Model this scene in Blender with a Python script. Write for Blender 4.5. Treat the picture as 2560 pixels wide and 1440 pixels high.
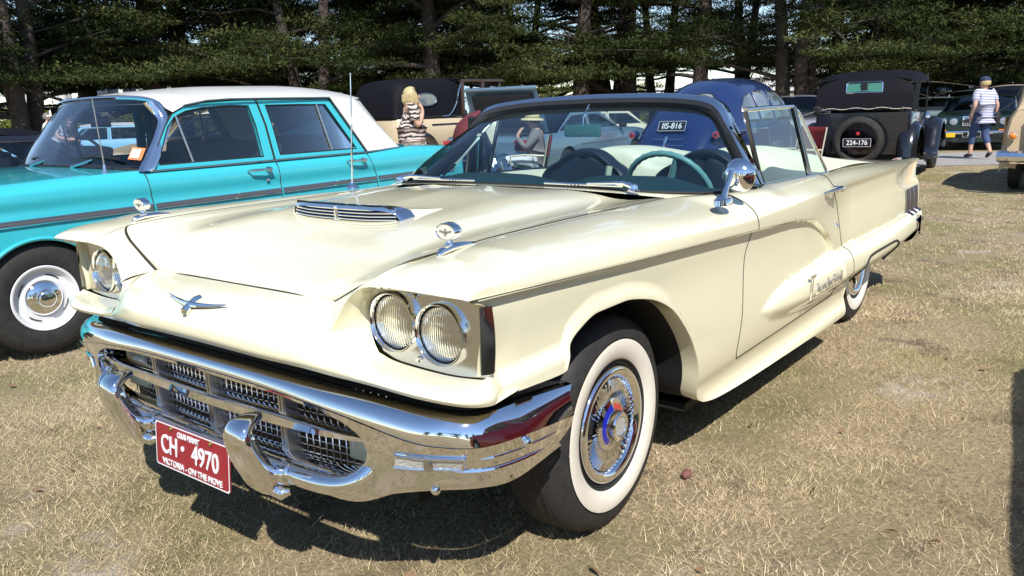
import bpy, bmesh, math, random
import numpy as np
from mathutils import Matrix, Vector
from math import radians, sin, cos, pi, sqrt, atan2

for o in list(bpy.data.objects):
    bpy.data.objects.remove(o, do_unlink=True)
SC = bpy.context.scene
COL = SC.collection
random.seed(7)
RNG = np.random.default_rng(11)

# ------------------------------------------------------------------ camera
CAM_POS = np.array([2.0356, 2.0584, 1.3061])
YAW, PITCH, ROLL, FPX = 3.79963, -0.22091, -0.03411, 2033.7
def cam_axes():
    f = np.array([cos(YAW)*cos(PITCH), sin(YAW)*cos(PITCH), sin(PITCH)])
    r = np.cross(f, [0, 0, 1.]); r /= np.linalg.norm(r)
    u = np.cross(r, f)
    c, s = cos(ROLL), sin(ROLL)
    return c*r+s*u, -s*r+c*u, f
_r, _u, _f = cam_axes()
cd = bpy.data.cameras.new('camera'); cam = bpy.data.objects.new('camera', cd); COL.objects.link(cam)
m = Matrix(((_r[0], _u[0], -_f[0], CAM_POS[0]), (_r[1], _u[1], -_f[1], CAM_POS[1]), (_r[2], _u[2], -_f[2], CAM_POS[2]), (0, 0, 0, 1)))
cam.matrix_world = m
cd.sensor_width = 36; cd.lens = FPX/2560*36; cd.clip_start = .05; cd.clip_end = 3000
SC.camera = cam

# ------------------------------------------------------------------ world, sun, exposure
SUN = Vector((.64, .68, 1.0)).normalized()
SUN_EL = math.asin(SUN.z)
W = bpy.data.worlds.new('World'); SC.world = W; W.use_nodes = True
nt = W.node_tree; nt.nodes.clear()
sky = nt.nodes.new('ShaderNodeTexSky'); sky.sky_type = 'NISHITA'; sky.sun_disc = False
sky.sun_elevation = SUN_EL; sky.sun_rotation = atan2(SUN.x, SUN.y)
sky.air_density = 1.0; sky.dust_density = .15; sky.ozone_density = 2.5; sky.altitude = 900
bg = nt.nodes.new('ShaderNodeBackground'); bg.inputs['Strength'].default_value = .125
wo = nt.nodes.new('ShaderNodeOutputWorld')
nt.links.new(sky.outputs[0], bg.inputs[0]); nt.links.new(bg.outputs[0], wo.inputs[0])
sl = bpy.data.lights.new('sun', 'SUN'); so = bpy.data.objects.new('sun', sl); COL.objects.link(so)
sl.energy = 4.6; sl.angle = radians(.53); sl.color = (1.0, .97, .92)
so.rotation_euler = SUN.to_track_quat('Z', 'Y').to_euler(); so.location = (6, 6, 12)
SC.view_settings.view_transform = 'Standard'; SC.view_settings.look = 'None'
SC.view_settings.gamma = 1; SC.view_settings.use_curve_mapping = False
SC.view_settings.exposure = .40
SC.render.engine = 'CYCLES'
SC.cycles.max_bounces = 8; SC.cycles.diffuse_bounces = 3; SC.cycles.glossy_bounces = 4
SC.cycles.transmission_bounces = 6; SC.cycles.transparent_max_bounces = 10
SC.cycles.caustics_reflective = False; SC.cycles.caustics_refractive = False
SC.cycles.use_denoising = True
SC.cycles.sample_clamp_indirect = 6

# ------------------------------------------------------------------ materials
MATS = {}
def mat(name, col, rough=.5, metal=0., coat=0., noise=None, bump=None, spec=.5, trans=0., ior=1.45, sheen=0.):
    """principled material; noise=(scale, amount, second colour) mottles the colour, bump=(scale, strength) gives fine relief"""
    if name in MATS: return MATS[name]
    M = bpy.data.materials.new(name); M.use_nodes = True
    n = M.node_tree.nodes; L = M.node_tree.links; b = n['Principled BSDF']
    b.inputs['Base Color'].default_value = (*col, 1); b.inputs['Roughness'].default_value = rough
    b.inputs['Metallic'].default_value = metal; b.inputs['Coat Weight'].default_value = coat
    b.inputs['Coat Roughness'].default_value = .03
    b.inputs['Specular IOR Level'].default_value = spec; b.inputs['IOR'].default_value = ior
    b.inputs['Transmission Weight'].default_value = trans
    b.inputs['Sheen Weight'].default_value = sheen
    tc = None
    if noise or bump:
        tc = n.new('ShaderNodeTexCoord')
    if noise:
        t = n.new('ShaderNodeTexNoise'); t.inputs['Scale'].default_value = noise[0]; t.inputs['Detail'].default_value = 6
        L.new(tc.outputs['Object'], t.inputs['Vector'])
        r = n.new('ShaderNodeValToRGB'); r.color_ramp.elements[0].position = .3; r.color_ramp.elements[1].position = .7
        c2 = noise[2] if len(noise) > 2 else tuple(c*(1-noise[1]) for c in col)
        r.color_ramp.elements[0].color = (*c2, 1); r.color_ramp.elements[1].color = (*col, 1)
        L.new(t.outputs['Fac'], r.inputs['Fac']); L.new(r.outputs['Color'], b.inputs['Base Color'])
    if bump:
        t2 = n.new('ShaderNodeTexNoise'); t2.inputs['Scale'].default_value = bump[0]; t2.inputs['Detail'].default_value = 4
        L.new(tc.outputs['Object'], t2.inputs['Vector'])
        bp = n.new('ShaderNodeBump'); bp.inputs['Strength'].default_value = bump[1]; bp.inputs['Distance'].default_value = .01
        L.new(t2.outputs['Fac'], bp.inputs['Height']); L.new(bp.outputs['Normal'], b.inputs['Normal'])
    MATS[name] = M
    return M
def glass(name, tint, rough=.0, refl=1.0):
    """thin window glass: tinted see-through with a fresnel reflection"""
    if name in MATS: return MATS[name]
    M = bpy.data.materials.new(name); M.use_nodes = True
    n = M.node_tree.nodes; L = M.node_tree.links; n.clear()
    o = n.new('ShaderNodeOutputMaterial'); mx = n.new('ShaderNodeMixShader'); tr = n.new('ShaderNodeBsdfTransparent')
    gl = n.new('ShaderNodeBsdfGlossy'); fr = n.new('ShaderNodeFresnel'); fr.inputs['IOR'].default_value = 1.5
    mu = n.new('ShaderNodeMath'); mu.operation = 'MULTIPLY'; mu.inputs[1].default_value = 1.7*refl
    tr.inputs['Color'].default_value = (*tint, 1); gl.inputs['Roughness'].default_value = rough
    gl.inputs['Color'].default_value = (1, 1, 1, 1)
    L.new(fr.outputs[0], mu.inputs[0]); L.new(mu.outputs[0], mx.inputs['Fac']); L.new(tr.outputs[0], mx.inputs[1]); L.new(gl.outputs[0], mx.inputs[2])
    L.new(mx.outputs[0], o.inputs['Surface'])
    MATS[name] = M
    return M

CREAM = mat('cream_paint', (.85, .80, .565), .25, coat=1.0)
CHROME = mat('chrome', (.88, .88, .89), .045, metal=1.0, bump=(9, .012))
CHROME_D = mat('brushed_trim', (.55, .55, .56), .25, metal=1.0)
RUBBER = mat('tyre_rubber', (.018, .018, .019), .72, noise=(30, .4, (.035, .032, .029)), bump=(90, .15))
BLACK = mat('black_matte', (.012, .012, .012), .7)
BLACKGLOSS = mat('black_paint', (.010, .010, .014), .22, coat=1.0)
WHITEWALL = mat('whitewall', (.78, .74, .65), .6, noise=(7, .1, (.70, .64, .53)))
GLASS = glass('window_glass', (.76, .90, .83), refl=.6)
GLASS_T = glass('tinted_windscreen', (.62, .77, .80), refl=.5)
GLASS_D = glass('car_window', (.62, .68, .70), refl=.7)
RED_LENS = mat('red_lens', (.45, .02, .02), .15, coat=1.0)
AMBER = mat('amber_lens', (.75, .22, .03), .2, coat=1.0)
WHITE = mat('white_paint', (.80, .80, .80), .35, coat=.3)
SKIN = mat('skin', (.56, .33, .24), .55)

# ------------------------------------------------------------------ mesh helpers
def link(o, parent=None):
    COL.objects.link(o)
    if parent is not None: o.parent = parent
    return o
def thing(name, label, cat, loc=(0, 0, 0), rotz=0, group=None):
    o = bpy.data.objects.new(name, None); o.empty_display_size = .2; link(o)
    o.location = loc; o.rotation_euler = (0, 0, rotz)
    o['label'] = label; o['category'] = cat
    if group: o['group'] = group
    return o
def tag(o, label, cat, group=None):
    o['label'] = label; o['category'] = cat
    if group: o['group'] = group
    return o

class MB:
    """collects shapes, build() links them as one mesh object"""
    def __init__(s): s.v = []; s.f = []; s.n = 0
    def add(s, V, F):
        V = np.asarray(V, float).reshape(-1, 3)
        s.v.append(V); s.f += [tuple(i+s.n for i in f) for f in F]; s.n += len(V); return s
    def grid(s, P, flip=False, cu=False, cv=False, keep=None):
        P = np.asarray(P, float); nr, nc = P.shape[:2]; F = []
        for i in range(nr if cu else nr-1):
            for j in range(nc if cv else nc-1):
                if keep is not None and not keep[i, j]: continue
                a, b = i*nc+j, i*nc+(j+1) % nc; c, d = ((i+1) % nr)*nc+(j+1) % nc, ((i+1) % nr)*nc+j
                F.append((d, c, b, a) if flip else (a, b, c, d))
        return s.add(P.reshape(-1, 3), F)
    def gridm(s, P, flip=False, keep=None):          # a grid and its mirror image in y
        P = np.asarray(P, float); s.grid(P, flip, keep=keep); Q = P.copy(); Q[..., 1] *= -1; return s.grid(Q, not flip, keep=keep)
    def box(s, c, size, R=None, taper=1.):
        x, y, z = [d/2 for d in size]
        V = np.array([(-x, -y, -z), (x, -y, -z), (x, y, -z), (-x, y, -z), (-x*taper, -y*taper, z), (x*taper, -y*taper, z), (x*taper, y*taper, z), (-x*taper, y*taper, z)])
        if R is not None: V = V @ np.array(R).T
        return s.add(V+np.array(c), [(3, 2, 1, 0), (4, 5, 6, 7), (0, 1, 5, 4), (1, 2, 6, 5), (2, 3, 7, 6), (3, 0, 4, 7)])
    def tube(s, pts, r, n=8, caps=True, squash=None):
        P = np.asarray(pts, float); m_ = len(P)
        r = np.full(m_, r, float) if np.isscalar(r) else np.asarray(r, float)
        T = np.gradient(P, axis=0) if m_ > 2 else np.repeat([P[1]-P[0]], 2, 0)
        T /= np.linalg.norm(T, axis=1)[:, None]+1e-12
        up = np.array([0, 0, 1.]) if abs(T[0, 2]) < .9 else np.array([1., 0, 0])
        a = np.linspace(0, 2*pi, n, endpoint=False); G = []
        u = np.cross(up, T[0]); u /= np.linalg.norm(u)
        for i in range(m_):
            u = u-T[i]*(u@T[i]); u /= np.linalg.norm(u)+1e-12; w = np.cross(T[i], u)
            k = 1 if squash is None else squash
            G.append(P[i]+r[i]*(np.cos(a)[:, None]*u+np.sin(a)[:, None]*w*k))
        s.grid(np.array(G), cv=True)
        if caps:
            b = s.n-m_*n
            s.f.append(tuple(b+i for i in range(n))[::-1]); s.f.append(tuple(b+(m_-1)*n+i for i in range(n)))
        return s
    def lathe(s, prof, c=(0, 0, 0), axis='y', n=48, sgn=1):
        """prof: list of (radius, offset along axis)"""
        a = np.linspace(0, 2*pi, n, endpoint=False); G = []
        for r, h in prof:
            ring = np.zeros((n, 3))
            if axis == 'y': ring[:, 0] = r*np.cos(a); ring[:, 2] = r*np.sin(a); ring[:, 1] = h*sgn
            elif axis == 'x': ring[:, 1] = r*np.cos(a); ring[:, 2] = r*np.sin(a); ring[:, 0] = h*sgn
            else: ring[:, 0] = r*np.cos(a); ring[:, 1] = r*np.sin(a); ring[:, 2] = h*sgn
            G.append(ring+np.array(c))
        return s.grid(np.array(G), cv=True)
    def ellipsoid(s, c, r, n=16, m_=10):
        G = []
        for i in range(m_+1):
            t = pi*i/m_
            a = np.linspace(0, 2*pi, n, endpoint=False)
            G.append(np.stack([c[0]+r[0]*sin(t)*np.cos(a), c[1]+r[1]*sin(t)*np.sin(a), np.full(n, c[2]+r[2]*cos(t))], 1))
        return s.grid(np.array(G), cv=True)
    def prism(s, poly, y0, y1):                         # polygon in x,z pushed along y
        n = len(poly); V = [(p[0], y0, p[1]) for p in poly]+[(p[0], y1, p[1]) for p in poly]
        F = [tuple(range(n)), tuple(range(2*n-1, n-1, -1))]+[(i, n+i, n+(i+1) % n, (i+1) % n) for i in range(n)]
        return s.add(V, F)
    def build(s, name, material, parent=None, angle=38, weld=0., smooth=True, bevel=0., solid=0.):
        V = np.concatenate(s.v) if s.v else np.zeros((0, 3))
        me = bpy.data.meshes.new(name); me.from_pydata(V.tolist(), [], s.f)
        bm = bmesh.new(); bm.from_mesh(me)
        if weld: bmesh.ops.remove_doubles(bm, verts=bm.verts, dist=weld)
        bmesh.ops.recalc_face_normals(bm, faces=bm.faces) if weld else None
        if bevel:
            bmesh.ops.bevel(bm, geom=[e for e in bm.edges if len(e.link_faces) == 2 and e.calc_face_angle(0) > .5], offset=bevel, segments=2, affect='EDGES', profile=.6)
        bm.to_mesh(me); bm.free()
        if smooth:
            me.shade_smooth(); me.set_sharp_from_angle(angle=radians(angle))
        me.materials.append(material)
        o = bpy.data.objects.new(name, me); link(o, parent)
        if solid:
            md = o.modifiers.new('thickness', 'SOLIDIFY'); md.thickness = solid; md.offset = 0
        return o

def cr(P, n, closed=False):
    """Catmull-Rom through the rows of P, n samples"""
    P = np.asarray(P, float); m_ = len(P)
    if m_ == 2:
        t = np.linspace(0, 1, n).reshape((-1,)+(1,)*(P.ndim-1)); return P[0]*(1-t)+P[1]*t
    Q = np.concatenate([[2*P[0]-P[1]], P, [2*P[-1]-P[-2]]])
    t = np.linspace(0, m_-1, n); i = np.minimum(t.astype(int), m_-2); f = (t-i).reshape((-1,)+(1,)*(P.ndim-1))
    a, b, c, d = Q[i], Q[i+1], Q[i+2], Q[i+3]
    return .5*((2*b)+(-a+c)*f+(2*a-5*b+4*c-d)*f**2+(-a+3*b-3*c+d)*f**3)
def patch(C, nu, nv):
    A = cr(np.asarray(C, float), nu)
    return np.swapaxes(cr(np.swapaxes(A, 0, 1), nv), 0, 1)
def pchip(xs, ys):
    xs = np.asarray(xs, float); ys = np.asarray(ys, float)
    if xs[0] > xs[-1]: xs = xs[::-1]; ys = ys[::-1]
    h = np.diff(xs); dl = np.diff(ys)/h; d = np.zeros(len(xs))
    for i in range(1, len(xs)-1):
        if dl[i-1]*dl[i] > 0:
            w1 = 2*h[i]+h[i-1]; w2 = h[i]+2*h[i-1]; d[i] = (w1+w2)/(w1/dl[i-1]+w2/dl[i])
    d[0], d[-1] = dl[0], dl[-1]
    def f(x):
        x = np.asarray(x, float); xc = np.clip(x, xs[0], xs[-1])
        i = np.clip(np.searchsorted(xs, xc)-1, 0, len(xs)-2); t = (xc-xs[i])/h[i]
        return ys[i]*(1+2*t)*(1-t)**2+h[i]*d[i]*t*(1-t)**2+ys[i+1]*t*t*(3-2*t)+h[i]*d[i+1]*t*t*(t-1)
    return f
def sstep(a, b, x):
    t = np.clip((np.asarray(x, float)-a)/(b-a), 0, 1); return t*t*(3-2*t)
def resample(P, n):
    P = np.asarray(P, float); d = np.r_[0, np.cumsum(np.linalg.norm(np.diff(P, axis=0), axis=1))]
    t = np.linspace(0, d[-1], n); return np.stack([np.interp(t, d, P[:, k]) for k in range(P.shape[1])], 1)
def text(body, size, material, parent, M, name='lettering', extrude=.001, align='CENTER', sx=1., bold=0.):
    c = bpy.data.curves.new(name, 'FONT'); c.body = body; c.size = size; c.extrude = extrude; c.align_x = align; c.align_y = 'CENTER'; c.offset = bold
    t = bpy.data.objects.new(name, c); COL.objects.link(t)
    dg = bpy.context.evaluated_depsgraph_get(); me = bpy.data.meshes.new_from_object(t.evaluated_get(dg))
    bpy.data.objects.remove(t, do_unlink=True)
    me.materials.clear(); me.materials.append(material); me.name = name
    o = bpy.data.objects.new(name, me); link(o, parent); o.matrix_local = M @ Matrix.Diagonal((sx, 1, 1, 1))
    return o
def frame(o, xd, yd):
    """matrix whose local x runs along xd and local y along yd"""
    x = Vector(xd).normalized(); z = x.cross(Vector(yd)).normalized(); y = z.cross(x)
    return Matrix(((x.x, y.x, z.x, o[0]), (x.y, y.y, z.y, o[1]), (x.z, y.z, z.z, o[2]), (0, 0, 0, 1)))
def copy_tree(o, parent=None):
    c = o.copy(); COL.objects.link(c); c.parent = parent
    for ch in [k for k in bpy.data.objects if k.parent == o]: copy_tree(ch, c)
    return c
FW = np.array([cos(YAW), sin(YAW)]); RT = np.array([sin(YAW), -cos(YAW)])
def spot(lat, dep):
    """a place on the field: metres to the right of and beyond the photographer"""
    p = CAM_POS[:2]+FW*dep+RT*lat; return float(p[0]), float(p[1]), float(ground_z(p[0], p[1]))
def LAT(u, d):
    """metres right of the line of sight for a bearing given as a column of the 2560 px photograph, d metres out"""
    a, b = _r[0]*FW[0]+_r[1]*FW[1], _r[0]*RT[0]+_r[1]*RT[1]; c, e = _f[0]*FW[0]+_f[1]*FW[1], _f[0]*RT[0]+_f[1]*RT[1]; k = (u-1280)/FPX
    return d*(k*c-a)/(b-k*e)
def ground_z(x, y):
    """the field falls away gently beyond the parked row"""
    s = (np.asarray(x, float)-CAM_POS[0])*FW[0]+(np.asarray(y, float)-CAM_POS[1])*FW[1]
    k = np.clip(s-6, 0, 80)
    return -.0135*np.where(k < 2, k*k/4, k-1)
# ------------------------------------------------------------------ ground, path
def ground_mat():
    M = bpy.data.materials.new('dry_field'); M.use_nodes = True; n = M.node_tree.nodes; L = M.node_tree.links; b = n['Principled BSDF']
    tc = n.new('ShaderNodeTexCoord')
    def noise(sc, det=6, rough=.6):
        t = n.new('ShaderNodeTexNoise'); t.inputs['Scale'].default_value = sc; t.inputs['Detail'].default_value = det; t.inputs['Roughness'].default_value = rough; L.new(tc.outputs['Object'], t.inputs['Vector']); return t
    def ramp(src, stops):
        r = n.new('ShaderNodeValToRGB'); e = r.color_ramp.elements
        while len(e) < len(stops): e.new(.5)
        for el, (p, c) in zip(e, stops): el.position = p; el.color = (*c, 1)
        L.new(src, r.inputs['Fac']); return r
    def mix(f, a, c):
        m_ = n.new('ShaderNodeMix'); m_.data_type = 'RGBA'
        if isinstance(f, float): m_.inputs[0].default_value = f
        else: L.new(f, m_.inputs[0])
        L.new(a, m_.inputs[6]); L.new(c, m_.inputs[7]); return m_.outputs[2]
    fine = ramp(noise(55, 8, .75).outputs['Fac'], [(.30, (.15, .105, .07)), (.50, (.37, .285, .17)), (.70, (.58, .475, .30))])
    green = ramp(noise(70, 8, .75).outputs['Fac'], [(.30, (.12, .115, .05)), (.55, (.26, .235, .10)), (.75, (.40, .345, .17))])
    sand = ramp(noise(90, 8, .7).outputs['Fac'], [(.30, (.38, .32, .26)), (.7, (.60, .53, .45))])
    mg = ramp(noise(.9, 5, .65).outputs['Fac'], [(.46, (0, 0, 0)), (.66, (1, 1, 1))]); ms = ramp(noise(1.25, 7, .7).outputs['Fac'], [(.58, (0, 0, 0)), (.69, (1, 1, 1))])
    soil = ramp(noise(120, 8, .8).outputs['Fac'], [(.3, (.10, .07, .05)), (.6, (.24, .175, .125)), (.8, (.38, .30, .22))]); mo = ramp(noise(3.4, 7, .7).outputs['Fac'], [(.52, (0, 0, 0)), (.64, (1, 1, 1))])
    c0 = mix(mo.outputs[0], fine.outputs[0], soil.outputs[0])
    c1 = mix(mg.outputs[0], c0, green.outputs[0]); c2 = mix(ms.outputs[0], c1, sand.outputs[0])
    L.new(c2, b.inputs['Base Color']); b.inputs['Roughness'].default_value = .95; b.inputs['Specular IOR Level'].default_value = .1
    bp = n.new('ShaderNodeBump'); bp.inputs['Strength'].default_value = .8; bp.inputs['Distance'].default_value = .02
    L.new(noise(60, 8, .8).outputs['Fac'], bp.inputs['Height']); L.new(bp.outputs[0], b.inputs['Normal'])
    return M
GROUND = ground_mat()
lat = np.r_[-700, -300, -120, np.linspace(-60, 60, 41), 120, 300, 700]; dep = np.r_[-300, -60, -10, np.linspace(0, 95, 64), 140, 300, 900, 2000]
G = np.zeros((len(dep), len(lat), 3))
for i, d_ in enumerate(dep):
    for j, l_ in enumerate(lat): G[i, j] = spot(l_, d_)
gr = MB().grid(G).build('ground', GROUND); gr['kind'] = 'structure'
pd = np.linspace(15.4, 19.6, 7); pl = np.linspace(-40, 60, 90); G = np.zeros((7, 90, 3))
for i, d_ in enumerate(pd):
    for j, l_ in enumerate(pl):
        w = .18*sin(l_*.9)+.1*sin(l_*2.3+1) if i in (0, 6) else 0
        x, y, z = spot(l_, d_+w+.02*l_); G[i, j] = (x, y, z+.006)
path = MB().grid(G).build('path', mat('gravel_path', (.40, .375, .355), .95, noise=(14, .3, (.27, .245, .225)), bump=(160, .5))); path['kind'] = 'structure'

# grass: dense short dry blades near the photographer, thinning out with distance
_VT = np.random.default_rng(77).random((64, 64))
def vnoise(x, y, sc):
    x, y = np.asarray(x)*sc, np.asarray(y)*sc; i, j = np.floor(x).astype(int), np.floor(y).astype(int); u, v = x-i, y-j; u, v = u*u*(3-2*u), v*v*(3-2*v)
    g_ = lambda a, b: _VT[a % 64, b % 64]
    return (g_(i, j)*(1-u)+g_(i+1, j)*u)*(1-v)+(g_(i, j+1)*(1-u)+g_(i+1, j+1)*u)*v
def grass_field(name, nb, dmin, dmax, lmax, hmin, hmax, wid, seed, power=1.0, clump=0, tint=None):
    r = np.random.default_rng(seed)
    if clump:
        nc_ = nb//clump
        d0 = dmin+(dmax-dmin)*r.random(nc_)**power; l0 = (r.random(nc_)*2-1)*(lmax+d0*.66)
        d_ = np.repeat(d0, clump)+r.normal(0, .022, nc_*clump); l_ = np.repeat(l0, clump)+r.normal(0, .022, nc_*clump); nb = nc_*clump
    else:
        d_ = dmin+(dmax-dmin)*r.random(nb)**power; l_ = (r.random(nb)*2-1)*(lmax+d_*.66)
    px = CAM_POS[0]+FW[0]*d_+RT[0]*l_; py = CAM_POS[1]+FW[1]*d_+RT[1]*l_; pz = ground_z(px, py)
    # bare sandy spots carry little grass
    f = vnoise(px, py, 2.2)*.6+vnoise(px+7, py, 6.5)*.4
    kp = r.random(nb) < np.clip(.15+1.9*(f-.22), .06, 1); px, py, pz = px[kp], py[kp], pz[kp]; n_ = len(px)
    h = hmin+(hmax-hmin)*r.random(n_)**2.2; a = r.random(n_)*2*pi; lean = np.abs(r.normal(0, .9, n_))+.85; b = r.random(n_)*2*pi
    wv = wid*(.6+.8*r.random(n_))
    dx, dy = np.cos(a)*wv, np.sin(a)*wv
    tx, ty = np.cos(b)*h*np.sin(np.minimum(lean, 1.45)), np.sin(b)*h*np.sin(np.minimum(lean, 1.45)); tz = h*np.cos(np.minimum(lean, 1.45))+.004
    V = np.empty((n_, 3, 3)); V[:, 0] = np.stack([px-dx, py-dy, pz-.003], 1); V[:, 1] = np.stack([px+dx, py+dy, pz-.003], 1); V[:, 2] = np.stack([px+tx, py+ty, pz+tz], 1)
    me = bpy.data.meshes.new(name); me.vertices.add(n_*3); me.loops.add(n_*3); me.polygons.add(n_)
    me.vertices.foreach_set('co', V.ravel()); me.loops.foreach_set('vertex_index', np.arange(n_*3, dtype=np.int32))
    me.polygons.foreach_set('loop_start', np.arange(0, n_*3, 3, dtype=np.int32)); me.update()
    at_ = me.attributes.new('blade', 'FLOAT', 'FACE'); pat = vnoise(px+3, py+5, .9)*.6+vnoise(px, py, 3.)*.4; at_.data.foreach_set('value', np.clip(r.random(n_)*.66+.95*(pat-.42), 0, 1).astype(np.float32))
    me.materials.append(tint); o = bpy.data.objects.new(name, me); link(o); o['kind'] = 'stuff'; return o
def blade_mat():
    M = bpy.data.materials.new('dry_blades'); M.use_nodes = True; n = M.node_tree.nodes; L = M.node_tree.links; b = n['Principled BSDF']
    at_ = n.new('ShaderNodeAttribute'); at_.attribute_name = 'blade'; r = n.new('ShaderNodeValToRGB'); e = r.color_ramp.elements
    for p, c in ((.18, (.69, .56, .36)), (.42, (.63, .50, .29)), (.66, (.50, .39, .235)), (.86, (.33, .29, .13))):
        q = e.new(p); q.color = (*c, 1)
    e[0].color = (.76, .64, .47, 1); e[-1].color = (.19, .19, .07, 1)
    L.new(at_.outputs['Fac'], r.inputs['Fac']); L.new(r.outputs[0], b.inputs['Base Color']); b.inputs['Roughness'].default_value = .75; b.inputs['Specular IOR Level'].default_value = .2
    return M
BL = blade_mat()
gs = grass_field('dry_grass', 400000, 1.2, 5.2, 1.2, .012, .055, .0012, 1, .9, tint=BL); gs['label'] = 'short dry straw-coloured grass covering the field'; gs['category'] = 'grass'
g2 = grass_field('dry_grass', 240000, 4.6, 15.5, 1.5, .015, .050, .0028, 2, 1.25, tint=BL)
g3 = grass_field('dry_grass', 70000, 1.4, 7.5, 1.2, .02, .07, .0013, 3, .9, clump=9, tint=BL)
g4 = grass_field('tall_grass_stalks', 260, 1.6, 6.5, 1.2, .12, .26, .0016, 4, .9, tint=BL)

# fallen leaves, bark crumbs and a stone
r = np.random.default_rng(31); lm = MB()
for k in range(150):
    d_ = 1.5+9*r.random()**1.4; l_ = (r.random()*2-1)*(1.2+.66*d_); x, y, z = spot(l_, d_); a = r.random()*2*pi; L_ = .012+.022*r.random(); w_ = L_*.35; c, s_ = cos(a), sin(a)
    lm.add([(x-c*L_, y-s_*L_, z+.012), (x-s_*w_, y+c*w_, z+.02+.01*r.random()), (x+c*L_, y+s_*L_, z+.014), (x+s_*w_, y-c*w_, z+.012)], [(0, 1, 2, 3)])
lo = lm.build('leaf_litter', mat('leaf_litter', (.16, .085, .045), .8, noise=(9, .5, (.30, .19, .10))), None, smooth=False); lo['kind'] = 'stuff'
sx, sy_, sz = -.62, 1.18, 0.
st = MB().ellipsoid((0, 0, .012), (.026, .019, .016), 7, 5); sto = st.build('stone', mat('red_stone', (.20, .085, .07), .85, bump=(40, .8)), None, angle=15); tag(sto, 'small reddish stone lying in the grass beside the front wheel', 'stone'); sto.location = (-0.424, 0.907, 0.006)
# ================================================================== the cream convertible (its own axes are the world axes)
HERO = thing('convertible_car', 'cream two-door convertible with chrome bumper and twin headlights, closest to the viewer', 'car')
DARKGAP = mat('shut_line', (.03, .026, .018), .8)
def inpoly(x, z, P):
    P = np.asarray(P); r = np.zeros(x.shape, bool); n = len(P)
    for i in range(n):
        x1, z1 = P[i]; x2, z2 = P[(i+1) % n]
        if z1 == z2: continue
        r ^= ((z1 > z) != (z2 > z)) & (x < (x2-x1)*(z-z1)/(z2-z1)+x1)
    return r
def pdist(x, z, P):
    d = np.full(x.shape, 9.)
    for (x1, z1), (x2, z2) in zip(P[:-1], P[1:]):
        L2 = (x2-x1)**2+(z2-z1)**2+1e-12; t = np.clip(((x-x1)*(x2-x1)+(z-z1)*(z2-z1))/L2, 0, 1)
        d = np.minimum(d, np.hypot(x-x1-t*(x2-x1), z-z1-t*(z2-z1)))
    return d
CRE = [(.80, .905), (.59, .895), (.39, .885), (.025, .867), (-.466, .845), (-.848, .829), (-1.20, .810)]
ARC = cr([(-1.20, .810), (-1.40, .797), (-1.55, .777), (-1.68, .741), (-1.80, .69), (-1.885, .628), (-1.94, .55), (-1.955, .47)], 40)
RECESS = CRE[:-1]+[tuple(p) for p in ARC]
RPOLY = RECESS+[(-1.955, .1), (.9, .1), (.9, .905)]
zc_f = pchip([p[0] for p in CRE]+[-1.4, -1.8, -2.4, -4.2], [p[1] for p in CRE]+[.80, .80, .80, .79])
zs_f = pchip([.80, .5, .025, -.466, -.848, -1.25, -1.77, -2.02, -2.77, -3.3, -3.9, -4.2], [.945, .93, .908, .886, .871, .876, .883, .887, .882, .872, .857, .85])
zb_f = pchip([.82, .69, .55, .40, .388, .381, .358, .319, .219, .09, -.052, -.209, -.326, -.386, -.412, -.424, -.45, -.49, -.54, -.62, -.875, -1.53, -2.225, -2.245, -2.26, -2.275, -2.32, -2.57, -2.70, -2.735, -2.78, -2.946, -3.05, -3.10, -3.25, -3.6, -4.2],
             [.652, .650, .645, .638, .642, .66, .703, .728, .757, .757, .735, .674, .568, .475, .41, .36, .30, .272, .257, .246, .234, .214, .192, .195, .26, .395, .412, .421, .415, .385, .362, .351, .362, .385, .40, .40, .42])
yF = pchip([.15, .18, .215, .262, .285, .31, .36, .45, .60, .75, .865, .93, 1.], [.915, .928, .938, .920, .915, .917, .931, .943, .953, .959, .968, .957, .90])
yR = pchip([.15, .18, .215, .262, .285, .31, .36, .45, .60, .70, .78, .84, .885, 1.], [.915, .928, .938, .920, .915, .917, .925, .930, .930, .922, .915, .918, .935, .93])
bz_t = pchip([-.95, -1.02, -1.10, -1.335, -1.87, -2.64, -3.6, -4.2], [.47, .487, .513, .553, .570, .562, .560, .555])
bz_m = pchip([-.95, -1.02, -1.3, -1.9, -2.6, -3.6, -4.2], [.46, .476, .468, .452, .452, .462, .465])
bz_b = pchip([-.95, -1.02, -1.10, -1.4, -2.0, -2.6, -3.6, -4.2], [.455, .455, .415, .375, .355, .345, .36, .37])
bA = pchip([-.9, -1.01, -1.08, -1.2, -1.45, -1.9, -2.6, -3.4, -4.2], [0, .002, .016, .030, .048, .062, .066, .06, .05])
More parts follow.
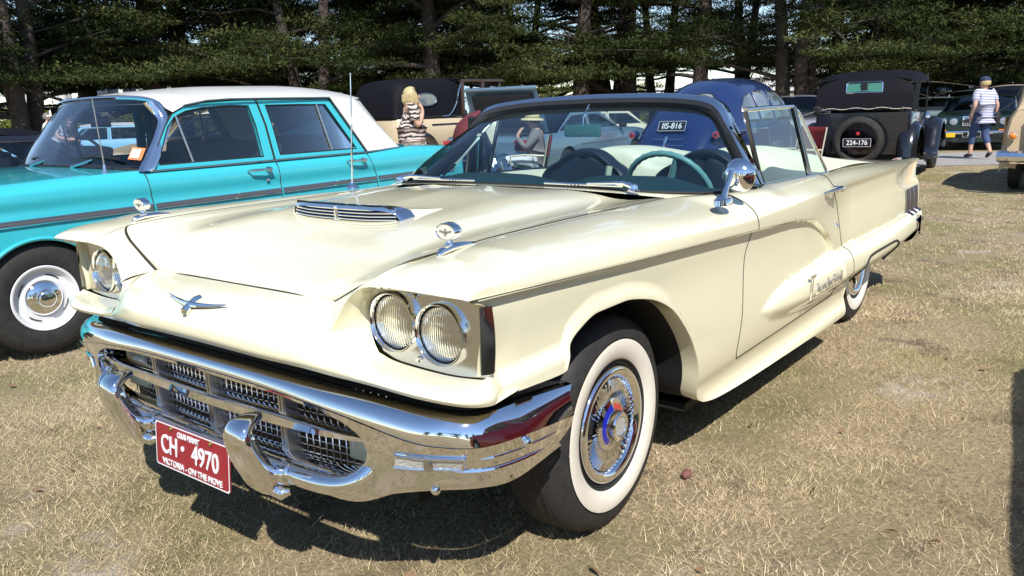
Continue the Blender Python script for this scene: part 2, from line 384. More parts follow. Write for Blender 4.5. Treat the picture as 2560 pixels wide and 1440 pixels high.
def Fside(x, z):
    w = sstep(-1.45, -2.3, x)
    y = yF(z)*(1-w)+yR(z)*w
    ins = inpoly(x, z, RPOLY); d = pdist(x, z, RECESS)*np.where(ins, 1, -1)
    y = y-.026*sstep(-.002, .011, d)*sstep(.36, .74, z)
    y = y+.020*sstep(.715, .665, z)*sstep(.33, .41, x)
    dz = z-zb_f(x)
    y = y+.013*(1-sstep(0, .055, dz))*sstep(-.56, -.46, x)*sstep(.40, .37, x)
    t, m_, b = bz_t(x), bz_m(x), bz_b(x)
    u = np.where(z > m_, (z-m_)/np.maximum(t-m_, 1e-3), (m_-z)/np.maximum(m_-b, 1e-3))
    s = np.where(z > m_, np.sqrt(np.clip(1-u**2, 0, 1)), 1-sstep(0, 1, u))
    y = np.where(x < -1.0, np.maximum(y, y+bA(x)*s), y)
    y = y-.05*sstep(-3.2, -4.1, x)*sstep(.7, .86, z)-.02*sstep(-3.0, -4.1, x)
    y = y-.02*sstep(.55, .76, x)*sstep(.86, .72, z)
    return y
gapF = pchip([.15, .345, .373, .526, .735, .825, .897, .963, 1.0], [-.80, -.795, -.781, -.816, -.838, -.881, -.844, -.70, -.66])
gapR = pchip([.15, .35, .40, .444, .523, .63, .774, .885, .95], [-1.99, -1.99, -2.06, -2.097, -2.109, -2.06, -1.999, -1.86, -1.83])
xf_f = pchip([.6, .70, .715, .872, .885, .905], [.700, .700, .697, .697, .73, .765])
xr_f = pchip([.3, .38, .50, .60, .70, .755, .80, .86], [-3.50, -3.58, -3.80, -3.93, -3.95, -3.92, -4.02, -4.16])
cols = np.r_[np.linspace(.765, .40, 34), np.linspace(.394, .34, 16), np.linspace(.328, -.36, 54), np.linspace(-.366, -.56, 34), np.linspace(-.58, -.84, 18),
             [-.85], np.linspace(-.865, -2.04, 90), [-2.06], np.linspace(-2.075, -2.21, 10), np.linspace(-2.218, -2.33, 16), np.linspace(-2.345, -3.1, 60), np.linspace(-3.115, -3.90, 50)]
iF = int(np.argmin(abs(cols+.85))); iR = int(np.argmin(abs(cols+2.06)))
i5 = int(np.argmin(abs(cols-.50)))
n1, n2, n3, n4 = 9, 62, 3, 10
def side_points():
    xc = cols; k0 = zb_f(xc); k3 = zc_f(xc); k2 = k3-.011; k4 = zs_f(xc)
    k1 = np.maximum(.345, k0+.012)
    Z = np.concatenate([np.linspace(k0, k1, n1, endpoint=False), np.linspace(k1, k2, n2, endpoint=False), np.linspace(k2, k3, n3, endpoint=False), np.linspace(k3, k4, n4+1)])
    X = np.repeat(xc[None], len(Z), 0)
    wf = np.clip(1-abs(X+.85)/.36, 0, 1); wr = np.clip(1-abs(X+2.06)/.34, 0, 1)
    X = X+wf*(gapF(Z)+.85)+wr*(gapR(Z)+2.06)
    fr = X > .5; X = np.where(fr, .5+(X-.5)*(xf_f(Z)-.5)/.265, X)
    rr = X < -3.3; X = np.where(rr, -3.3+(X+3.3)*(xr_f(Z)+3.3)/(-.6), X)
    return X, Z
SX, SZ = side_points(); SY = Fside(SX, SZ)
SP = np.stack([SX, SY, SZ], -1)
ret1 = SP[:1].copy(); ret1[..., 1] -= .012; ret1[..., 2] -= .001; ret2 = SP[:1].copy(); ret2[..., 1] -= .06; ret2[..., 2] += .004
RK1, RK3 = n1, n1+n2+n3                          # rows of the door bottom and of the crease
# top of the fender / door / quarter: from the hood edge or belt line out to the shoulder
yi_f = pchip([.55, .3, 0, -.3, -.66, -.80, -.95, -1.10, -1.3, -1.87, -2.2, -2.4, -3.0, -3.6, -4.2], [.693, .690, .688, .690, .703, .79, .84, .853, .825, .819, .816, .80, .78, .74, .68])
zi_f = pchip([.55, .3, 0, -.3, -.66, -.80, -.95, -1.10, -1.3, -1.87, -2.2, -2.4, -3.0, -3.6, -4.2], [.954, .960, .961, .960, .957, .957, .955, .953, .948, .935, .922, .921, .905, .875, .835])
NT = 15
def top_points():
    x = SX[-1]; y3, z3 = SY[-1], SZ[-1]; y0, z0 = yi_f(cols), zi_f(cols)
    w = sstep(-.9, -1.9, cols); fr = sstep(-.55, -.1, cols)
    P1y = y0+.07; P1z = z0+.018*fr+.004*(1-fr)-.004*w
    P2y = y3-.012-.03*w; P2z = z3+.042*(1-w)+.012*w
    t = np.linspace(0, 1, NT)[:, None]
    b = lambda a0, a1, a2, a3: a0*(1-t)**3+3*a1*t*(1-t)**2+3*a2*t*t*(1-t)+a3*t**3
    xx = np.repeat(x[None], NT, 0)
    xin = cols[None]+0*t
    xx = xin*(1-t)+x[None]*t
    # the door gap also crosses the shoulder
    return np.stack([xx, b(y0, P1y, P2y, y3), b(z0, P1z, P2z, z3)], -1)[::-1]
TP = top_points()                                 # row 0 at the shoulder, last row inside
FULL = np.concatenate([SP, TP[1:]])
nr, nc = FULL.shape[:2]
isdoor = np.zeros((nr-1, nc-1), bool); isdoor[RK1:, iF:iR] = True
keep = np.ones((nr-1, nc-1), bool); keep[RK3:, :i5] = False
keep[(FULL[:-1, :-1, 0] > .648) & (FULL[:-1, :-1, 2] < .706)] = False
body = MB()
body.gridm(FULL, True, keep=keep & ~isdoor)
body.gridm(np.concatenate([ret2, ret1, SP[:1]]), True)
# headlight pod cap
I_ = [(.50, .968, .8905), (.50, .957, .930), (.50, .90, .966), (.50, .78, .9725), (.50, .693, .955), (.60, .686, .950), (.647, .677, .944), (.676, .62, .916), (.688, .53, .871), (.693, .44, .824)]
E_ = [(.765, .958, .9035), (.767, .943, .905), (.768, .86, .906), (.766, .77, .906), (.762, .69, .903), (.759, .635, .897), (.757, .597, .884), (.756, .563, .858), (.760, .535, .82), (.766, .515, .79)]
I_[0] = tuple(FULL[RK3, i5]); I_[1] = tuple(FULL[-NT, i5])
for k, j in ((2, -NT+5), (3, -NT+9), (4, -1)): I_[k] = tuple(FULL[j, i5])
sec = [FULL[r, i5] for r in range(RK3, nr)]                     # the fender section the cap grows out of
prv = [FULL[r, i5+8] for r in range(RK3, nr)]
dd = np.r_[0, np.cumsum(np.linalg.norm(np.diff(np.array(sec), axis=0), axis=1))]; dd = dd/dd[-1]
kn = [dd[int(np.argmin([np.linalg.norm(np.array(p)-np.array(I_[k])) for p in sec]))] for k in range(5)]
Eall = cr(E_, 901); Ei = lambda u: Eall[int(round(u*100))]
Ihood = cr(I_[3:], 61)[10:][1:]                                # from the hood edge round to the hood corner
cap = []
def caprow(a, b, prev, w):
    L = np.linalg.norm(b-a); k = min(1., L/.2); up = np.array([.15, 0, 1.])*(1-w)+np.array([.55, .1, .55])*w
    return [prev, a]+[a*(1-t)+b*t+up*h*k for t, h in ((.3, .009), (.6, .018), (.82, .017), (.94, .009))]+[b]
for r_, (a, pv) in enumerate(zip(sec, prv)):
    u = float(np.interp(dd[r_], kn, range(5))); row = caprow(np.array(a), Ei(u), np.array(pv), 0)
    if r_ == 0: row = [np.array(pv), np.array(a)]+[np.array(a)*(1-t)+Ei(0)*t for t in (.3, .6, .82, .94, 1)]
    cap.append(row)
for j, a in enumerate(Ihood):
    u = 4+5*(j+1)/len(Ihood); b = Ei(u); w = float(sstep(4, 6.5, u))
    pv = a-.3*(b-a) if u > 5 else (a+np.array([-.10, .003, .004]))
    cap.append(caprow(a, b, pv, w))
CAPP = cr(np.swapaxes(np.array(cap), 0, 1), 31)[5:]
body.gridm(CAPP)
# nose between hood edge and lip
N = [[(.703, 0, .8290), (.765, 0, .816), (.822, 0, .793), (.862, 0, .757), (.869, 0, .722), (.857, 0, .700)],
     [(.702, .15, .8285), (.764, .15, .8155), (.820, .15, .792), (.859, .15, .755), (.866, .15, .720), (.854, .15, .698)],
     [(.698, .30, .8268), (.757, .30, .813), (.811, .30, .787), (.848, .30, .748), (.854, .30, .712), (.843, .30, .691)],
     [(.693, .44, .824), (.742, .435, .808), (.788, .435, .777), (.822, .435, .735), (.829, .435, .702), (.818, .435, .681)],
     [(.766, .515, .79), (.772, .505, .774), (.784, .505, .750), (.797, .515, .716), (.806, .53, .690), (.797, .535, .669)]]
body.gridm(np.swapaxes(patch(N, 44, 26), 0, 1))
RIDGE = cr(N[4], 26)
# shelf under the headlights, round the corner to the side
S = [[(.687, .585, .710), (.742, .552, .714), (.797, .515, .716), (.806, .53, .690), (.797, .535, .669)],
     [(.684, .65, .6935), (.722, .65, .6935), (.768, .645, .690), (.789, .645, .677), (.784, .645, .663)],
     [(.683, .80, .6875), (.722, .80, .6875), (.764, .80, .684), (.783, .80, .670), (.778, .80, .657)],
     [(.689, .905, .697), (.716, .912, .693), (.748, .918, .684), (.763, .921, .667), (.757, .917, .654)],
     [(.695, .940, .708), (.706, .952, .697), (.716, .962, .684), (.716, .969, .668), (.71, .965, .652)],
     [(.64, float(Fside(np.array(.64), np.array(q))), q) for q in (.718, .700, .684, .668, .648)]]
body.gridm(np.swapaxes(patch(S, 36, 16), 0, 1))
# wall of the pod between brow edge / ridge and the bezel
out = [np.array(e) for e in E_]+[RIDGE[5], RIDGE[10], RIDGE[15]]
BZ_TOP = [(.697, .948, .874), (.692, .935, .878), (.686, .86, .877), (.684, .77, .876), (.683, .69, .875), (.683, .63, .873), (.683, .595, .862), (.683, .572, .842), (.684, .562, .815), (.684, .560, .795), (.685, .562, .765), (.686, .570, .735), (.687, .585, .71)]
w_ = []
for a, b in zip(out, BZ_TOP):
    a, b = np.array(a, float), np.array(b, float); mid = (a+b)/2
    w_.append([a, a*.8+b*.2+np.array([-.004, 0, -.004]), mid+np.array([-.006, .006, -.002]), b])
body.gridm(np.swapaxes(patch(w_, 70, 10), 0, 1), True)
# lip underside
lipP = np.concatenate([patch(N, 44, 26)[:, -1], patch(S, 36, 16)[1:, -1]])
l2 = lipP.copy(); l2[:, 0] -= .07; l2[:, 2] += .006
body.gridm(np.stack([lipP, l2]))
# cowl, rear deck, tail panel
Hc = np.array([(-.47-.19*f**1.6, .703*f, .998-.041*f**2.2) for f in np.linspace(0, 1, 16)])
Bc = resample(cr([(-.650, 0, .985), (-.655, .35, .981), (-.70, .62, .970), (-.80, .79, .957)], 60), 16)
Mc = (Hc+Bc)/2+np.array([0, 0, .002])
cowl = np.array([Hc, Mc, Bc, Bc+np.array([-.12, 0, -.02])*np.linspace(1, .3, 16)[:, None]])
body.gridm(cr(cowl, 10), True)
yd = np.linspace(0, 1, 12); xd = np.r_[np.linspace(-2.42, -3.95, 24)]
D = np.stack([np.stack([np.full(24, 0)+xd, yi_f(xd)*t, zi_f(xd)+.035*(1-t**2)*sstep(-4.2, -3.4, xd)+.0], -1) for t in yd])
body.gridm(D, True)
tail = []
for t in np.linspace(0, 1, 10):
    tail.append([(-3.93, .68*t, .86-.02*t), (-3.98, .86*t, .72), (-3.94, .90*t, .55), (-3.90, .92*t, .42), (-3.7, .9*t, .36)])
body.gridm(np.array(tail))
# inner splash panels so that nothing shows through the arches
body_o = body.build('body', CREAM, HERO, angle=32, weld=.0008)
MBD = MB()
for s in (1, -1):
    MBD.box((-.02, s*.50, .50), (1.05, .02, .62)); MBD.box((.0, s*.70, .80), (.9, .40, .012)); MBD.box((-.62, s*.68, .5), (.012, .36, .5))
    MBD.box((-2.75, s*.58, .5), (1.1, .02, .5)); MBD.box((-2.75, s*.74, .62), (1.1, .34, .012))
    lr = np.concatenate([ret2[0][(cols < .40) & (cols > -.60)]]); lr = lr*np.array([1, s, 1]); l3 = lr.copy(); l3[:, 1] = s*.5; MBD.grid(np.stack([lr, l3]))
    lr = np.concatenate([ret2[0][(cols < -2.2) & (cols > -3.12)]]); lr = lr*np.array([1, s, 1]); l3 = lr.copy(); l3[:, 1] = s*.58; l3[:, 2] += .1; MBD.grid(np.stack([lr, l3]))
    arch = [(.36, .68), (.30, .72), (.2, .745), (.08, .745), (-.05, .725), (-.21, .665), (-.33, .56), (-.40, .46), (-.42, .36), (-.46, .28), (-.53, .235)]
MBD.box((.25, 0, .50), (.55, .96, .36)); MBD.box((-1.35, 0, .23), (1.7, 1.72, .03)); MBD.box((-3.5, 0, .50), (.7, 1.3, .2))
MBD.build('underbody', BLACK, HERO, smooth=False)

# ---- hood
hxe = [(-.66, .700, .9565), (-.3, .687, .9595), (0, .685, .9605), (.3, .687, .9595), (.50, .690, .9545), (.60, .683, .9495), (.645, .673, .9435), (.673, .617, .916), (.685, .527, .871), (.690, .438, .8245)]
hcc = [(-.47, .998), (-.25, 1.004), (0, .989), (.25, .966), (.44, .922), (.54, .887), (.60, .866), (.645, .850), (.678, .838), (.699, .8295)]
rows = [0, .18, .34, .5, .64, .76, .86, .93, 1]
hood = []
for (ex, ey, ez), (cx, cz) in zip(hxe, hcc):
    r = []
    for f in rows:
        x = cx+(ex-cx)*f**1.6; y = ey*f
        front = sstep(.2, .64, cx)
        base = cz+(ez-cz)*(f**1.3*(1-front)+f**3.2*front)
        val = -.016*np.exp(-((f-.80)/.13)**2)*(1-.65*front)+.006*np.exp(-((f-.5)/.18)**2)*(1-front)
        r.append((x-.006*sstep(.6, .69, cx), y-.007*f, base+val*sstep(1, .97, f) if f < 1 else ez))
    hood.append(r)
HP = patch(hood, 70, 40)
hm = MB().gridm(np.swapaxes(HP, 0, 1))
edge = np.concatenate([HP[:, -1], HP[-1, ::-1][1:]])
e2 = edge.copy(); e2[:, 2] -= .02
hm.gridm(np.stack([edge, e2]))
HOOD = hm.build('hood', CREAM, HERO, angle=32, weld=.0006)
for s in (1, -1):
    ed = edge*np.array([1, s, 1]); ed[:, 0] += .004*sstep(.60, .68, ed[:, 0]); ed[:, 1] += s*.0035; ed[:, 2] -= .0035
    MB().tube(ed, .0052, 6).build('hood_gap', DARKGAP, HOOD)

def hood_z(x, y):
    P = np.concatenate([HP.reshape(-1, 3), HP.reshape(-1, 3)*[1, -1, 1]])
    d = np.hypot(P[:, 0]-x, P[:, 1]-y); i = np.argsort(d)[:4]; w = 1/(d[i]+1e-5); return float((P[i, 2]*w).sum()/w.sum())
# ---- doors
for s in (1, -1):
    dp = FULL[RK1:, iF:iR+1].copy(); dp[..., 1] *= s
    dm = MB().grid(dp, s > 0); d_o = dm.build('door', CREAM, HERO, angle=32)
    ring = np.concatenate([dp[::-1, 0], dp[0, 1:], dp[1:, -1]])
    MB().tube(ring+np.array([0, -s*.0010, 0]), .0030, 6).build('door_gap', DARKGAP, d_o)
# ---- chrome drip strip below the crease, left visible
for s in (1, -1):
    q = FULL[RK3-1, :].copy(); q[:, 1] = q[:, 1]*s; sel = (q[:, 0] < .74) & (q[:, 0] > -1.30)
    MB().tube(q[sel]+np.array([0, s*.003, -.001]), .0022, 5).build('crease_strip', CREAM, HERO)
# ------------------------------------------------------------------ bumper and grille
ptop = [(.795, 0), (.792, .3), (.775, .6), (.748, .80), (.712, .885), (.660, .920), (.56, .935), (.39, .968)]      # plan of the top edge
pcre = [(.840, 0), (.838, .3), (.828, .56), (.800, .772), (.765, .866), (.706, .936), (.595, .968), (.41, .988)]     # plan of the crease
pbot = [(.838, 0), (.837, .3), (.828, .58), (.800, .72), (.752, .800), (.690, .895), (.60, .935), (.435, .955)]     # plan of the bottom
ztop = [.648, .646, .634, .622, .615, .612, .611, .608]; zcre = [.614, .610, .592, .558, .548, .545, .542, .535]
zbot = [.366, .366, .368, .415, .425, .432, .432, .462]
NS = 180
path = lambda P, Zs: cr([(x, y, z) for (x, y), z in zip(P, Zs)], NS)
TOPC, CREC, BOTC = path(ptop, ztop), path(pcre, zcre), path(pbot, zbot)
chr_ = MB()
back = TOPC.copy(); back[:, 0] -= .018; back[:, 1] *= .97; back[:, 2] -= .004
rowsB = [back, TOPC]
for t in (.25, .5, .75): rowsB.append(TOPC*(1-t)+CREC*t+np.array([.012, 0, .010])*4*t*(1-t))
rowsB.append(CREC)
yy = CREC[:, 1]
ot = pchip([0, .3, .5, .57, .61, .635, .650, .657, .66, 1.], [.603, .600, .586, .574, .560, .545, .528, .515, .504, .504])           # top and bottom of the grille opening
ob = pchip([0, .3, .50, .57, .61, .635, .650, .657, .66, 1.], [.412, .412, .414, .424, .438, .456, .476, .492, .504, .504])
def onface(z, i):
    k = np.clip((CREC[i, 2]-z)/(CREC[i, 2]-BOTC[i, 2]), 0, 1)
    p = CREC[i]*(1-k)+BOTC[i]*k; p = p.copy(); p[2] = z; p[0] -= .016*sin(pi*k)*sstep(.5, .9, yy[i]); return p
face = []
for i in range(NS):
    a, b = float(ot(yy[i])), float(ob(yy[i])); c0, c1 = CREC[i, 2], BOTC[i, 2]
    col = [onface(c0+(a-c0)*t, i)+np.array([.004, 0, 0])*(1-t) for t in np.linspace(0, 1, 7)]+[onface(b+(c1-b)*t, i) for t in np.linspace(0, 1, 9)]
    face.append(col)
face = np.swapaxes(np.array(face), 0, 1)
hole = np.ones((15, NS-1), bool); hole[6, yy[1:] < .662] = False
# grooves of the bumper wing
chr_.gridm(np.array(rowsB)); chr_.gridm(face, keep=hole)
inn = face[6:8].copy(); oi = [i for i in range(NS) if yy[i] < .664]
for r_, dz in ((6, -.006), (7, .010)):
    e = face[r_, oi]; e1 = e.copy(); e1[:, 0] -= .012; e1[:, 2] += dz*.6; e2 = e.copy(); e2[:, 0] -= .055; e2[:, 2] += dz
    chr_.gridm(np.stack([e, e1, e2]), r_ == 7)
b2 = BOTC.copy(); b2[:, 0] -= .05*sstep(.98, .6, b2[:, 1]); b2[:, 1] -= .03*sstep(.6, .9, b2[:, 1]); b2[:, 2] -= .004
b3 = BOTC.copy(); b3[:, 2] -= .012; b3[:, 0] -= .012
chr_.gridm(np.stack([BOTC, b3, b2]))
BUMP = chr_.build('bumper', CHROME, HERO, angle=50, weld=.0005)
fl = MB(); kk = np.linspace(0, len(l2)-1, NS).astype(int); up_ = l2[kk].copy(); up_ = np.array([up_[int(np.argmin(np.hypot(up_[:, 1]-p[1], .5*(up_[:, 0]-p[0]))))] for p in back])
fl.gridm(np.stack([back+np.array([0, 0, .003]), back*.5+up_*.5+np.array([-.02, 0, 0]), up_])); fl.build('bumper_gap_shade', BLACK, BUMP, smooth=False)  # black sheet stands in for the shade in the gap under the lip
# wing grooves with a dark line
for zz, i0, i1, rr in ((.505, 124, 172, .0035), (.470, 110, 168, .006)):
    for s in (1, -1):
        q = np.array([onface(zz+.0, i) for i in range(i0, i1)])*[1, s, 1]; q[:, 1] += s*.0; MB().tube(q, np.interp(np.arange(i1-i0), [0, 6, i1-i0-8, i1-i0-1], [.001, rr, rr, .001]), 8).build('bumper_rib', CHROME, BUMP)
for s in (1, -1):
    for (px, py, pz) in ((.585, .966, .520), (.742, .808, .418)):
        MB().ellipsoid((px, s*py, pz), (.013, .013, .013)).build('bolt', CHROME, BUMP)
# parking lights let into the wings
CLEAR = mat('clear_lens', (.62, .60, .55), .18, coat=1., bump=(160, .5), metal=.35)
for s in (1, -1):
    ctr = []
    for i in range(NS):
        if .745 <= yy[i] <= .905: ctr.append(i)
    ctr = ctr[::1]
    g = np.array([[onface(z, i)+np.array([.004, .003, 0]) for i in ctr] for z in (.478, .494, .510)])*[1, s, 1]
    lens = MB().grid(g, s < 0).build('parking_light', CLEAR, HERO)
    rim = np.concatenate([g[0], g[1:, -1], g[-1, ::-1][1:], g[1::-1, 0]])
    MB().tube(rim, .0042, 8).build('light_rim', CHROME, lens)
    MB().box((g[1].mean(0)+np.array([.006, 0, 0])), (.012, .018, .028)).build('light_clip', CHROME_D, lens)
# egg-crate mesh, bars and struts behind the opening
GR = bpy.data.objects.new('grille', None); link(GR, HERO)
gm = MB()
xg = lambda y: .762-.06*(abs(y)/.66)**2
for z in np.linspace(.405, .60, 11):
    P = [(xg(y), y, z) for y in np.linspace(-.63, .63, 41)]; gm.tube(P, .0021, 4)
for y in np.arange(-.62, .63, .0235):
    gm.tube([(xg(y)+.002, y, .385), (xg(y)+.002, y, .615)], .0021, 4)
gm.build('grille_mesh', mat('bright_wire', (.80, .80, .82), .22, metal=1.), GR)
mb = MB(); P = cr([(.785, -.652, .520), (.806, -.45, .512), (.818, 0, .508), (.806, .45, .512), (.785, .652, .520)], 40)
G = []
for p in P:
    w = .017*(1-.75*(abs(p[1])/.64)**3)+.002
    G.append([p+np.array([-.04, 0, w]), p+np.array([-.006, 0, w]), p+np.array([.004, 0, w*.6]), p+np.array([.005, 0, -w*.6]), p+np.array([-.004, 0, -w]), p+np.array([-.04, 0, -w])])
mb.grid(np.array(G)).build('grille_bar', CHROME, GR)
for y in (-.315, 0., .315):
    for z0, z1, dx in ((.520, .600, 0), (.404, .496, 0)):
        st = MB(); yo = y+(0 if z0 > .45 else .0)
        st.box((xg(y)+.024, yo, (z0+z1)/2), (.05, .024, z1-z0)); st.box((xg(y)+.050, yo-.0065, (z0+z1)/2), (.006, .008, z1-z0)); st.box((xg(y)+.050, yo+.0065, (z0+z1)/2), (.006, .008, z1-z0))
        st.build('grille_strut', CHROME_D, GR, smooth=False)
MB().box((.68, 0, .48), (.02, 1.3, .24)).build('radiator', BLACK, GR, smooth=False)
for s in (1, -1): MB().box((.72, s*.56, .50), (.02, .13, .16)).build('duct_panel', CREAM, GR, smooth=False)
# lower roll bar and the two guards
lb = MB(); P = cr([(.775, -.66, .470), (.815, -.625, .424), (.832, -.55, .398), (.843, -.4, .392), (.848, 0, .392), (.843, .4, .392), (.832, .55, .398), (.815, .625, .424), (.775, .66, .470)], 60)
lb.tube(P, .027, 14); lb.build('roll_bar', CHROME, BUMP)
for s in (1, -1):
    g_ = MB(); G = []
    sp = [(.872, .548, .012, .010), (.905, .546, .030, .014), (.934, .532, .043, .020), (.938, .505, .050, .026), (.924, .460, .053, .030), (.904, .415, .054, .032), (.885, .375, .052, .032), (.872, .352, .040, .026), (.860, .335, .018, .012)]
    sp = cr(sp, 30); T = np.gradient(sp[:, :2], axis=0); T /= np.linalg.norm(T, axis=1)[:, None]
    a = np.linspace(0, 2*pi, 24, endpoint=False)
    for (x, z, ry, rn), (tx, tz) in zip(sp, T):
        nx, nz = -tz, tx
        ca = np.sign(np.cos(a))*abs(np.cos(a))**.55; sa = np.sign(np.sin(a))*abs(np.sin(a))**.75
        G.append(np.stack([x+rn*sa*nx, s*.322+ry*ca, z+rn*sa*nz], 1))
    g_.grid(np.array(G), cv=True)
    g_.build('bumper_guard', CHROME, BUMP, angle=60)
    MB().tube([(.850, s*.322+.048, .392), (.848, s*.322+.072, .392)], [.034, .030], 16).build('guard_collar', CHROME, BUMP)
    MB().tube([(.850, s*.322-.048, .392), (.848, s*.322-.072, .392)], [.034, .030], 16).build('guard_collar', CHROME, BUMP)
    tip = MB(); tip.tube([(.872, s*.322+.03, .350), (.866, s*.322+.055, .340), (.852, s*.322+.072, .345)], [.02, .018, .008], 10).build('guard_foot', CHROME, BUMP)

# ------------------------------------------------------------------ number plate
MAROON = mat('plate_maroon', (.30, .012, .026), .35, coat=.4)
PL = MB(); hw, hh = .186, .067; c_ = .008
out = [(-hw+c_, -hh), (hw-c_, -hh), (hw, -hh+c_), (hw, hh-c_), (hw-c_, hh), (-hw+c_, hh), (-hw, hh-c_), (-hw, -hh+c_)]
MP = frame((.889, 0, .364), (0, 1, 0), (-.09, 0, 1))
def plate(parent, M, w, h, col, rim, name='number_plate', t=.003):
    c_ = h*.1; P = [(-w+c_, -h), (w-c_, -h), (w, -h+c_), (w, h-c_), (w-c_, h), (-w+c_, h), (-w, h-c_), (-w, -h+c_)]
    n = 8; V = [(x, y, t) for x, y in P]+[(x, y, 0) for x, y in P]
    me = MB().add(V, [tuple(range(n)), tuple(range(2*n-1, n-1, -1))]+[(i, i+n, (i+1) % n+n, (i+1) % n) for i in range(n)])
    o = me.build(name, col, parent, smooth=False); o.matrix_local = M
    if rim:
        k = 1-.035*h/h; R = MB(); A = [(x, y, t+.0012) for x, y in P]; B = [(x*(1-.022), y*(1-.06), t+.0012) for x, y in P]
        R.grid(np.array([A+A[:1], B+B[:1]])); R.build('plate_border', rim, o, smooth=False)
    return o
PLT = plate(HERO, MP, .186, .067, MAROON, WHITE)
def ptext(p, body, size, x, y, sx=1., m=WHITE, bold=0.): return text(body, size, m, p, Matrix.Translation((x, y, .0045)), sx=sx, bold=bold)
ptext(PLT, 'CLUB PERMIT', .023, -.012, .045, .82, bold=.0004); ptext(PLT, 'CH', .078, -.113, .001, .80, bold=.0012); ptext(PLT, '\u00b7', .10, -.043, .004, 1., bold=.002); ptext(PLT, '4970', .078, .070, .001, .86, bold=.0012)
ptext(PLT, 'VICTORIA - ON THE MOVE', .0255, 0, -.050, .98, bold=.0004)
BRASS = mat('brass', (.6, .42, .15), .3, metal=1.)
for x in (-.10, .10):
    b_ = MB(); b_.lathe([(0, .006), (.005, .006), (.0065, .003), (.0065, 0)], axis='z', n=12); q = b_.build('plate_bolt', BRASS, PLT); q.location = (x, .056, .003)

# ------------------------------------------------------------------ headlights
BEZ = mat('bezel_chrome', (.72, .71, .68), .16, metal=1.0, bump=(25, .03))
LENS = mat('headlamp_reflector', (.70, .70, .72), .12, metal=.85)
def headlamp_lens():
    if 'headlamp_lens' in MATS: return MATS['headlamp_lens']
    M = bpy.data.materials.new('headlamp_lens'); M.use_nodes = True; n = M.node_tree.nodes; L = M.node_tree.links; b = n['Principled BSDF']
    b.inputs['Transmission Weight'].default_value = 1.; b.inputs['Roughness'].default_value = .06; b.inputs['IOR'].default_value = 1.25
    tc = n.new('ShaderNodeTexCoord'); mp = n.new('ShaderNodeMapping'); wv = n.new('ShaderNodeTexWave'); wv.wave_type = 'BANDS'; wv.bands_direction = 'Y'
    wv.inputs['Scale'].default_value = 46; wv.inputs['Distortion'].default_value = 1.2; wv.inputs['Detail'].default_value = 1.5
    wz = n.new('ShaderNodeTexWave'); wz.bands_direction = 'Z'; wz.inputs['Scale'].default_value = 9; wz.inputs['Distortion'].default_value = .6
    ad = n.new('ShaderNodeMath'); ad.operation = 'MULTIPLY_ADD'; ad.inputs[1].default_value = .6
    bp = n.new('ShaderNodeBump'); bp.inputs['Strength'].default_value = .45; bp.inputs['Distance'].default_value = .003
    L.new(tc.outputs['Object'], mp.inputs[0]); L.new(mp.outputs[0], wv.inputs[0]); L.new(mp.outputs[0], wz.inputs[0])
    L.new(wv.outputs['Fac'], ad.inputs[0]); L.new(wz.outputs['Fac'], ad.inputs[2]); L.new(ad.outputs[0], bp.inputs['Height']); L.new(bp.outputs[0], b.inputs['Normal'])
    MATS['headlamp_lens'] = M; return M
for s in (1, -1):
    bz = MB()
    T = cr([(.690, .9475, .874), (.684, .935, .877), (.679, .86, .877), (.677, .77, .876), (.676, .69, .875), (.676, .63, .872), (.677, .592, .864), (.679, .560, .842), (.680, .550, .805)], 40)
    Bt = cr([(.690, .9475, .712), (.684, .925, .690), (.679, .86, .680), (.677, .77, .677), (.677, .69, .680), (.678, .640, .684), (.679, .595, .690), (.680, .565, .710), (.680, .552, .770)], 40)
    rows_ = [T*(1-t)+Bt*t+np.array([-.004*sin(pi*t), 0, 0]) for t in np.linspace(0, 1, 12)]
    bz.grid(np.array(rows_)*[1, s, 1], s < 0)
    # the flank of the bezel that wraps on to the side
    W0 = np.array([(.690, .9475, z) for z in np.linspace(.874, .716, 8)]); W1 = np.array([(.712, .9515+.006*sin(pi*t), z) for t, z in zip(np.linspace(0, 1, 8), np.linspace(.874, .718, 8))]); W1[:, 0] -= .034; W2 = W0.copy()
    W2[:, 0] += .014; W2[:, 1] -= .012
    bz.grid(np.array([W2, W0, W1])*[1, s, 1], s > 0)
    BZ = bz.build('headlight_bezel', BEZ, HERO, angle=60)
    for zz in (.868, .7105): MB().lathe([(0, .008), (.0055, .008), (.008, .002), (.008, -.002)], (.677, s*.715, zz), 'x', 12).build('bezel_screw', CHROME, BZ)
    for y, x, z in ((.642, .684, .795), (.795, .682, .785)):
        hl = bpy.data.objects.new('headlight', None); link(hl, HERO); hl.location = (x, s*y, z)
        MB().lathe([(.0780, -.012), (.0775, .004), (.0745, .011), (.0715, .008), (.0695, -.004), (.069, -.02)], (0, 0, 0), 'x', 48).build('headlight_ring', CHROME, hl)
        MB().lathe([(.0697, -.006), (.067, -.002), (.0645, -.004)], (0, 0, 0), 'x', 40).build('headlight_gasket', BLACK, hl)
        MB().lathe([(0, .012), (.02, .0115), (.04, .0085), (.055, .004), (.0665, -.003)], (0, 0, 0), 'x', 40).build('headlight_lens', headlamp_lens(), hl)
        MB().lathe([(0, -.055), (.02, -.050), (.045, -.034), (.058, -.015), (.067, -.004)], (0, 0, 0), 'x', 40).build('reflector', LENS, hl)
        bu = MB(); bu.ellipsoid((-.025, 0, 0), (.01, .012, .012)); bu.tube([(-.05, .02, -.004), (-.02, .016, -.006), (-.018, .03, -.006)], .002, 5); bu.build('bulb', CHROME_D, hl)

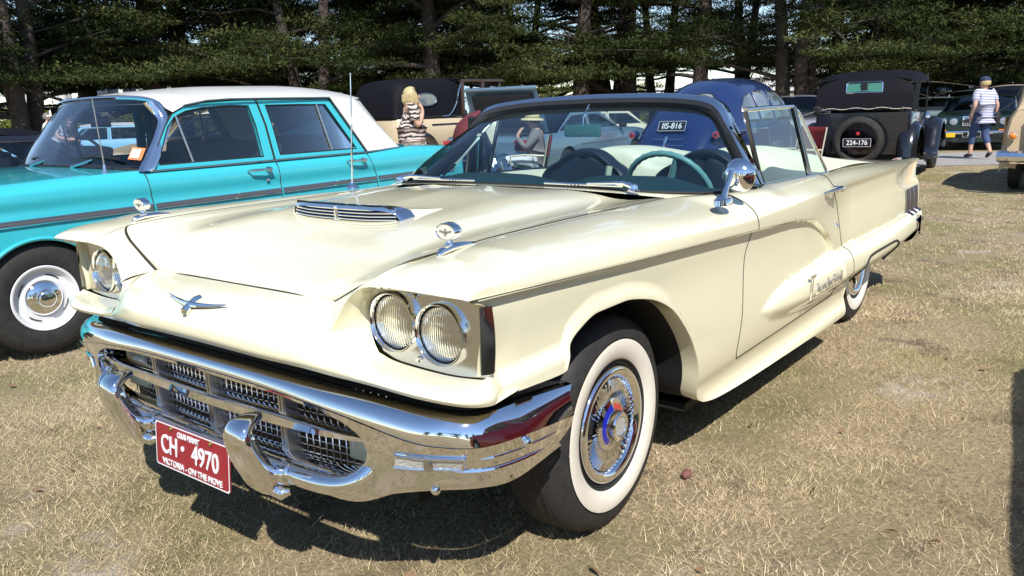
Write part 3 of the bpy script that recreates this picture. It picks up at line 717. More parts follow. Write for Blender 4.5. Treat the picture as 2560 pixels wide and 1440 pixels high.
# ------------------------------------------------------------------ bird emblem, scoop, fender sights
EM = MB()
def on_nose(y, t):                              # point of the nose surface
    P = patch(N, 44, 26); yv = P[:, 0, 1]*0+np.linspace(0, .5, 44)
    i = int(np.argmin(abs(P[:, 10, 1]-abs(y)))); j = int(t*25); p = P[i, j].copy(); p[1] = y if abs(y) > .01 else y; return p
def nose_at(y, z):
    P = patch(N, 44, 26); i = int(np.argmin(abs(P[:, 12, 1]-abs(y)))); j = int(np.argmin(abs(P[i, :, 2]-z))); p = P[i, j].copy(); p[1] = y; p[2] = z; return p
nrm = np.array([.62, 0, .78])
for s in (1, -1):
    w = [(0, .787, .0085), (.04, .787, .0075), (.09, .791, .005), (.138, .797, .002)]
    a0, a1 = nose_at(0, .786)+nrm*.013, nose_at(s*.14, .797)+nrm*.012; A = [a0*(1-y/.138)+a1*(y/.138)-np.array([0, 0, .004])*sin(pi*y/.138) for y, z, r in w]; EM.tube(cr(A, 14), cr(np.array([[r] for *_, r in w]), 14)[:, 0], 8)
bodyp = [nose_at(0, z)+nrm*h for z, h in ((.804, .006), (.797, .011), (.786, .012), (.773, .011), (.767, .006))]
EM.tube(bodyp, [.008, .0105, .009, .012, .008], 6)
EM.build('bird_emblem', CHROME, HERO, angle=25)
# hood scoop
sc = MB(); yv = np.linspace(-.262, .262, 40); G = []
for y in yv:
    e = 1-(abs(y)/.262)**7; hz = hood_z(.27, y*.9)
    h = .046*max(e, .0)**.5+.002; xfr = .292-.035*(abs(y)/.262)**4
    G.append([(xfr-.01, y, hz-.006+h*.80), (xfr+.004, y, hz-.004+h*.86), (xfr, y, hz+h*.98), (xfr-.022, y, hz+h*1.03), (xfr-.062, y, hood_z(.22, y*.9)+h*.80), (xfr-.14, y, hood_z(.13, y*.9)+h*.38), (xfr-.24, y, hood_z(.05, y*.9)-.001)])
SG = np.array(G); SCO = sc.grid(SG[:, :5]).build('hood_scoop', CHROME, HERO, angle=45); MB().grid(SG[:, 4:]-np.array([0, 0, .002])).build('scoop_fairing', CREAM, SCO)
sb = MB(); sb.grid(np.array([[(.262, y, hood_z(.25, y*.9)-.002), (.262, y, hood_z(.25, y*.9)+.046)] for y in np.linspace(-.235, .235, 20)])).build('scoop_back', BLACK, SCO)
for k in range(4):
    MB().tube([(.288-.03*(abs(y)/.25)**4, y, hood_z(.28, y*.9)+.006+.0105*k) for y in np.linspace(-.243, .243, 24)], .0026, 6).build('scoop_louvre', CHROME, SCO)
MB().box((.290, 0, hood_z(.28, 0)+.022), (.012, .016, .048)).build('scoop_post', CHROME, SCO, bevel=.002)
for s in (1, -1):
    q = bpy.data.objects.new('fender_sight', None); link(q, HERO); q.location = (.555, s*.722, .958)
    MB().tube([(.045, 0, -.006), (.03, 0, .003), (0, 0, .009), (-.05, 0, .009), (-.095, 0, .006), (-.105, 0, 0)], [.003, .011, .014, .011, .006, .002], 10, squash=.8).build('sight_base', CHROME, q)
    MB().tube([(.005, 0, .01), (-.005, 0, .03)], [.010, .007], 8).build('sight_stem', CHROME, q)
    a = np.linspace(0, 2*pi, 28, endpoint=False); G = []
    for x, k in ((.010, .86), (.013, .93), (.010, 1.), (-.010, 1.02), (-.016, .9)): G.append(np.stack([np.full(28, x), .034*k*np.cos(a), .050+.0225*k*np.sin(a)], 1))
    o_ = MB(); o_.grid(np.array(G), cv=True); o_.f.append(tuple(4*28+i for i in range(28))); ring = o_.build('sight_ring', CHROME, q)
    d_ = MB(); d_.add(np.stack([np.full(28, .0105), .0292*np.cos(a), .050+.0192*np.sin(a)], 1), [tuple(range(28))]); d_.build('sight_face', mat('sight_face', (.75, .72, .62), .3, coat=.5), q, smooth=False)
    bd = MB(); bd.tube([(.012, -.020, .053), (.012, 0, .049), (.012, .020, .053)], [.001, .002, .001], 5); bd.tube([(.012, 0, .058), (.012, 0, .043)], [.002, .0028], 5); bd.build('sight_bird', CHROME_D, q)

# ------------------------------------------------------------------ wheels
def hub_fins(n, r0, r1, y, tilt=.5):
    f = MB()
    for k in range(n):
        a0 = 2*pi*k/n; L = []
        for r, t, h in ((r0, 0, .012), ((r0+r1)/2, .35*tilt, .019), (r1, .9*tilt, .014)):
            for d, hh in ((-.0030, 0), (0, h), (.0030, 0)):
                aa = a0+t*.18+d/r*1.25; L.append((r*cos(aa), y+hh, r*sin(aa)))
        f.grid(np.array(L).reshape(3, 3, 3), True)
    return f
def hero_wheel(x, y, steer=0.):
    w = bpy.data.objects.new('wheel', None); link(w, HERO); s = 1 if y > 0 else -1
    w.location = (x, y, .338); w.rotation_euler = (0, 0, steer+(0 if s > 0 else pi))
    T = [(.190, -.095), (.20, -.102), (.25, -.106), (.30, -.098), (.328, -.080), (.3375, -.055), (.3385, -.02), (.3385, .02), (.3375, .055), (.328, .082), (.300, .0985), (.272, .1035)]
    ty = MB().lathe(T, n=72)
    for yy_ in (-.045, -.015, .015, .045): ty.lathe([(.3392, yy_-.006), (.3405, yy_-.004), (.3405, yy_+.004), (.3392, yy_+.006)], n=72)
    ty.lathe([(.205, .094), (.197, .088), (.190, .060)], n=60)
    to = ty.build('tyre', RUBBER, w, angle=60)
    MB().lathe([(.268, .1040), (.260, .1062), (.24, .1062), (.213, .1005), (.205, .094)], n=72).build('whitewall', WHITEWALL, w, angle=80)
    MB().lathe([(.196, .072), (.1985, .083), (.194, .090), (.188, .083), (.183, .07)], n=60).build('rim', mat('rim_black', (.015, .015, .016), .35), w)
    hc = MB().lathe([(.186, .078), (.184, .093), (.176, .099), (.163, .099), (.151, .090), (.146, .079)], n=72).build('hubcap', CHROME, w, angle=60); MB().lathe([(.146, .079), (.136, .076), (.110, .076), (.082, .078)], n=72).build('hubcap_dish', mat('hub_dark', (.10, .10, .10), .35, metal=.8), hc)
    hub_fins(46, .083, .144, .077).build('hubcap_fins', CHROME, hc, angle=20)
    for nm, c0, a0, a1 in (('blue', (.01, .02, .35), -.95, 1.5), ('red', (.55, .015, .02), 1.62, 3.3), ('silver', (.5, .5, .52), 3.42, 5.22)):
        sec = MB(); aa = np.linspace(a0, a1, 14)
        sec.grid(np.array([[(r*cos(t), h, r*sin(t)) for t in aa] for r, h in ((.079, .0885), (.05, .0985))])); sec.build('hub_enamel', mat('enamel_'+nm, c0, .25, coat=1., metal=.6 if nm == 'silver' else 0), hc)
    MB().lathe([(.083, .082), (.082, .088), (.079, .0892), (.05, .0975), (.048, .100), (.046, .117), (.042, .122), (.033, .122), (.031, .118), (0, .118)], n=48).build('hub_spinner', CHROME, hc, angle=30)
    MB().lathe([(0, .1192), (.0305, .1192)], n=32).build('hub_badge', mat('hub_badge', (.62, .62, .60), .35, metal=.4, bump=(120, .6)), hc)
    return w
hero_wheel(0.0, .765, .02); hero_wheel(0.0, -.765, .02); hero_wheel(-2.87, .722); hero_wheel(-2.87, -.722)

# ------------------------------------------------------------------ windscreen
base = [(-.635, 0, .987), (-.640, .35, .983), (-.68, .62, .972), (-.80, .775, .962), (-.95, .842, .956), (-1.085, .862, .953)]
head = [(-1.330, 0, 1.298), (-1.322, .30, 1.293), (-1.300, .49, 1.280), (-1.275, .585, 1.262), (-1.255, .632, 1.235), (-1.232, .672, 1.185)]
pil = [(-1.232, .672, 1.185), (-1.200, .725, 1.12), (-1.15, .795, 1.03), (-1.085, .862, .953)]
nb = 30
B_ = cr(base, nb); T_ = np.concatenate([cr(head, 18), cr(pil, nb-18+1)[1:]])
T_ = resample(T_, nb); 
Gl = []
for t in np.linspace(0, 1, 14):
    p = B_*(1-t)+T_*t; p = p+np.array([.035, 0, .018])*(4*t*(1-t))*np.linspace(1, 0, nb)[:, None]**.5; Gl.append(p)
WS = bpy.data.objects.new('windscreen', None); link(WS, HERO)
MB().gridm(np.array(Gl)).build('windscreen_glass', GLASS_T, WS, weld=.0005)
fr = np.concatenate([cr(head, 30), cr(pil, 24)[1:]])
full = np.concatenate([(fr*[1, -1, 1])[::-1], fr[1:]])
HB = MB(); G = []
for p in full:
    side = abs(p[1])/.86; n_ = np.array([0, np.sign(p[1])*min(1, max(0, (abs(p[1])-.5)/.22)), 1.]); n_ /= np.linalg.norm(n_)
    hgt = .046*(1-.55*sstep(.55, .75, abs(p[1])))
    f_ = np.array([1., 0, 0])
    G.append([p+f_*.020-n_*.012, p+f_*.030+n_*.006, p+f_*.026+n_*.026, p+f_*.012+n_*(hgt*.5+.020), p-f_*.035+n_*hgt, p-f_*.085+n_*hgt*.82, p-f_*.095+n_*.004, p-f_*.07-n_*.014])
G = np.array(G); HB.grid(G[:, 2:]); HB.build('windscreen_frame', CHROME, WS, angle=50); MB().grid(G[:, :3]).build('windscreen_rubber', mat('seal_grey', (.02, .022, .026), .6), WS)
gk = MB(); gk.tube(full+np.array([.012, 0, -.012]), .011+.008*sstep(.5, .7, abs(full[:, 1])), 8); gk.build('windscreen_gasket', BLACK, WS)
hs = full[abs(full[:, 1]) < .66]; gk = MB(); gk.grid(np.stack([hs+np.array([.010, 0, .004]), hs+np.array([.030, 0, -.030]), hs+np.array([-.02, 0, -.034])])); gk.build('header_seal', mat('seal_grey', (.02, .022, .026), .6), WS)
gk = MB(); bb = np.concatenate([(B_*[1, -1, 1])[::-1], B_[1:]]); gk.tube(bb+np.array([.004, 0, .002]), .006, 6); gk.build('cowl_seal', BLACK, WS)
# wipers
for y0, ypts in ((-.60, [(-.60, .0), (-.42, .025), (-.17, .02)]), (.60, [(.60, .0), (.47, .03), (.22, .022)])):
    wp = bpy.data.objects.new('wiper', None); link(wp, HERO); wp.location = (-.60, y0, .985)
    MB().lathe([(.024, 0), (.024, .004), (.016, .008), (.013, .022), (0, .024)], axis='z', n=16).build('wiper_hub', CHROME, wp)
    d = 1 if y0 < 0 else -1
    MB().tube([(0, 0, .016), (-.018, d*.05, .026), (-.03, d*.10, .024), (-.03, d*.22, .019)], [.011, .010, .006, .005], 6).build('wiper_arm', CHROME, wp)
    MB().tube([(-.028, d*.06, .014), (-.034, d*.22, .013), (-.030, d*.42, .015)], .0055, 6).build('wiper_blade', CHROME, wp)
    MB().tube([(-.034, d*.06, .008), (-.040, d*.22, .007), (-.036, d*.42, .009)], .0035, 4).build('wiper_rubber', BLACK, wp)
# cowl slots
vs = MB()
for y in np.linspace(-.55, .60, 70):
    if abs(y-.60) < .02: continue
    x = -.585-.10*(abs(y)/.7)**2; z = .9885-.03*(abs(y)/.7)**2.2
    vs.box((x, y, z-.0005), (.042, .006, .006))
vs.build('cowl_vents', DARKGAP, HERO, smooth=False)
# ------------------------------------------------------------------ side glass
TRIM = mat('dark_chrome', (.30, .30, .31), .12, metal=1.)
for s in (1, -1):
    SW = bpy.data.objects.new('side_window', None); link(SW, HERO)
    if s < 0:                                     # on the far side only the vent pane stands up, the door glass is wound down
        v = [(-1.39, -.752, 1.255), (-1.545, -.752, 1.255), (-1.505, -.815, .945), (-1.43, -.815, .948)]
        MB().add(v, [(0, 1, 2, 3)]).build('vent_glass', GLASS, SW, smooth=False)
        for k, rr_ in ((0, .014), (1, .011), (3, .016)): MB().tube([v[k], v[(k+1) % 4]], rr_, 8).build('vent_frame', TRIM, SW)
        MB().tube([(-1.30, -.745, 1.25), (-1.36, -.81, .95)], .022, 8).build('window_post', BLACK, SW)
        MB().tube(np.array([(-1.10, .85, .953), (-1.31, .824, .948), (-1.9, .822, .934), (-2.20, .82, .924)])*[1, s, 1], .006, 6).build('belt_strip', TRIM, SW)
        continue
    a = [(-1.10, .845, .955), (-1.245, .753, 1.243), (-1.815, .752, 1.250), (-1.895, .817, .932)]
    top = cr([(-1.235, .757, 1.228), (-1.26, .752, 1.245), (-1.5, .751, 1.250), (-1.815, .752, 1.250)], 16)
    bot = cr([(-1.31, .815, .950), (-1.6, .816, .942), (-1.895, .817, .932)], 16)
    MB().grid(np.array([bot, bot*.5+top*.5, top])*[1, s, 1]).build('door_glass', GLASS, SW)
    rt = cr([(-1.845, .753, 1.246), (-1.90, .757, 1.228), (-1.96, .768, 1.17), (-2.04, .786, 1.08), (-2.185, .819, .925)], 16)
    rb = cr([(-1.905, .817, .932), (-2.05, .818, .929), (-2.185, .819, .925)], 16)
    rbase = np.stack([np.linspace(a_, b_, 16) for a_, b_ in zip((-1.83, .752, 1.25), (-1.905, .817, .932))], 1)
    # quarter pane as a fan of columns
    xs_ = np.linspace(0, 1, 16)
    lo = np.array([np.array((-1.9, .817, .932))*(1-t)+np.array((-2.185, .819, .925))*t for t in xs_])
    G = np.array([lo*(1-k)+rt*k for k in np.linspace(0, 1, 6)])*[1, s, 1]; MB().grid(G).build('quarter_glass', GLASS, SW)
    MB().tube(np.array([(-1.255, .752, 1.255), (-1.5, .751, 1.258), (-1.83, .752, 1.257)])*[1, s, 1], .0095, 8).build('window_rail', CHROME, SW)
    MB().tube(np.array([(-1.25, .752, 1.250), (-1.30, .80, 1.0), (-1.315, .815, .948)])*[1, s, 1], .012, 8).build('window_post', TRIM, SW)
    for dx in (0, .024): MB().tube(np.array([(-1.825-dx, .752, 1.256), (-1.90-dx, .817, .928)])*[1, s, 1], .0105, 8).build('window_post', TRIM, SW)
    MB().tube(np.concatenate([[(-1.84, .752, 1.254)], rt])*[1, s, 1], .0075, 8).build('quarter_frame', CHROME, SW)
    MB().tube(np.array([(-1.10, .85, .953), (-1.31, .824, .948), (-1.9, .822, .934), (-2.20, .82, .924)])*[1, s, 1], .006, 6).build('belt_strip', TRIM, SW)
# ------------------------------------------------------------------ mirrors, handles, script, louvres, aerial
def mirror_at():
    mo = bpy.data.objects.new('door_mirror', None); link(mo, HERO); mo.location = (-.625, .925, .955)
    G = MB(); a = np.linspace(0, 2*pi, 20, endpoint=False)
    G.grid(np.array([np.stack([.055*k*np.cos(a)-.02, .026*k*np.sin(a), np.full(20, h)], 1) for k, h in ((1.05, -.01), (1., .008), (.7, .017), (.1, .021))]), cv=True); G.build('mirror_foot', CHROME, mo)
    MB().tube([(-.02, 0, .012), (-.055, -.002, .05), (-.10, -.004, .098)], [.013, .009, .0105], 10).build('mirror_arm', CHROME, mo)
    hd = MB(); c0 = np.array([-.155, -.002, .078]); ax = np.array([.985, -.10, -.13]); ax /= np.linalg.norm(ax)
    pr_ = [(.0605, -.012), (.062, -.006), (.060, .004), (.052, .020), (.037, .034), (.018, .042), (0, .044)]
    ux = np.cross(ax, [0, 0, 1.]); ux /= np.linalg.norm(ux); uz = np.cross(ux, ax); aa = np.linspace(0, 2*pi, 40, endpoint=False)
    hd.grid(np.array([c0+ax*h+r*(np.cos(aa)[:, None]*ux+np.sin(aa)[:, None]*uz) for r, h in pr_]), cv=True); hd.build('mirror_shell', CHROME, mo, angle=70)
    gl = MB(); gl.add(c0-ax*.010+.060*(np.cos(aa)[:, None]*ux+np.sin(aa)[:, None]*uz), [tuple(range(40))]); gl.build('mirror_glass', CHROME, mo, smooth=False)
    MB().tube([(-.10, -.004, .098), (-.125, -.004, .092)], [.0125, .008], 10).build('mirror_joint', CHROME, mo)
mirror_at()
for s in (1, -1):
    h = bpy.data.objects.new('door_handle', None); link(h, HERO); h.location = (-1.78, s*.955, .872)
    MB().tube(np.array([(.11, .004, .006), (.06, .030, .014), (-.04, .036, .016), (-.075, .034, .016)])*[1, s, 1], [.004, .010, .012, .010], 8, squash=.6).build('handle_grip', CHROME, h)
    MB().box((-.072, s*.016, .008), (.03, .045, .028)).build('handle_mount', CHROME, h, bevel=.004); MB().box((.085, s*.008, .004), (.025, .025, .014)).build('handle_mount', CHROME, h, bevel=.003)
    k = MB(); k.lathe([(.013, 0), (.012, .006), (.006, .010), (0, .011)], (0, 0, 0), 'y', 16, s); ko = k.build('door_lock', CHROME, HERO); ko.location = (-1.985, s*float(Fside(np.array(-1.985), np.array(.69))), .69)
    # louvre hash marks on the rear quarter
    LV = bpy.data.objects.new('quarter_trim', None); link(LV, HERO)
    for k in range(3):
        xs0 = -3.50-.125*k
        g = []
        for z in np.linspace(.545, .705, 10):
            row = []
            for x in (xs0, xs0-.105): row.append((x-.01*(z-.62)*4, s*(float(Fside(np.array(x), np.array(z)))+.006), z))
            g.append(row)
        g = np.array(g); MB().grid(g, s < 0).build('louvre', mat('louvre_dark', (.045, .030, .034), .4), LV)
        MB().tube(np.concatenate([g[:, 0], g[::-1, 1], g[:1, 0]]), .0028, 5).build('louvre_rim', CHROME_D, LV)
ps = []
xs0, xs1 = -1.425, -1.93
def bul(x, z): return float(Fside(np.array(x), np.array(z)))
y0, y1 = bul(-1.45, .482), bul(-1.90, .478)
SB = bpy.data.objects.new('script_badge', None); link(SB, HERO); SB.matrix_local = frame((-1.665, (y0+y1)/2+.004, .482), (-.475, y1-y0, -.004), (-.12, -.06, 1))
for body_, size, x, y, sx_ in (('T', .15, -.200, .004, .80), ('hunderbird', .072, .045, -.012, 1.12)):
    sp = text(body_, size, CHROME, SB, Matrix.Translation((x, y, .001)), 'script_letter', .003, sx=sx_)
    for v in sp.data.vertices: v.co.x += v.co.y*.45
an = bpy.data.objects.new('aerial', None); link(an, HERO); an.location = (-.475, -.78, .964)
MB().lathe([(.030, -.004), (.026, .006), (.012, .016), (.0075, .03)], axis='z', n=16).build('aerial_base', CHROME, an)
MB().tube([(0, 0, .02), (-.016, .006, .28)], .004, 8).build('aerial_mast', CHROME, an); MB().tube([(-.016, .006, .28), (-.028, .010, .50)], [.0028, .0022], 6).build('aerial_rod', CHROME, an)
MB().ellipsoid((-.0282, .010, .502), (.004, .004, .006)).build('aerial_tip', CHROME, an)
# fender skirt outline, rear bumper
for s in (1, -1):
    o_ = cr([(-2.275, .36), (-2.31, .414), (-2.375, .462), (-2.46, .478), (-2.7, .478), (-2.95, .474), (-3.02, .462), (-3.06, .43), (-3.06, .39), (-2.99, .355)], 60)
    P = np.array([(x, s*(bul(x, z)+.001), z) for x, z in o_]); MB().tube(P, .0065, 6).build('skirt_seal', DARKGAP, HERO)
RB = MB(); yv = np.r_[np.linspace(-.985, -.80, 10), np.linspace(-.7, .7, 15), np.linspace(.80, .985, 10)]; G = []
for y in yv:
    k = max(0, (abs(y)-.78)/.205); xr = -4.03+.36*k**3; h = .085*(1-.25*k)
    yo = y
    G.append([(xr+.10*(1-k), yo, .455+h), (xr+.03*(1-k), yo, .455+h*.95), (xr-.02*(1-k), yo, .455+h*.5), (xr-.03*(1-k), yo, .455), (xr-.01*(1-k), yo, .455-h*.7), (xr+.09*(1-k), yo, .455-h*1.1)])
rb_ = RB.grid(np.array(G)).build('rear_bumper', CHROME, HERO, angle=60)
for s in (1, -1):
    e = MB(); G = []
    for x, r in ((-3.60, .098), (-3.72, .095), (-3.84, .085), (-3.93, .064), (-3.985, .034), (-3.995, .006)):
        a = np.linspace(0, 2*pi, 22, endpoint=False); G.append(np.stack([np.full(22, x), s*(.905+.78*r*np.cos(a)), .462+r*np.sin(a)], 1))
    e.grid(np.array(G), cv=True).build('bumper_end', CHROME, rb_, angle=60)
    MB().box((-3.90, s*.935, .50), (.04, .02, .018)).build('side_marker', RED_LENS, rb_, bevel=.004)
# ------------------------------------------------------------------ interior
TEAL = mat('teal_vinyl', (.025, .060, .075), .45, bump=(120, .15)); TEALD = mat('navy_vinyl', (.012, .022, .038), .42, bump=(120, .15)); PALE = mat('pale_teal_plastic', (.22, .42, .42), .35, coat=.4)
CRV = mat('cream_vinyl', (.74, .72, .55), .45, bump=(80, .1))
tub = MB()
G = [[(-.75, .0, .62), (-.75, .80, .62)], [(-2.42, 0, .55), (-2.42, .80, .55)]]; tub.gridm(np.array(G)); 
tub.build('cabin_floor', TEALD, HERO, smooth=False)
for s in (1, -1):
    dp = MB(); G = np.array([[(x, s*(yi_f(x)-.012), zi_f(x)-.004), (x, s*(yi_f(x)-.065), zi_f(x)-.01), (x, s*(yi_f(x)-.085), .85), (x, s*(yi_f(x)-.085), .55)] for x in np.linspace(-1.05, -2.45, 30)]); dp.grid(G, s > 0).build('door_panel', CRV, HERO)
ds = MB(); G = []
for y in np.linspace(-.80, .80, 50):
    hump = .050*np.exp(-((y-.42)/.25)**4)+.045*np.exp(-((y+.28)/.30)**4); xo = -.10*(abs(y)/.8)**3
    G.append([(-.70+xo, y, .955), (-.78+xo, y, .962+hump*.6), (-.85+xo, y, .964+hump), (-.95+xo*.6, y, .955+hump), (-1.00+xo*.5, y, .925+hump*.6), (-.99+xo*.5, y, .80), (-.95, y, .62)])
ds.grid(np.array(G)).build('dashboard', TEAL, HERO, angle=60)
sw = bpy.data.objects.new('steering_wheel', None); link(sw, HERO); sw.location = (-1.275, .405, .893); sw.rotation_euler = (0, radians(-66), 0)
a = np.linspace(0, 2*pi, 60); MB().tube(np.stack([.205*np.cos(a), .205*np.sin(a), 0*a], 1), .0135+.0012*np.cos(a*30), 10, caps=False).build('steering_rim', PALE, sw)
for k in (.35, 2.8, -1.57): MB().tube([(0, 0, -.03), (.2*cos(k), .2*sin(k), 0)], [.02, .012], 8).build('steering_spoke', PALE, sw)
MB().lathe([(0, .005), (.04, 0), (.05, -.02), (.045, -.05)], axis='z', n=20).build('steering_boss', PALE, sw)
MB().tube([(0, 0, -.04), (0, 0, -.38)], .03, 12).build('steering_column', TEAL, sw)
for y0, w in ((-.35, .27), (.35, .27)):
    st = bpy.data.objects.new('bucket_seat', None); link(st, HERO); st.location = (-1.72, y0, .62)
    prof = [(-.275, .0), (-.275, .22), (-.262, .30), (-.225, .345), (-.17, .375), (-.12, .41), (-.06, .438), (0, .444), (.06, .438), (.12, .41), (.17, .375), (.225, .345), (.262, .30), (.275, .22), (.275, 0)]
    prof = cr(prof, 50); G = []
    for x, k in ((.035, .90), (.055, .965), (.05, .99), (.0, 1.0), (-.05, .985), (-.075, .93)):
        G.append([(x-.34*z*k*.6, y*k, z*k) for y, z in prof])
    b = MB().grid(np.array(G)); 
    for x, k in ((.035, .90), (-.075, .93)):
        c_ = [(x-.34*z*k*.6, y*k, z*k) for y, z in prof]; ce = [(x-.34*z*k*.6, 0, z*k) for y, z in prof]; b.grid(np.array([c_, [(np.array(p)+np.array(q))/2+np.array([.012 if x > 0 else -.01, 0, 0]) for p, q in zip(c_, ce)], ce]))
    b.build('seat_back', TEALD, st, angle=60)
    MB().box((.24, 0, .06), (.50, .54, .16)).build('seat_cushion', TEALD, st, bevel=.04)
# console, rear deck shelf and head fairings
MB().box((-1.55, 0, .70), (1.3, .16, .2)).build('console', TEAL, HERO, bevel=.02)
MB().tube([(-1.42, -.02, .80), (-1.44, .0, 1.0)], [.012, .016], 8).build('selector_lever', CRV, HERO)
dk = MB(); G = []
for y in np.linspace(-.80, .80, 70):
    hp = max(np.exp(-((abs(y)-.37)/.20)**4), 0); r = []
    for x, zb_, h in ((-2.02, .70, .0), (-2.06, .90, .04), (-2.10, .945, .095), (-2.20, .952, .105), (-2.4, .955, .095), (-2.7, .955, .055), (-3.0, .942, .02), (-3.2, .925, 0)):
        e = (1-(abs(y)/.80)**4)
        r.append((x, y, zb_-.03*(1-e)-(0 if x < -2.1 else .0)+h*hp*.95))
    G.append(r)
dk.grid(patch(np.array(G), 70, 40)).build('tonneau_fairing', CRV, HERO, angle=60)
rv = bpy.data.objects.new('rear_view_mirror', None); link(rv, HERO); rv.location = (-1.22, -.012, 1.18)
MB().box((0, 0, 0), (.022, .195, .056)).build('mirror_case', mat('mirror_case', (.10, .24, .25), .3), rv, bevel=.008); MB().tube([(.0, 0, .015), (-.02, -.01, .06), (-.06, .0, .115)], .005, 6).build('mirror_stem', CHROME, rv)
# ================================================================== kit for the other cars (x forward, front axle at x=0, left is +y)
def car_shell(parent, material, xs, top, shz, shy, W, ys, zb, cab=None, crown=2.2, nt=14, ns=34, name='body', ret=True, arch_mat=True, arches=()):
    xs = np.asarray(xs, float); T, SZ_, SY_ = top(xs), shz(xs), shy(xs); ZB = np.minimum(zb(xs), SZ_-.03); Wx = W(xs)
    rows_ = []
    for t in np.linspace(0, 1, nt): rows_.append(np.stack([xs, SY_*t, SZ_+(T-SZ_)*(1-t**crown)], 1))
    for t in np.linspace(0, 1, ns)[1:]:
        z = SZ_+(ZB-SZ_)*t**1.0; k = np.clip(1-(SZ_-z)/.055, 0, 1); yv = Wx*ys(z); yv = yv*(1-k**2)+SY_*k**2
        rows_.append(np.stack([xs, np.maximum(yv, SY_*(k > .0)), z], 1))
    G = np.array(rows_); kp = np.ones((G.shape[0]-1, G.shape[1]-1), bool)
    if cab is not None:
        xm = (xs[1:]+xs[:-1])/2
        kp[:nt-2, (xm < cab[0]) & (xm > cab[1])] = False
    b = MB().gridm(G, False, keep=kp)
    if ret:
        e = G[-1]; e1 = e.copy(); e1[:, 1] -= .05; e1[:, 2] += .004; b.gridm(np.stack([e, e1]))
    # close the two ends
    for j, fl in ((0, False), (-1, True)):
        sec = G[:, j]; mid = sec.copy(); mid[:, 1] = 0; mid[:, 0] += .0; b.gridm(np.stack([sec, sec*[1, .5, 1], mid]), fl)
    o = b.build(name, material, parent, angle=35, weld=.0008)
    if arch_mat:
        u = MB()
        for cx, r in arches:
            for s in (1, -1):
                a = np.linspace(-.3, pi+.3, 22); A = np.stack([cx+r*1.02*np.cos(a), np.full(22, s*.55), .31+r*1.02*np.sin(a)], 1); B = A.copy(); B[:, 1] = s*(float(W(cx))-.03); u.grid(np.stack([A, B]))
                u.box((cx, s*.54, .45), (r*2.1, .01, .6))
        x0, x1 = xs.max()-.12, xs.min()+.12; u.box(((x0+x1)/2, 0, float(zb(-1.3))+.05), (x0-x1-.2, 1.0, .04)); u.build('underbody', BLACK, parent, smooth=False)
    return o, G
def archf(base, arches, xs0):
    """lower edge with round wheel arches: base height, [(cx, r, cz)]"""
    def f(x):
        x = np.asarray(x, float); z = base(x) if callable(base) else np.full(x.shape, base, float)
        for cx, r, cz in arches:
            d = r*r-(x-cx)**2; z = np.where(d > 0, np.maximum(z, cz+np.sqrt(np.maximum(d, 0))), z)
        return z
    return f
def arch_cols(x0, x1, arches, step=.06):
    c = list(np.arange(x0, x1, -step))+[x1]
    for cx, r, cz in arches:
        c = [v for v in c if not (cx-r-.03 < v < cx+r+.03)]
        a = np.linspace(0, pi, 26); c += list(cx+r*np.cos(a)*.9999)+[cx+r+.008, cx-r-.008, cx+r+.0005, cx-r-.0005]
    return np.array(sorted(set(round(v, 5) for v in c), reverse=True))
def ring_strip(m_, outer, inner, yf, n=64, sides=(1, -1)):
    def cl(P): P = [tuple(p) for p in P]; return resample(np.array(P+[P[0]]), n)
    O, I = cl(outer), cl(inner)
    for s in sides:
        A = np.array([(x, s*(yf(z)+.004), z) for x, z in O]); B = np.array([(x, s*(yf(z)+.004), z) for x, z in I]); C = np.array([(x, s*(yf(z)-.025), z) for x, z in I])
        m_.grid(np.stack([A, B, C]), s > 0)
def pane(m_, poly, yf, sides=(1, -1)):
    for s in sides: m_.add([(x, s*(yf(z)-.008), z) for x, z in poly], [tuple(range(len(poly)))])
def half_glass(base, top, n=18, bulge=(.03, 0, .01)):
    B, T = resample(cr(base, 40), n), resample(cr(top, 40), n)
    return np.array([B*(1-t)+T*t+np.array(bulge)*4*t*(1-t)*np.linspace(1, .2, n)[:, None] for t in np.linspace(0, 1, 8)])
def roof_patch(edge, zc, n=18, inner=0.):
    """edge: list of (x, y, z) from the header centre back along the cant rail to the rear centre; zc(x) centre height"""
    E = resample(cr(edge, 80), 60); rows_ = []
    for t in np.linspace(0, 1, n):
        P = E.copy(); P[:, 1] *= t; c = zc(E[:, 0]); P[:, 2] = c+(E[:, 2]-c)*t**2.4; rows_.append(P)
    return np.array(rows_)
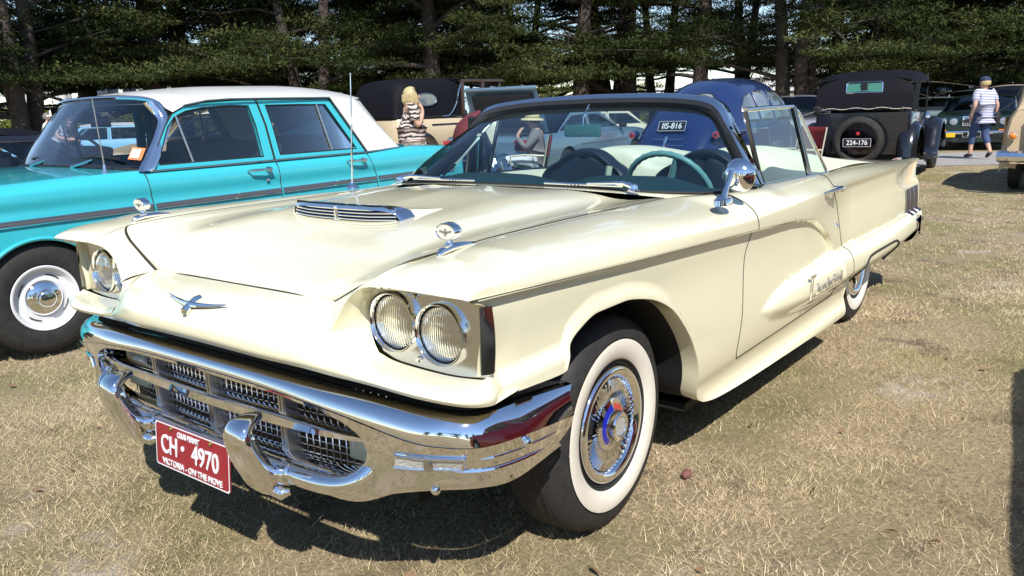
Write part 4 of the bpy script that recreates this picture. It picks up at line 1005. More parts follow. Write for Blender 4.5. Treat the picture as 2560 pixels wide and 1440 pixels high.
def car_wheel(parent, x, y, r, w=.17, rim=.18, rimmat=None, capmat=None, style='steel', wall=None):
    s = 1 if y > 0 else -1
    o = bpy.data.objects.new('wheel', None); link(o, parent); o.location = (x, y, r); o.rotation_euler = (0, 0, 0 if s > 0 else pi)
    h = w/2
    MB().lathe([(rim, -h*.9), (rim+.02, -h), (r*.86, -h), (r*.97, -h*.75), (r, -h*.3), (r, h*.3), (r*.97, h*.75), (r*.86, h), (rim+.02, h), (rim, h*.9), (rim-.004, h*.6)], n=48).build('tyre', RUBBER, o, angle=60)
    if wall: MB().lathe([(r*.84, h+.001), (r*.80, h+.004), (rim+.03, h+.004), (rim+.012, h+.001)], n=48).build('whitewall', WHITEWALL, o)
    if style == 'steel':
        ri = MB().lathe([(rim+.002, h*.95), (rim-.002, h*1.02), (rim-.012, h*.98), (rim-.03, h*.55), (rim-.045, h*.5), (rim*.62, h*.62), (rim*.5, h*.6), (0, h*.6)], n=48); ri.build('rim', rimmat or CHROME_D, o)
        k = rim/.18; MB().lathe([(.100*k, h*.60), (.098*k, h*.72), (.085*k, h*.86), (.055*k, h*.93), (.048*k, h*.98), (.046*k, h*1.22), (.040*k, h*1.28), (0, h*1.28)], n=40).build('hubcap', capmat or CHROME, o, angle=50)
        if style == 'steel' and rimmat is not None:
            for q in range(4):
                a = q*pi/2+.5; aa = np.linspace(a-.28, a+.28, 8); MB().grid(np.array([[(rr*cos(t), h*.60, rr*sin(t)) for t in aa] for rr in (rim*.70, rim*.735)])).build('rim_slot', BLACK, o)
    elif style == 'wire':
        f = MB()
        for q in range(14):
            a = q*2*pi/14; f.tube([(.05*cos(a), h*.7, .05*sin(a)), (rim*cos(a), h*.55, rim*sin(a))], .016, 5)
        f.build('spokes', rimmat or CREAM, o); MB().lathe([(.065, 0), (.065, h*.9), (.045, h*1.25), (0, h*1.3)], n=20).build('hub', CHROME, o)
        MB().lathe([(rim+.004, h*.9), (rim-.01, h), (rim-.02, h*.7), (rim-.02, -h*.7)], n=40).build('rim', rimmat or CREAM, o)
    else:
        MB().lathe([(rim, h*.95), (rim-.012, h), (rim-.02, h*.7), (rim*.5, h*.5), (0, h*.55)], n=40).build('rim', rimmat or CHROME_D, o)
        f = MB()
        for q in range(10):
            a = q*2*pi/10; f.tube([(.04*cos(a), h*.75, .04*sin(a)), ((rim-.015)*cos(a), h*.85, (rim-.015)*sin(a))], [.018, .012], 5)
        f.build('spokes', CHROME_D, o)
    return o
def bench(parent, x, z, w, m_, h=.45, name='bench_seat'):
    st = bpy.data.objects.new(name, None); link(st, parent); st.location = (x, 0, z)
    MB().box((.0, 0, .0), (.5, w, .16)).build('seat_cushion', m_, st, bevel=.03)
    R_ = np.array(Matrix.Rotation(radians(-12), 3, 'Y')); MB().box((-.29, 0, .28), (.13, w, h+.1), R_).build('seat_back', m_, st, bevel=.03)
    return st
def headlamps(parent, spots, r=.085, ax='x'):
    for (x, y, z) in spots:
        hl = bpy.data.objects.new('headlight', None); link(hl, parent); hl.location = (x, y, z)
        MB().lathe([(r*1.12, -.02), (r*1.12, .008), (r*1.05, .018), (r*.97, .012)], (0, 0, 0), 'x', 28).build('headlight_ring', CHROME, hl)
        MB().lathe([(0, .022), (r*.5, .018), (r*.98, .004)], (0, 0, 0), 'x', 28).build('headlight_lens', mat('far_lens', (.55, .58, .60), .08, metal=.7), hl)

# ================================================================== the turquoise sedan
TURQ = mat('turquoise_paint', (.045, .48, .56), .30, coat=1.0); ROOFW = mat('roof_white', (.79, .78, .74), .38, coat=.6)
HOL = thing('sedan_car', 'turquoise four-door sedan with white roof, parked beside the cream convertible', 'car', (.12, -3.55, .03))
ar = [(0, .345, .335-.03), (-2.667, .33, .30)]
xs_ = arch_cols(.80, -3.66, ar, .05)
P_ = pchip
o, HG = car_shell(HOL, TURQ, xs_,
    P_([.80, .6, .2, -.3, -.6, -2.8, -3.2, -3.66], [.86, .925, .965, .985, .985, .985, .985, .93]),
    P_([.80, .5, 0, -.6, -1.5, -2.6, -3.0, -3.66], [.87, .93, .95, .965, .962, .968, .972, .945]),
    P_([.80, .3, -.6, -2.7, -3.66], [.70, .785, .815, .815, .74]), P_([.80, .55, 0, -2.6, -3.3, -3.66], [.80, .855, .868, .868, .85, .79]),
    P_([.15, .24, .35, .55, .70, .76, .80, .86, .90, .94, 1.], [.92, .945, .972, .995, 1.0, .999, .993, 1.004, 1.0, .985, .95]), archf(.24-.03, ar, 0), cab=(-.60, -2.78), arches=[(0, .345), (-2.667, .33)])
# arch lip
for cx in (0, -2.667):
    for s in (1, -1):
        a = np.linspace(.0, pi, 30); r = .345 if cx == 0 else .33
        MB().tube([(cx+r*cos(t), s*.868, .305+r*sin(t)) for t in a], .012, 6).build('arch_lip', TURQ, HOL)
yg = lambda z: .832-.20*np.maximum(np.asarray(z)-.955, 0)
fr_o = [(-.68, .955), (-.735, 1.02), (-.868, 1.22), (-.93, 1.292), (-1.02, 1.335), (-1.15, 1.358), (-1.35, 1.370), (-1.565, 1.370), (-1.60, 1.2), (-1.615, .955)]
fr_i = [(-.775, .992), (-.785, 1.03), (-.885, 1.215), (-.945, 1.275), (-1.03, 1.308), (-1.15, 1.327), (-1.35, 1.336), (-1.50, 1.333), (-1.525, 1.2), (-1.535, .992)]
rr_o = [(-1.625, .955), (-1.61, 1.2), (-1.575, 1.370), (-1.9, 1.370), (-2.205, 1.366), (-2.32, 1.19), (-2.47, .957)]
rr_i = [(-1.675, .995), (-1.66, 1.2), (-1.635, 1.333), (-1.9, 1.333), (-2.165, 1.328), (-2.265, 1.17), (-2.385, .995)]
for nm, O_, I2, vent in (('front_door_frame', fr_o, fr_i, ((-1.005, .992), (-.955, 1.282))), ('rear_door_frame', rr_o, rr_i, ((-2.145, .995), (-2.085, 1.33)))):
    for s in (1, -1):
        f = MB(); ring_strip(f, O_, I2, yg, sides=(s,)); fo = f.build(nm, TURQ, HOL, angle=30)
        g = MB(); pane(g, I2, yg, (s,)); g.build('door_glass', glass('sedan_glass', (.90, .93, .92), refl=.6), fo, smooth=False)
        MB().tube([(x, s*(yg(z)+.004), z) for x, z in O_], .0035, 5).build('frame_gap', DARKGAP, fo)
        (x0, z0), (x1, z1) = vent; MB().tube([(x0, s*(yg(z0)+.002), z0), (x1, s*(yg(z1)+.002), z1)], .009, 6).build('vent_bar', CHROME_D, fo)
        MB().tube([(x, s*(yg(z)+.003), z) for x, z in I2+I2[:1]], .005, 5).build('glass_seal', BLACK, fo)
# white roof with its C pillars
edge = [(-.845, 0, 1.425), (-.855, .35, 1.418), (-.880, .58, 1.400), (-.900, .69, 1.362), (-.935, .770, 1.305), (-1.02, .770, 1.344), (-1.15, .766, 1.368), (-1.5, .764, 1.383), (-1.9, .764, 1.381), (-2.20, .762, 1.374), (-2.42, .752, 1.364), (-2.60, .66, 1.372), (-2.68, .4, 1.392), (-2.70, 0, 1.405)]
zc_ = P_([-.845, -1.1, -1.6, -2.1, -2.5, -2.70], [1.425, 1.455, 1.485, 1.488, 1.462, 1.405])
RF = MB().gridm(roof_patch(edge, zc_)).build('roof', ROOFW, HOL, angle=50, weld=.001)
for s in (1, -1):
    cp = MB(); A = np.array([(-2.205, yg(1.37)+.012, 1.378), (-2.325, yg(1.19)+.008, 1.19), (-2.475, yg(.965)+.01, .968)]); B = np.array([(-2.46, .742, 1.366), (-2.63, .765, 1.19), (-2.86, .80, .975)]); C_ = np.array([(-2.58, .66, 1.372), (-2.72, .69, 1.2), (-2.90, .74, .985)])
    cp.grid(patch(np.array([A, (A+B)/2+np.array([0, .012, 0]), B, C_]), 16, 10)*[1, s, 1], s < 0); cp.build('roof_pillar', ROOFW, RF, angle=60)
    MB().tube(np.array([(-.70, .842, .958), (-2.47, .842, .962), (-2.86, .815, .975)])*[1, s, 1], .006, 6).build('belt_trim', CHROME_D, HOL)
    MB().tube(np.array([(-.945, .742, 1.305), (-1.03, .768, 1.345), (-1.18, .776, 1.370), (-1.35, .778, 1.378), (-1.8, .772, 1.378), (-2.205, .768, 1.376), (-2.33, .80, 1.19), (-2.478, .838, .965)])*[1, s, 1], .007, 6).build('drip_rail', mat('drip_dark', (.06, .09, .09), .4), HOL)
wb_ = [(-.52, 0, .990), (-.53, .35, .987), (-.575, .62, .980), (-.645, .775, .968), (-.695, .830, .960)]; wt_ = [(-.83, 0, 1.408), (-.84, .35, 1.402), (-.875, .58, 1.385), (-.905, .68, 1.350), (-.915, .73, 1.28)]
WSH = bpy.data.objects.new('windscreen', None); link(WSH, HOL)
MB().gridm(half_glass(wb_, wt_+[(-.83, .772, 1.15), (-.74, .815, 1.03), (-.70, .832, .972)][:0])).build('windscreen_glass', glass('sedan_windscreen', (.78, .83, .88), refl=1.0), WSH, weld=.001)
pilr = [(-.915, .73, 1.28), (-.87, .765, 1.19), (-.79, .80, 1.08), (-.715, .832, .985), (-.685, .838, .958)]
for s in (1, -1):
    MB().tube(cr(wt_, 20)*[1, s, 1]+np.array([.0, 0, .006]), .014, 8).build('windscreen_trim', CHROME, WSH)
    G = []
    for p in cr([(-.885, .665, 1.372)]+pilr, 24): G.append([p+np.array([.055, -.035, -.008]), p+np.array([.045, .0, .0]), p+np.array([.012, .016, .004]), p+np.array([-.03, .010, 0])])
    MB().grid(np.array(G)*[1, s, 1]).build('windscreen_pillar', CHROME, WSH, angle=60)
    MB().tube(cr(wb_, 20)*[1, s, 1], .009, 6).build('screen_seal', BLACK, WSH)
bb_ = [(-2.98, 0, .995), (-2.97, .4, .99), (-2.90, .70, .985)]; bt_ = [(-2.69, 0, 1.395), (-2.675, .38, 1.385), (-2.60, .64, 1.368)]
MB().gridm(half_glass(bb_, bt_, bulge=(-.03, 0, .01))).build('rear_window', glass('sedan_glass', (.90, .93, .92), refl=.6), HOL, weld=.001)
# trim, handles, badges
for s in (1, -1):
    for x0, x1 in ((.74, -.675), (-.695, -1.62), (-1.64, -2.53), (-2.55, -3.5)):
        tr = MB(); sv = np.linspace(x0, x1, 14); G = np.array([[(x, s*(float(P_([.80, .55, 0, -2.6, -3.3, -3.66], [.80, .855, .868, .868, .85, .79])(x))+d), .745+dz-.004*x) for d, dz in ((.0, .0155), (.010, .0135), (.013, 0), (.010, -.0135), (0, -.0155))] for x in sv])
        tr.grid(G, s < 0).build('side_trim', mat('side_trim', (.15, .15, .165), .35, metal=.3), HOL, angle=60)
        for dz in (.0145, -.0145): MB().tube([(x, s*(float(P_([.80, .55, 0, -2.6, -3.3, -3.66], [.80, .855, .868, .868, .85, .79])(x))+.012), .745+dz-.004*x) for x in sv], .003, 4).build('trim_edge', CHROME, HOL)
    for hx in (-1.46, -2.33):
        h = bpy.data.objects.new('door_handle', None); link(h, HOL); h.location = (hx, s*.872, .905)
        MB().tube(np.array([(.095, .004, 0), (.085, .032, .004), (-.02, .040, .004), (-.075, .034, .002), (-.085, .004, 0)])*[1, s, 1], [.006, .008, .008, .010, .008], 8).build('handle_grip', CHROME, h); q = MB(); q.lathe([(.02, 0), (.017, .026), (.01, .034), (0, .035)], (-.07, 0, 0), 'y', 14, s); q.build('handle_button', CHROME, h)
    MB().lathe([(.013, 0), (.011, .008), (0, .010)], (-1.52, s*.868, .83), 'y', 14, s).build('door_lock', CHROME, HOL)
    for gx0, gx1 in ((-.665, -.685), (-1.62, -1.63), (-2.47, -2.54)):
        zz = np.linspace(.95, .28, 20); xx = gx0+(gx1-gx0)*sstep(.95, .75, zz); ysH = P_([.15, .24, .35, .55, .70, .76, .80, .86, .90, .94, 1.], [.92, .945, .972, .995, 1.0, .999, .993, 1.004, 1.0, .985, .95])
        MB().tube([(x, s*(.868*float(ysH(z))-.0005) if z < .915 else s*(.84+(.955-z)*.5), z) for x, z in zip(xx, zz)], .0035, 5).build('door_gap', DARKGAP, HOL)
    text('Holden' if s > 0 else ' ', .10, CHROME, HOL, frame((.46, s*.872, .83), (-1 if s > 0 else 1, 0, 0), (0, 0, 1)), 'fender_script', .004) if s > 0 else None
MB().lathe([(.075, 0), (.075, .003), (.068, .004), (0, .004)], (-3.25, .857, .86), 'y', 24).build('fuel_flap', TURQ, HOL)
ah = bpy.data.objects.new('aerial', None); link(ah, HOL); ah.location = (-.47, .76, .955)
MB().lathe([(.028, -.008), (.022, .004), (.010, .03), (.006, .06)], axis='z', n=14).build('aerial_base', CHROME, ah); MB().tube([(0, 0, .04), (.004, -.004, .22), (.012, -.008, .44)], [.004, .0035, .003], 6).build('aerial_rod', CHROME_D, ah)
for y0 in (-.30, .28):
    w = bpy.data.objects.new('wiper', None); link(w, HOL); w.location = (-.50, y0, .985)
    MB().tube([(0, 0, .005), (-.03, .10, .03), (-.06, .16, .05)], [.012, .009, .005], 6).build('wiper_arm', CHROME_D, w); MB().tube([(-.05, -.08, .045), (-.07, .16, .065), (-.10, .42, .052)], .007, 5).build('wiper_blade', BLACK, w)
STK = MB().grid(np.array([[(-.650, .715, 1.03), (-.700, .775, 1.02)], [(-.700, .700, 1.10), (-.750, .758, 1.09)]])+np.array([.012, .004, .004])); so_ = STK.build('window_sticker', mat('sticker_orange', (.75, .20, .05), .5), HOL, smooth=False)
MB().grid(np.array([[(-.660, .722, 1.038), (-.693, .763, 1.031)], [(-.696, .711, 1.088), (-.728, .750, 1.081)]])+np.array([.015, .006, .006])).build('sticker_panel', WHITE, so_, smooth=False)
SEATB = mat('dark_vinyl', (.02, .022, .028), .5)
bench(HOL, -1.42, .55, 1.35, SEATB, .42); bench(HOL, -2.35, .55, 1.35, SEATB, .42)
MB().box((-.74, 0, .90), (.18, 1.45, .16)).build('dashboard', SEATB, HOL, bevel=.04)
a = np.linspace(0, 2*pi, 40); wh = MB().tube(np.stack([.2*np.cos(a), .2*np.sin(a), 0*a], 1), .011, 8, caps=False); wo_ = wh.build('steering_wheel', BLACK, HOL); wo_.location = (-.98, -.36, .985); wo_.rotation_euler = (0, radians(-62), 0)
MB().box((-1.7, 0, .38), (2.3, 1.5, .04)).build('cabin_floor', BLACK, HOL, smooth=False)
for s in (1, -1): MB().box((-1.65, s*.79, .66), (2.0, .02, .56)).build('door_card', SEATB, HOL, smooth=False)
MB().box((-.86, 0, 1.25), (.02, .25, .055)).build('rear_view_mirror', SEATB, HOL, bevel=.006)
for x in (0, -2.667):
    for s in (1, -1): car_wheel(HOL, x, s*.775, .315, .16, .182, mat('wheel_white', (.78, .78, .80), .35, coat=.4), CHROME)
MB().tube([(.83, y, .45) for y in np.linspace(-.85, .85, 9)], .06, 10).build('front_bumper', CHROME, HOL); MB().tube([(-3.72, y, .47) for y in np.linspace(-.82, .82, 9)], .06, 10).build('rear_bumper', CHROME, HOL)
headlamps(HOL, [(.80, s*.62, .72) for s in (1, -1)], .09)
# ================================================================== cars behind
P_ = pchip
def sedan(name, label, pos, yaw, paint, fo=.8, wb=2.8, ro=1.1, w=.88, h=1.38, belt=.92, hood=.90, deck=.92, ws=(.75, 1.25), bl=(2.75, 3.15), wr=.315, group=None, gl=None, roofm=None, wheelm=None, style='alloy', rise=.2, seat=True, tum=.24, rb=.05, bump=True):
    t = thing(name, label, 'car', pos, yaw, group); gl = gl or GLASS_D; roofm = roofm or paint
    ar = [(0, wr+.05, wr), (-wb, wr+.045, wr)]; xs = arch_cols(fo, -wb-ro, ar, .09); x1 = -wb-ro
    sy = w-rb
    car_shell(t, paint, xs, P_([fo, fo-.12, .2, -ws[0]+.05, -ws[0]-.2, -bl[1]+.1, -bl[1]-.15, x1+.1, x1], [hood-.12, hood-.03, hood+.03, belt+.03, belt, belt, deck+.015, deck-.01, deck-.1]),
              P_([fo, fo-.15, -ws[0], -bl[1], x1+.1, x1], [hood-.13, hood-.03, belt, belt, deck-.02, deck-.11]), P_([fo, fo-.25, -.5, -wb, x1+.2, x1], [sy-.16, sy-.03, sy, sy, sy-.03, sy-.12]),
              P_([fo, fo-.3, -.3, -wb, x1+.25, x1], [w-.10, w-.015, w, w, w-.02, w-.09]), P_([.15, .25, .45, .62, .80, 1.], [.90, .94, .985, 1.0, .985, .93]), archf(.23, ar, 0), cab=(-ws[0]-.02, -bl[1]+.02), nt=8, ns=16, arches=[(0, wr+.05), (-wb, wr+.045)])
    yf = lambda z: sy-.01-tum*np.maximum(np.asarray(z)-belt, 0)
    zt = h-.09; B = (ws[0]+bl[1])/2+.05
    x_a0, x_a1, x_c1, x_c0 = -ws[0]-.06, -ws[1]-.03, -bl[0]+.03, -bl[1]+.05
    k = .05
    F_o = [(x_a0, belt), (x_a1, zt), (-B+.02, zt+.01), (-B+.03, belt)]; F_i = [(x_a0-.10, belt+.03), (x_a1-.055, zt-.05), (-B+.06, zt-.04), (-B+.07, belt+.03)]
    R_o = [(-B+.02, belt), (-B+.01, zt+.01), (x_c1, zt), (x_c0, belt)]; R_i = [(-B-.03, belt+.03), (-B-.03, zt-.04), (x_c1+.03, zt-.05), (x_c0+.10, belt+.03)]
    for O_, I_2 in ((F_o, F_i), (R_o, R_i)):
        for s in (1, -1):
            f = MB(); ring_strip(f, O_, I_2, yf, 48, (s,)); fo_ = f.build('window_frame', paint, t, angle=30)
            g = MB(); pane(g, I_2, yf, (s,)); g.build('side_glass', gl, fo_, smooth=False)
            MB().tube([(x, s*(yf(z)+.004), z) for x, z in I_2+I_2[:1]], .006, 4).build('glass_trim', CHROME_D, fo_)
    ry = yf(zt)-.015
    edge = [(-ws[1]+.03, 0, zt+.055), (-ws[1], ry*.6, zt+.04), (-ws[1]-.05, ry, zt+.005), (-B, ry+.01, zt+.02), (-bl[0]+.02, ry, zt+.005), (-bl[0]-.05, ry*.6, zt+.04), (-bl[0]-.07, 0, zt+.055)]
    MB().gridm(roof_patch(edge, P_([-bl[0]-.08, -bl[0]+.3, -B, -ws[1]-.3, -ws[1]+.04], [zt+.05, h-.005, h, h-.005, zt+.05]), 8)).build('roof', roofm, t, weld=.001, angle=50)
    wbp = [(-ws[0]+.06, 0, belt+.02), (-ws[0]+.02, sy*.6, belt+.015), (-ws[0]-.06, sy-.03, belt)]; wtp = [(-ws[1]+.03, 0, zt+.05), (-ws[1], ry*.6, zt+.035), (-ws[1]-.05, ry-.01, zt)]
    MB().gridm(half_glass(wbp, wtp, 10)).build('windscreen', gl, t, weld=.001)
    bbp = [(-bl[1]-.08, 0, belt+.02), (-bl[1]-.05, sy*.6, belt+.015), (-bl[1]+.04, sy-.05, belt)]; btp = [(-bl[0]-.06, 0, zt+.05), (-bl[0]-.04, ry*.6, zt+.035), (-bl[0]+.02, ry-.02, zt)]
    MB().gridm(half_glass(bbp, btp, 10, (-.03, 0, .01))).build('rear_window', gl, t, weld=.001)
    MB().box((-B, 0, .45), (bl[1]-ws[0], 1.4, .04)).build('cabin_floor', BLACK, t, smooth=False)
    if seat:
        bench(t, -B+.12, .55, 1.3, SEATB, .42); bench(t, -bl[1]+.25, .55, 1.3, SEATB, .40)
    for x in (0, -wb):
        for s in (1, -1): car_wheel(t, x, s*(w-.10), wr, .19, .19 if style == 'alloy' else .175, wheelm, None, style)
    if bump:
        MB().tube([(fo+.03-.10*(abs(y)/w)**4, y, .46) for y in np.linspace(-w+.03, w-.03, 15)], .052, 8).build('front_bumper', CHROME, t); MB().tube([(x1-.03+.10*(abs(y)/w)**4, y, .48) for y in np.linspace(-w+.03, w-.03, 15)], .052, 8).build('rear_bumper', CHROME, t)
    return t
def tail_lights(t, x, y, z, sx, sy, sz, m_=RED_LENS):
    for s in (1, -1): MB().box((x, s*y, z), (sx, sy, sz)).build('tail_light', m_, t, bevel=.012)
def num_plate(t, body, x, z, w, h, front=False, bgm=None, fgm=None, yaw_=None, size=None, tilt=0., y=0.):
    d = 1 if front else -1
    p = plate(t, frame((x, y, z), (0, d, 0), (tilt, 0, 1)), w/2, h/2, bgm or mat('plate_black', (.015, .015, .017), .4), fgm or WHITE, t=.006)
    text(body, size or h*.82, fgm or WHITE, p, Matrix.Translation((0, -.002, .0085)), bold=.0012, sx=.9)
    return p
def yawof(phi): return YAW-phi
def bear(u): return math.atan(LAT(u, 1.))                       # bearing right of straight ahead
NAVY = mat('navy_paint', (.012, .026, .10), .25, coat=1.0); SILB = mat('silver_blue_paint', (.22, .33, .42), .28, metal=.45, coat=1.0)
BGREEN = mat('dark_green_paint', (.010, .028, .028), .22, coat=1.); GREYG = mat('grey_green_paint', (.14, .20, .20), .35, coat=.8); SILV = mat('pale_silver_paint', (.30, .30, .34), .35, coat=.8, metal=.2)
BUFF = mat('buff_paint', (.62, .49, .31), .32, coat=.8); TAN = mat('tan_paint', (.60, .46, .29), .38, coat=.6); RED = mat('red_paint', (.30, .012, .015), .28, coat=1.)
VINYL = mat('black_vinyl_top', (.006, .006, .009), .7, bump=(60, .2), spec=.18)

# ---- silver-blue saloon with its boot open
def place_rear(lat, dep, phi, back): 
    """where the front axle stands when the rear wheel line stands at lat, dep and the car points phi right of straight ahead"""
    x, y, z = spot(lat, dep); a = yawof(phi); return (x+back*cos(a), y+back*sin(a), z)
ph = radians(32)
J = sedan('saloon_car', 'silver-blue saloon with its boot lid raised, behind the seated man in the straw hat', place_rear(.30, 14.6, ph, 2.87), yawof(ph), SILB, fo=.86, wb=2.87, ro=1.28, w=.90, h=1.34, belt=.93, hood=.86, deck=.93, ws=(.62, 1.38), bl=(2.60, 3.25), wr=.325, gl=GLASS, bump=False)
LID = bpy.data.objects.new('boot_lid', None); link(LID, J); LID.location = (-3.30, 0, .95); LID.rotation_euler = (0, radians(68), 0)
G = np.array([[(-x, y*(1-.06*(x/.8)**2), .035*(1-(y/.74)**4)-.02*(x/.8)) for y in np.linspace(-.74, .74, 13)] for x in np.linspace(0, .80, 8)]); MB().grid(G).build('lid_skin', SILB, LID)
MB().box((-.42, 0, -.045), (.56, 1.16, .05)).build('lid_lining', BLACK, LID, bevel=.02)
MB().box((-.80, 0, -.03), (.05, 1.40, .09)).build('lid_lip', SILB, LID, bevel=.02)
MB().box((-3.72, 0, .80), (.72, 1.36, .02)).build('boot_well', BLACK, J, smooth=False)
tail_lights(J, -4.10, .70, .77, .10, .26, .18); G = np.array([[(-4.20+.10*(abs(y)/.88)**3, y, z) for z in (.60, .50, .34, .28)] for y in np.linspace(-.88, .88, 15)]); MB().grid(G).build('rear_bumper', SILB, J, angle=60)
MB().box((-4.19, 0, .53), (.02, 1.5, .02)).build('bumper_strip', BLACK, J)
for s in (1, -1):
    MB().box((-.72, s*.94, .98), (.10, .14, .10)).build('door_mirror', BLACK, J, bevel=.03); MB().box((-4.13, s*.83, .47), (.02, .05, .03)).build('side_reflector', AMBER, J); MB().tube([(-.4, s*.902, .70), (-2.4, s*.902, .70)], .006, 4).build('side_strip', CHROME, J)

# ---- navy pre-war sedan: one long rounded shell
def navy_sedan():
    ph = radians(38); back = 3.35
    t = thing('vintage_sedan', 'navy blue rounded vintage sedan with plate IIS-816, seen through the windscreen', 'car', tuple(np.array(place_rear(2.28, 11.2, ph, back))-[0, 0, .05]), yawof(ph))
    topf = P_([.75, .60, .2, -.35, -.50, -.75, -1.1, -1.7, -2.3, -2.8, -3.15, -3.5, -3.75], [.72, .95, 1.05, 1.10, 1.14, 1.50, 1.665, 1.70, 1.665, 1.50, 1.26, .92, .62])
    wf = P_([.75, .5, 0, -.5, -1.0, -2.2, -3.0, -3.5, -3.75], [.28, .36, .44, .60, .735, .745, .66, .56, .46])
    xs = np.linspace(.75, -3.75, 70); a = np.linspace(0, 1, 30); G = []
    for x in xs:
        tz, w = float(topf(x)), float(wf(x)); row = []
        for u in a:
            th = u*pi/2; y = w*np.sin(th)**.62; z = .42+(tz-.42)*np.cos(th)**.50
            y = y*(1-.20*max(0, (z-.98))/.7); row.append((x, y, z))
        G.append(row)
    G = np.array(G); b = MB(); b.gridm(G); b.gridm(np.stack([G[-1], G[-1]*[1, .4, 1], G[-1]*[1, 0, 1]])); body_ = b.build('body', NAVY, t, weld=.001, angle=50)
    def sy(x, z):
        tz, w = float(topf(x)), float(wf(x)); c = np.clip((z-.42)/(tz-.42), 0, 1)**(1/.50); th = math.acos(min(1, c)); return w*sin(th)**.62*(1-.20*max(0, z-.98)/.7)
    wins = [[(-.86, 1.10), (-.93, 1.36), (-1.06, 1.48), (-1.48, 1.50), (-1.50, 1.10)], [(-1.62, 1.10), (-1.62, 1.50), (-2.02, 1.49), (-2.06, 1.10)], [(-2.17, 1.10), (-2.15, 1.47), (-2.36, 1.43), (-2.56, 1.28), (-2.63, 1.10)]]
    for s in (1, -1):
        for wn in wins:
            c = np.mean(wn, 0); ring = resample(np.array(wn+wn[:1]), 28)
            inner = [np.array([(p[0]*(1-k)+c[0]*k), s*(sy(p[0]*(1-k)+c[0]*k, p[1]*(1-k)+c[1]*k)+.008), p[1]*(1-k)+c[1]*k]) for k in (0, .34, .67, 1) for p in ring]
            g = MB().grid(np.array(inner).reshape(4, 28, 3)); go = g.build('side_window', mat('far_window', (.30, .34, .36), .05, spec=1., coat=1., noise=(2.2, .5, (.06, .08, .09))), t)
            MB().tube([(p[0], s*(sy(p[0], p[1])+.010), p[1]) for p in ring], .013, 5).build('window_rim', CHROME_D, go)
    for s in (1, -1):
        ell = [(-2.98+.10*0, 0, 0)]
        q = []
        for k in np.linspace(0, 2*pi, 24): 
            yy = s*(.21+.17*cos(k)); zz = 1.40+.085*sin(k); xx = np.interp(zz, [1.26, 1.50, 1.665], [-3.15, -2.80, -2.3]); q.append((xx-.035, yy, zz))
        qm = MB(); qm.add(q, [tuple(range(24))]); go = qm.build('rear_window', mat('far_window', (.3, .3, .3)), t, smooth=False); MB().tube(q, .010, 5).build('window_rim', BLACK, go)
    # fenders
    for x0, L_, hh, wd in ((0, .58, .50, .20), (-2.75, .62, .46, .20)):
        for s in (1, -1):
            f = MB(); u = np.linspace(0, pi, 24); G = []
            for k in u:
                cx, cz = x0+(L_+.05)*cos(k), .30+hh*sin(k)**.8; row = []
                for v in np.linspace(-pi/2, pi/2, 10): row.append((cx, s*(.66+wd*cos(v)*(.55+.45*sin(k))), cz-.06+.11*sin(v)*(.4+.6*sin(k))))
                G.append(row)
            f.grid(np.array(G)).build('fender', NAVY, t, angle=70)
            d = MB(); d.add([(x0+(L_)*cos(k), s*.84, .28+(hh-.02)*sin(k)**.8) for k in np.linspace(0, pi, 20)], [tuple(range(20))]); d.build('fender_side', NAVY, t, smooth=False)
    for x in (0, -2.75):
        for s in (1, -1): car_wheel(t, x, s*.76, .36, .16, .21, NAVY, CHROME)
    tp = num_plate(t, 'IIS-816', -3.44, 1.065, .40, .145, tilt=.55)
    for s in (1, -1):
        tl = bpy.data.objects.new('tail_light', None); link(tl, t); tl.location = (-3.34, s*.62, .95)
        MB().ellipsoid((0, 0, 0), (.11, .055, .06)).build('lamp_shell', NAVY, tl); MB().lathe([(.045, 0), (.042, .012), (0, .02)], (-.085, 0, 0), 'x', 16, -1).build('lamp_lens', RED_LENS, tl); MB().lathe([(.052, 0), (.05, .008), (.044, .010)], (-.078, 0, 0), 'x', 16, -1).build('lamp_rim', CHROME, tl)
        MB().ellipsoid((-3.70, s*.40, .66), (.03, .05, .03)).build('reflector', AMBER, t); MB().tube([(-2.0, s*.78, .98), (-3.0, s*.70, .97)], .008, 5).build('side_spear', CHROME, t)
    hx = MB(); hx.tube([(-3.60, 0, .93), (-3.66, 0, .86), (-3.70, 0, .76)], [.02, .022, .016], 8).build('boot_handle', CHROME, t)
    for zz, ww, xx in ((.90, .42, -3.575), (.82, .52, -3.64)): MB().tube([(xx, -ww/2, zz), (xx, ww/2, zz)], .007, 5).build('boot_bar', CHROME, t)
    MB().tube([(-3.90+.12*(abs(y)/.8)**3, y, .55) for y in np.linspace(-.82, .82, 13)], .065, 8, squash=1.3).build('rear_bumper', CHROME, t)
    MB().tube([(.95-.1*(abs(y)/.8)**3, y, .5) for y in np.linspace(-.8, .8, 13)], .05, 8).build('front_bumper', CHROME, t); headlamps(t, [(.55, s*.62, .85) for s in (1, -1)], .1)
    MB().ellipsoid((-.50, -.98, 1.17), (.02, .075, .075)).build('door_mirror', BLACK, t); MB().tube([(-.55, -.78, 1.10), (-.51, -.95, 1.16)], .009, 5).build('mirror_arm', CHROME, t)
    return t
navy_sedan()

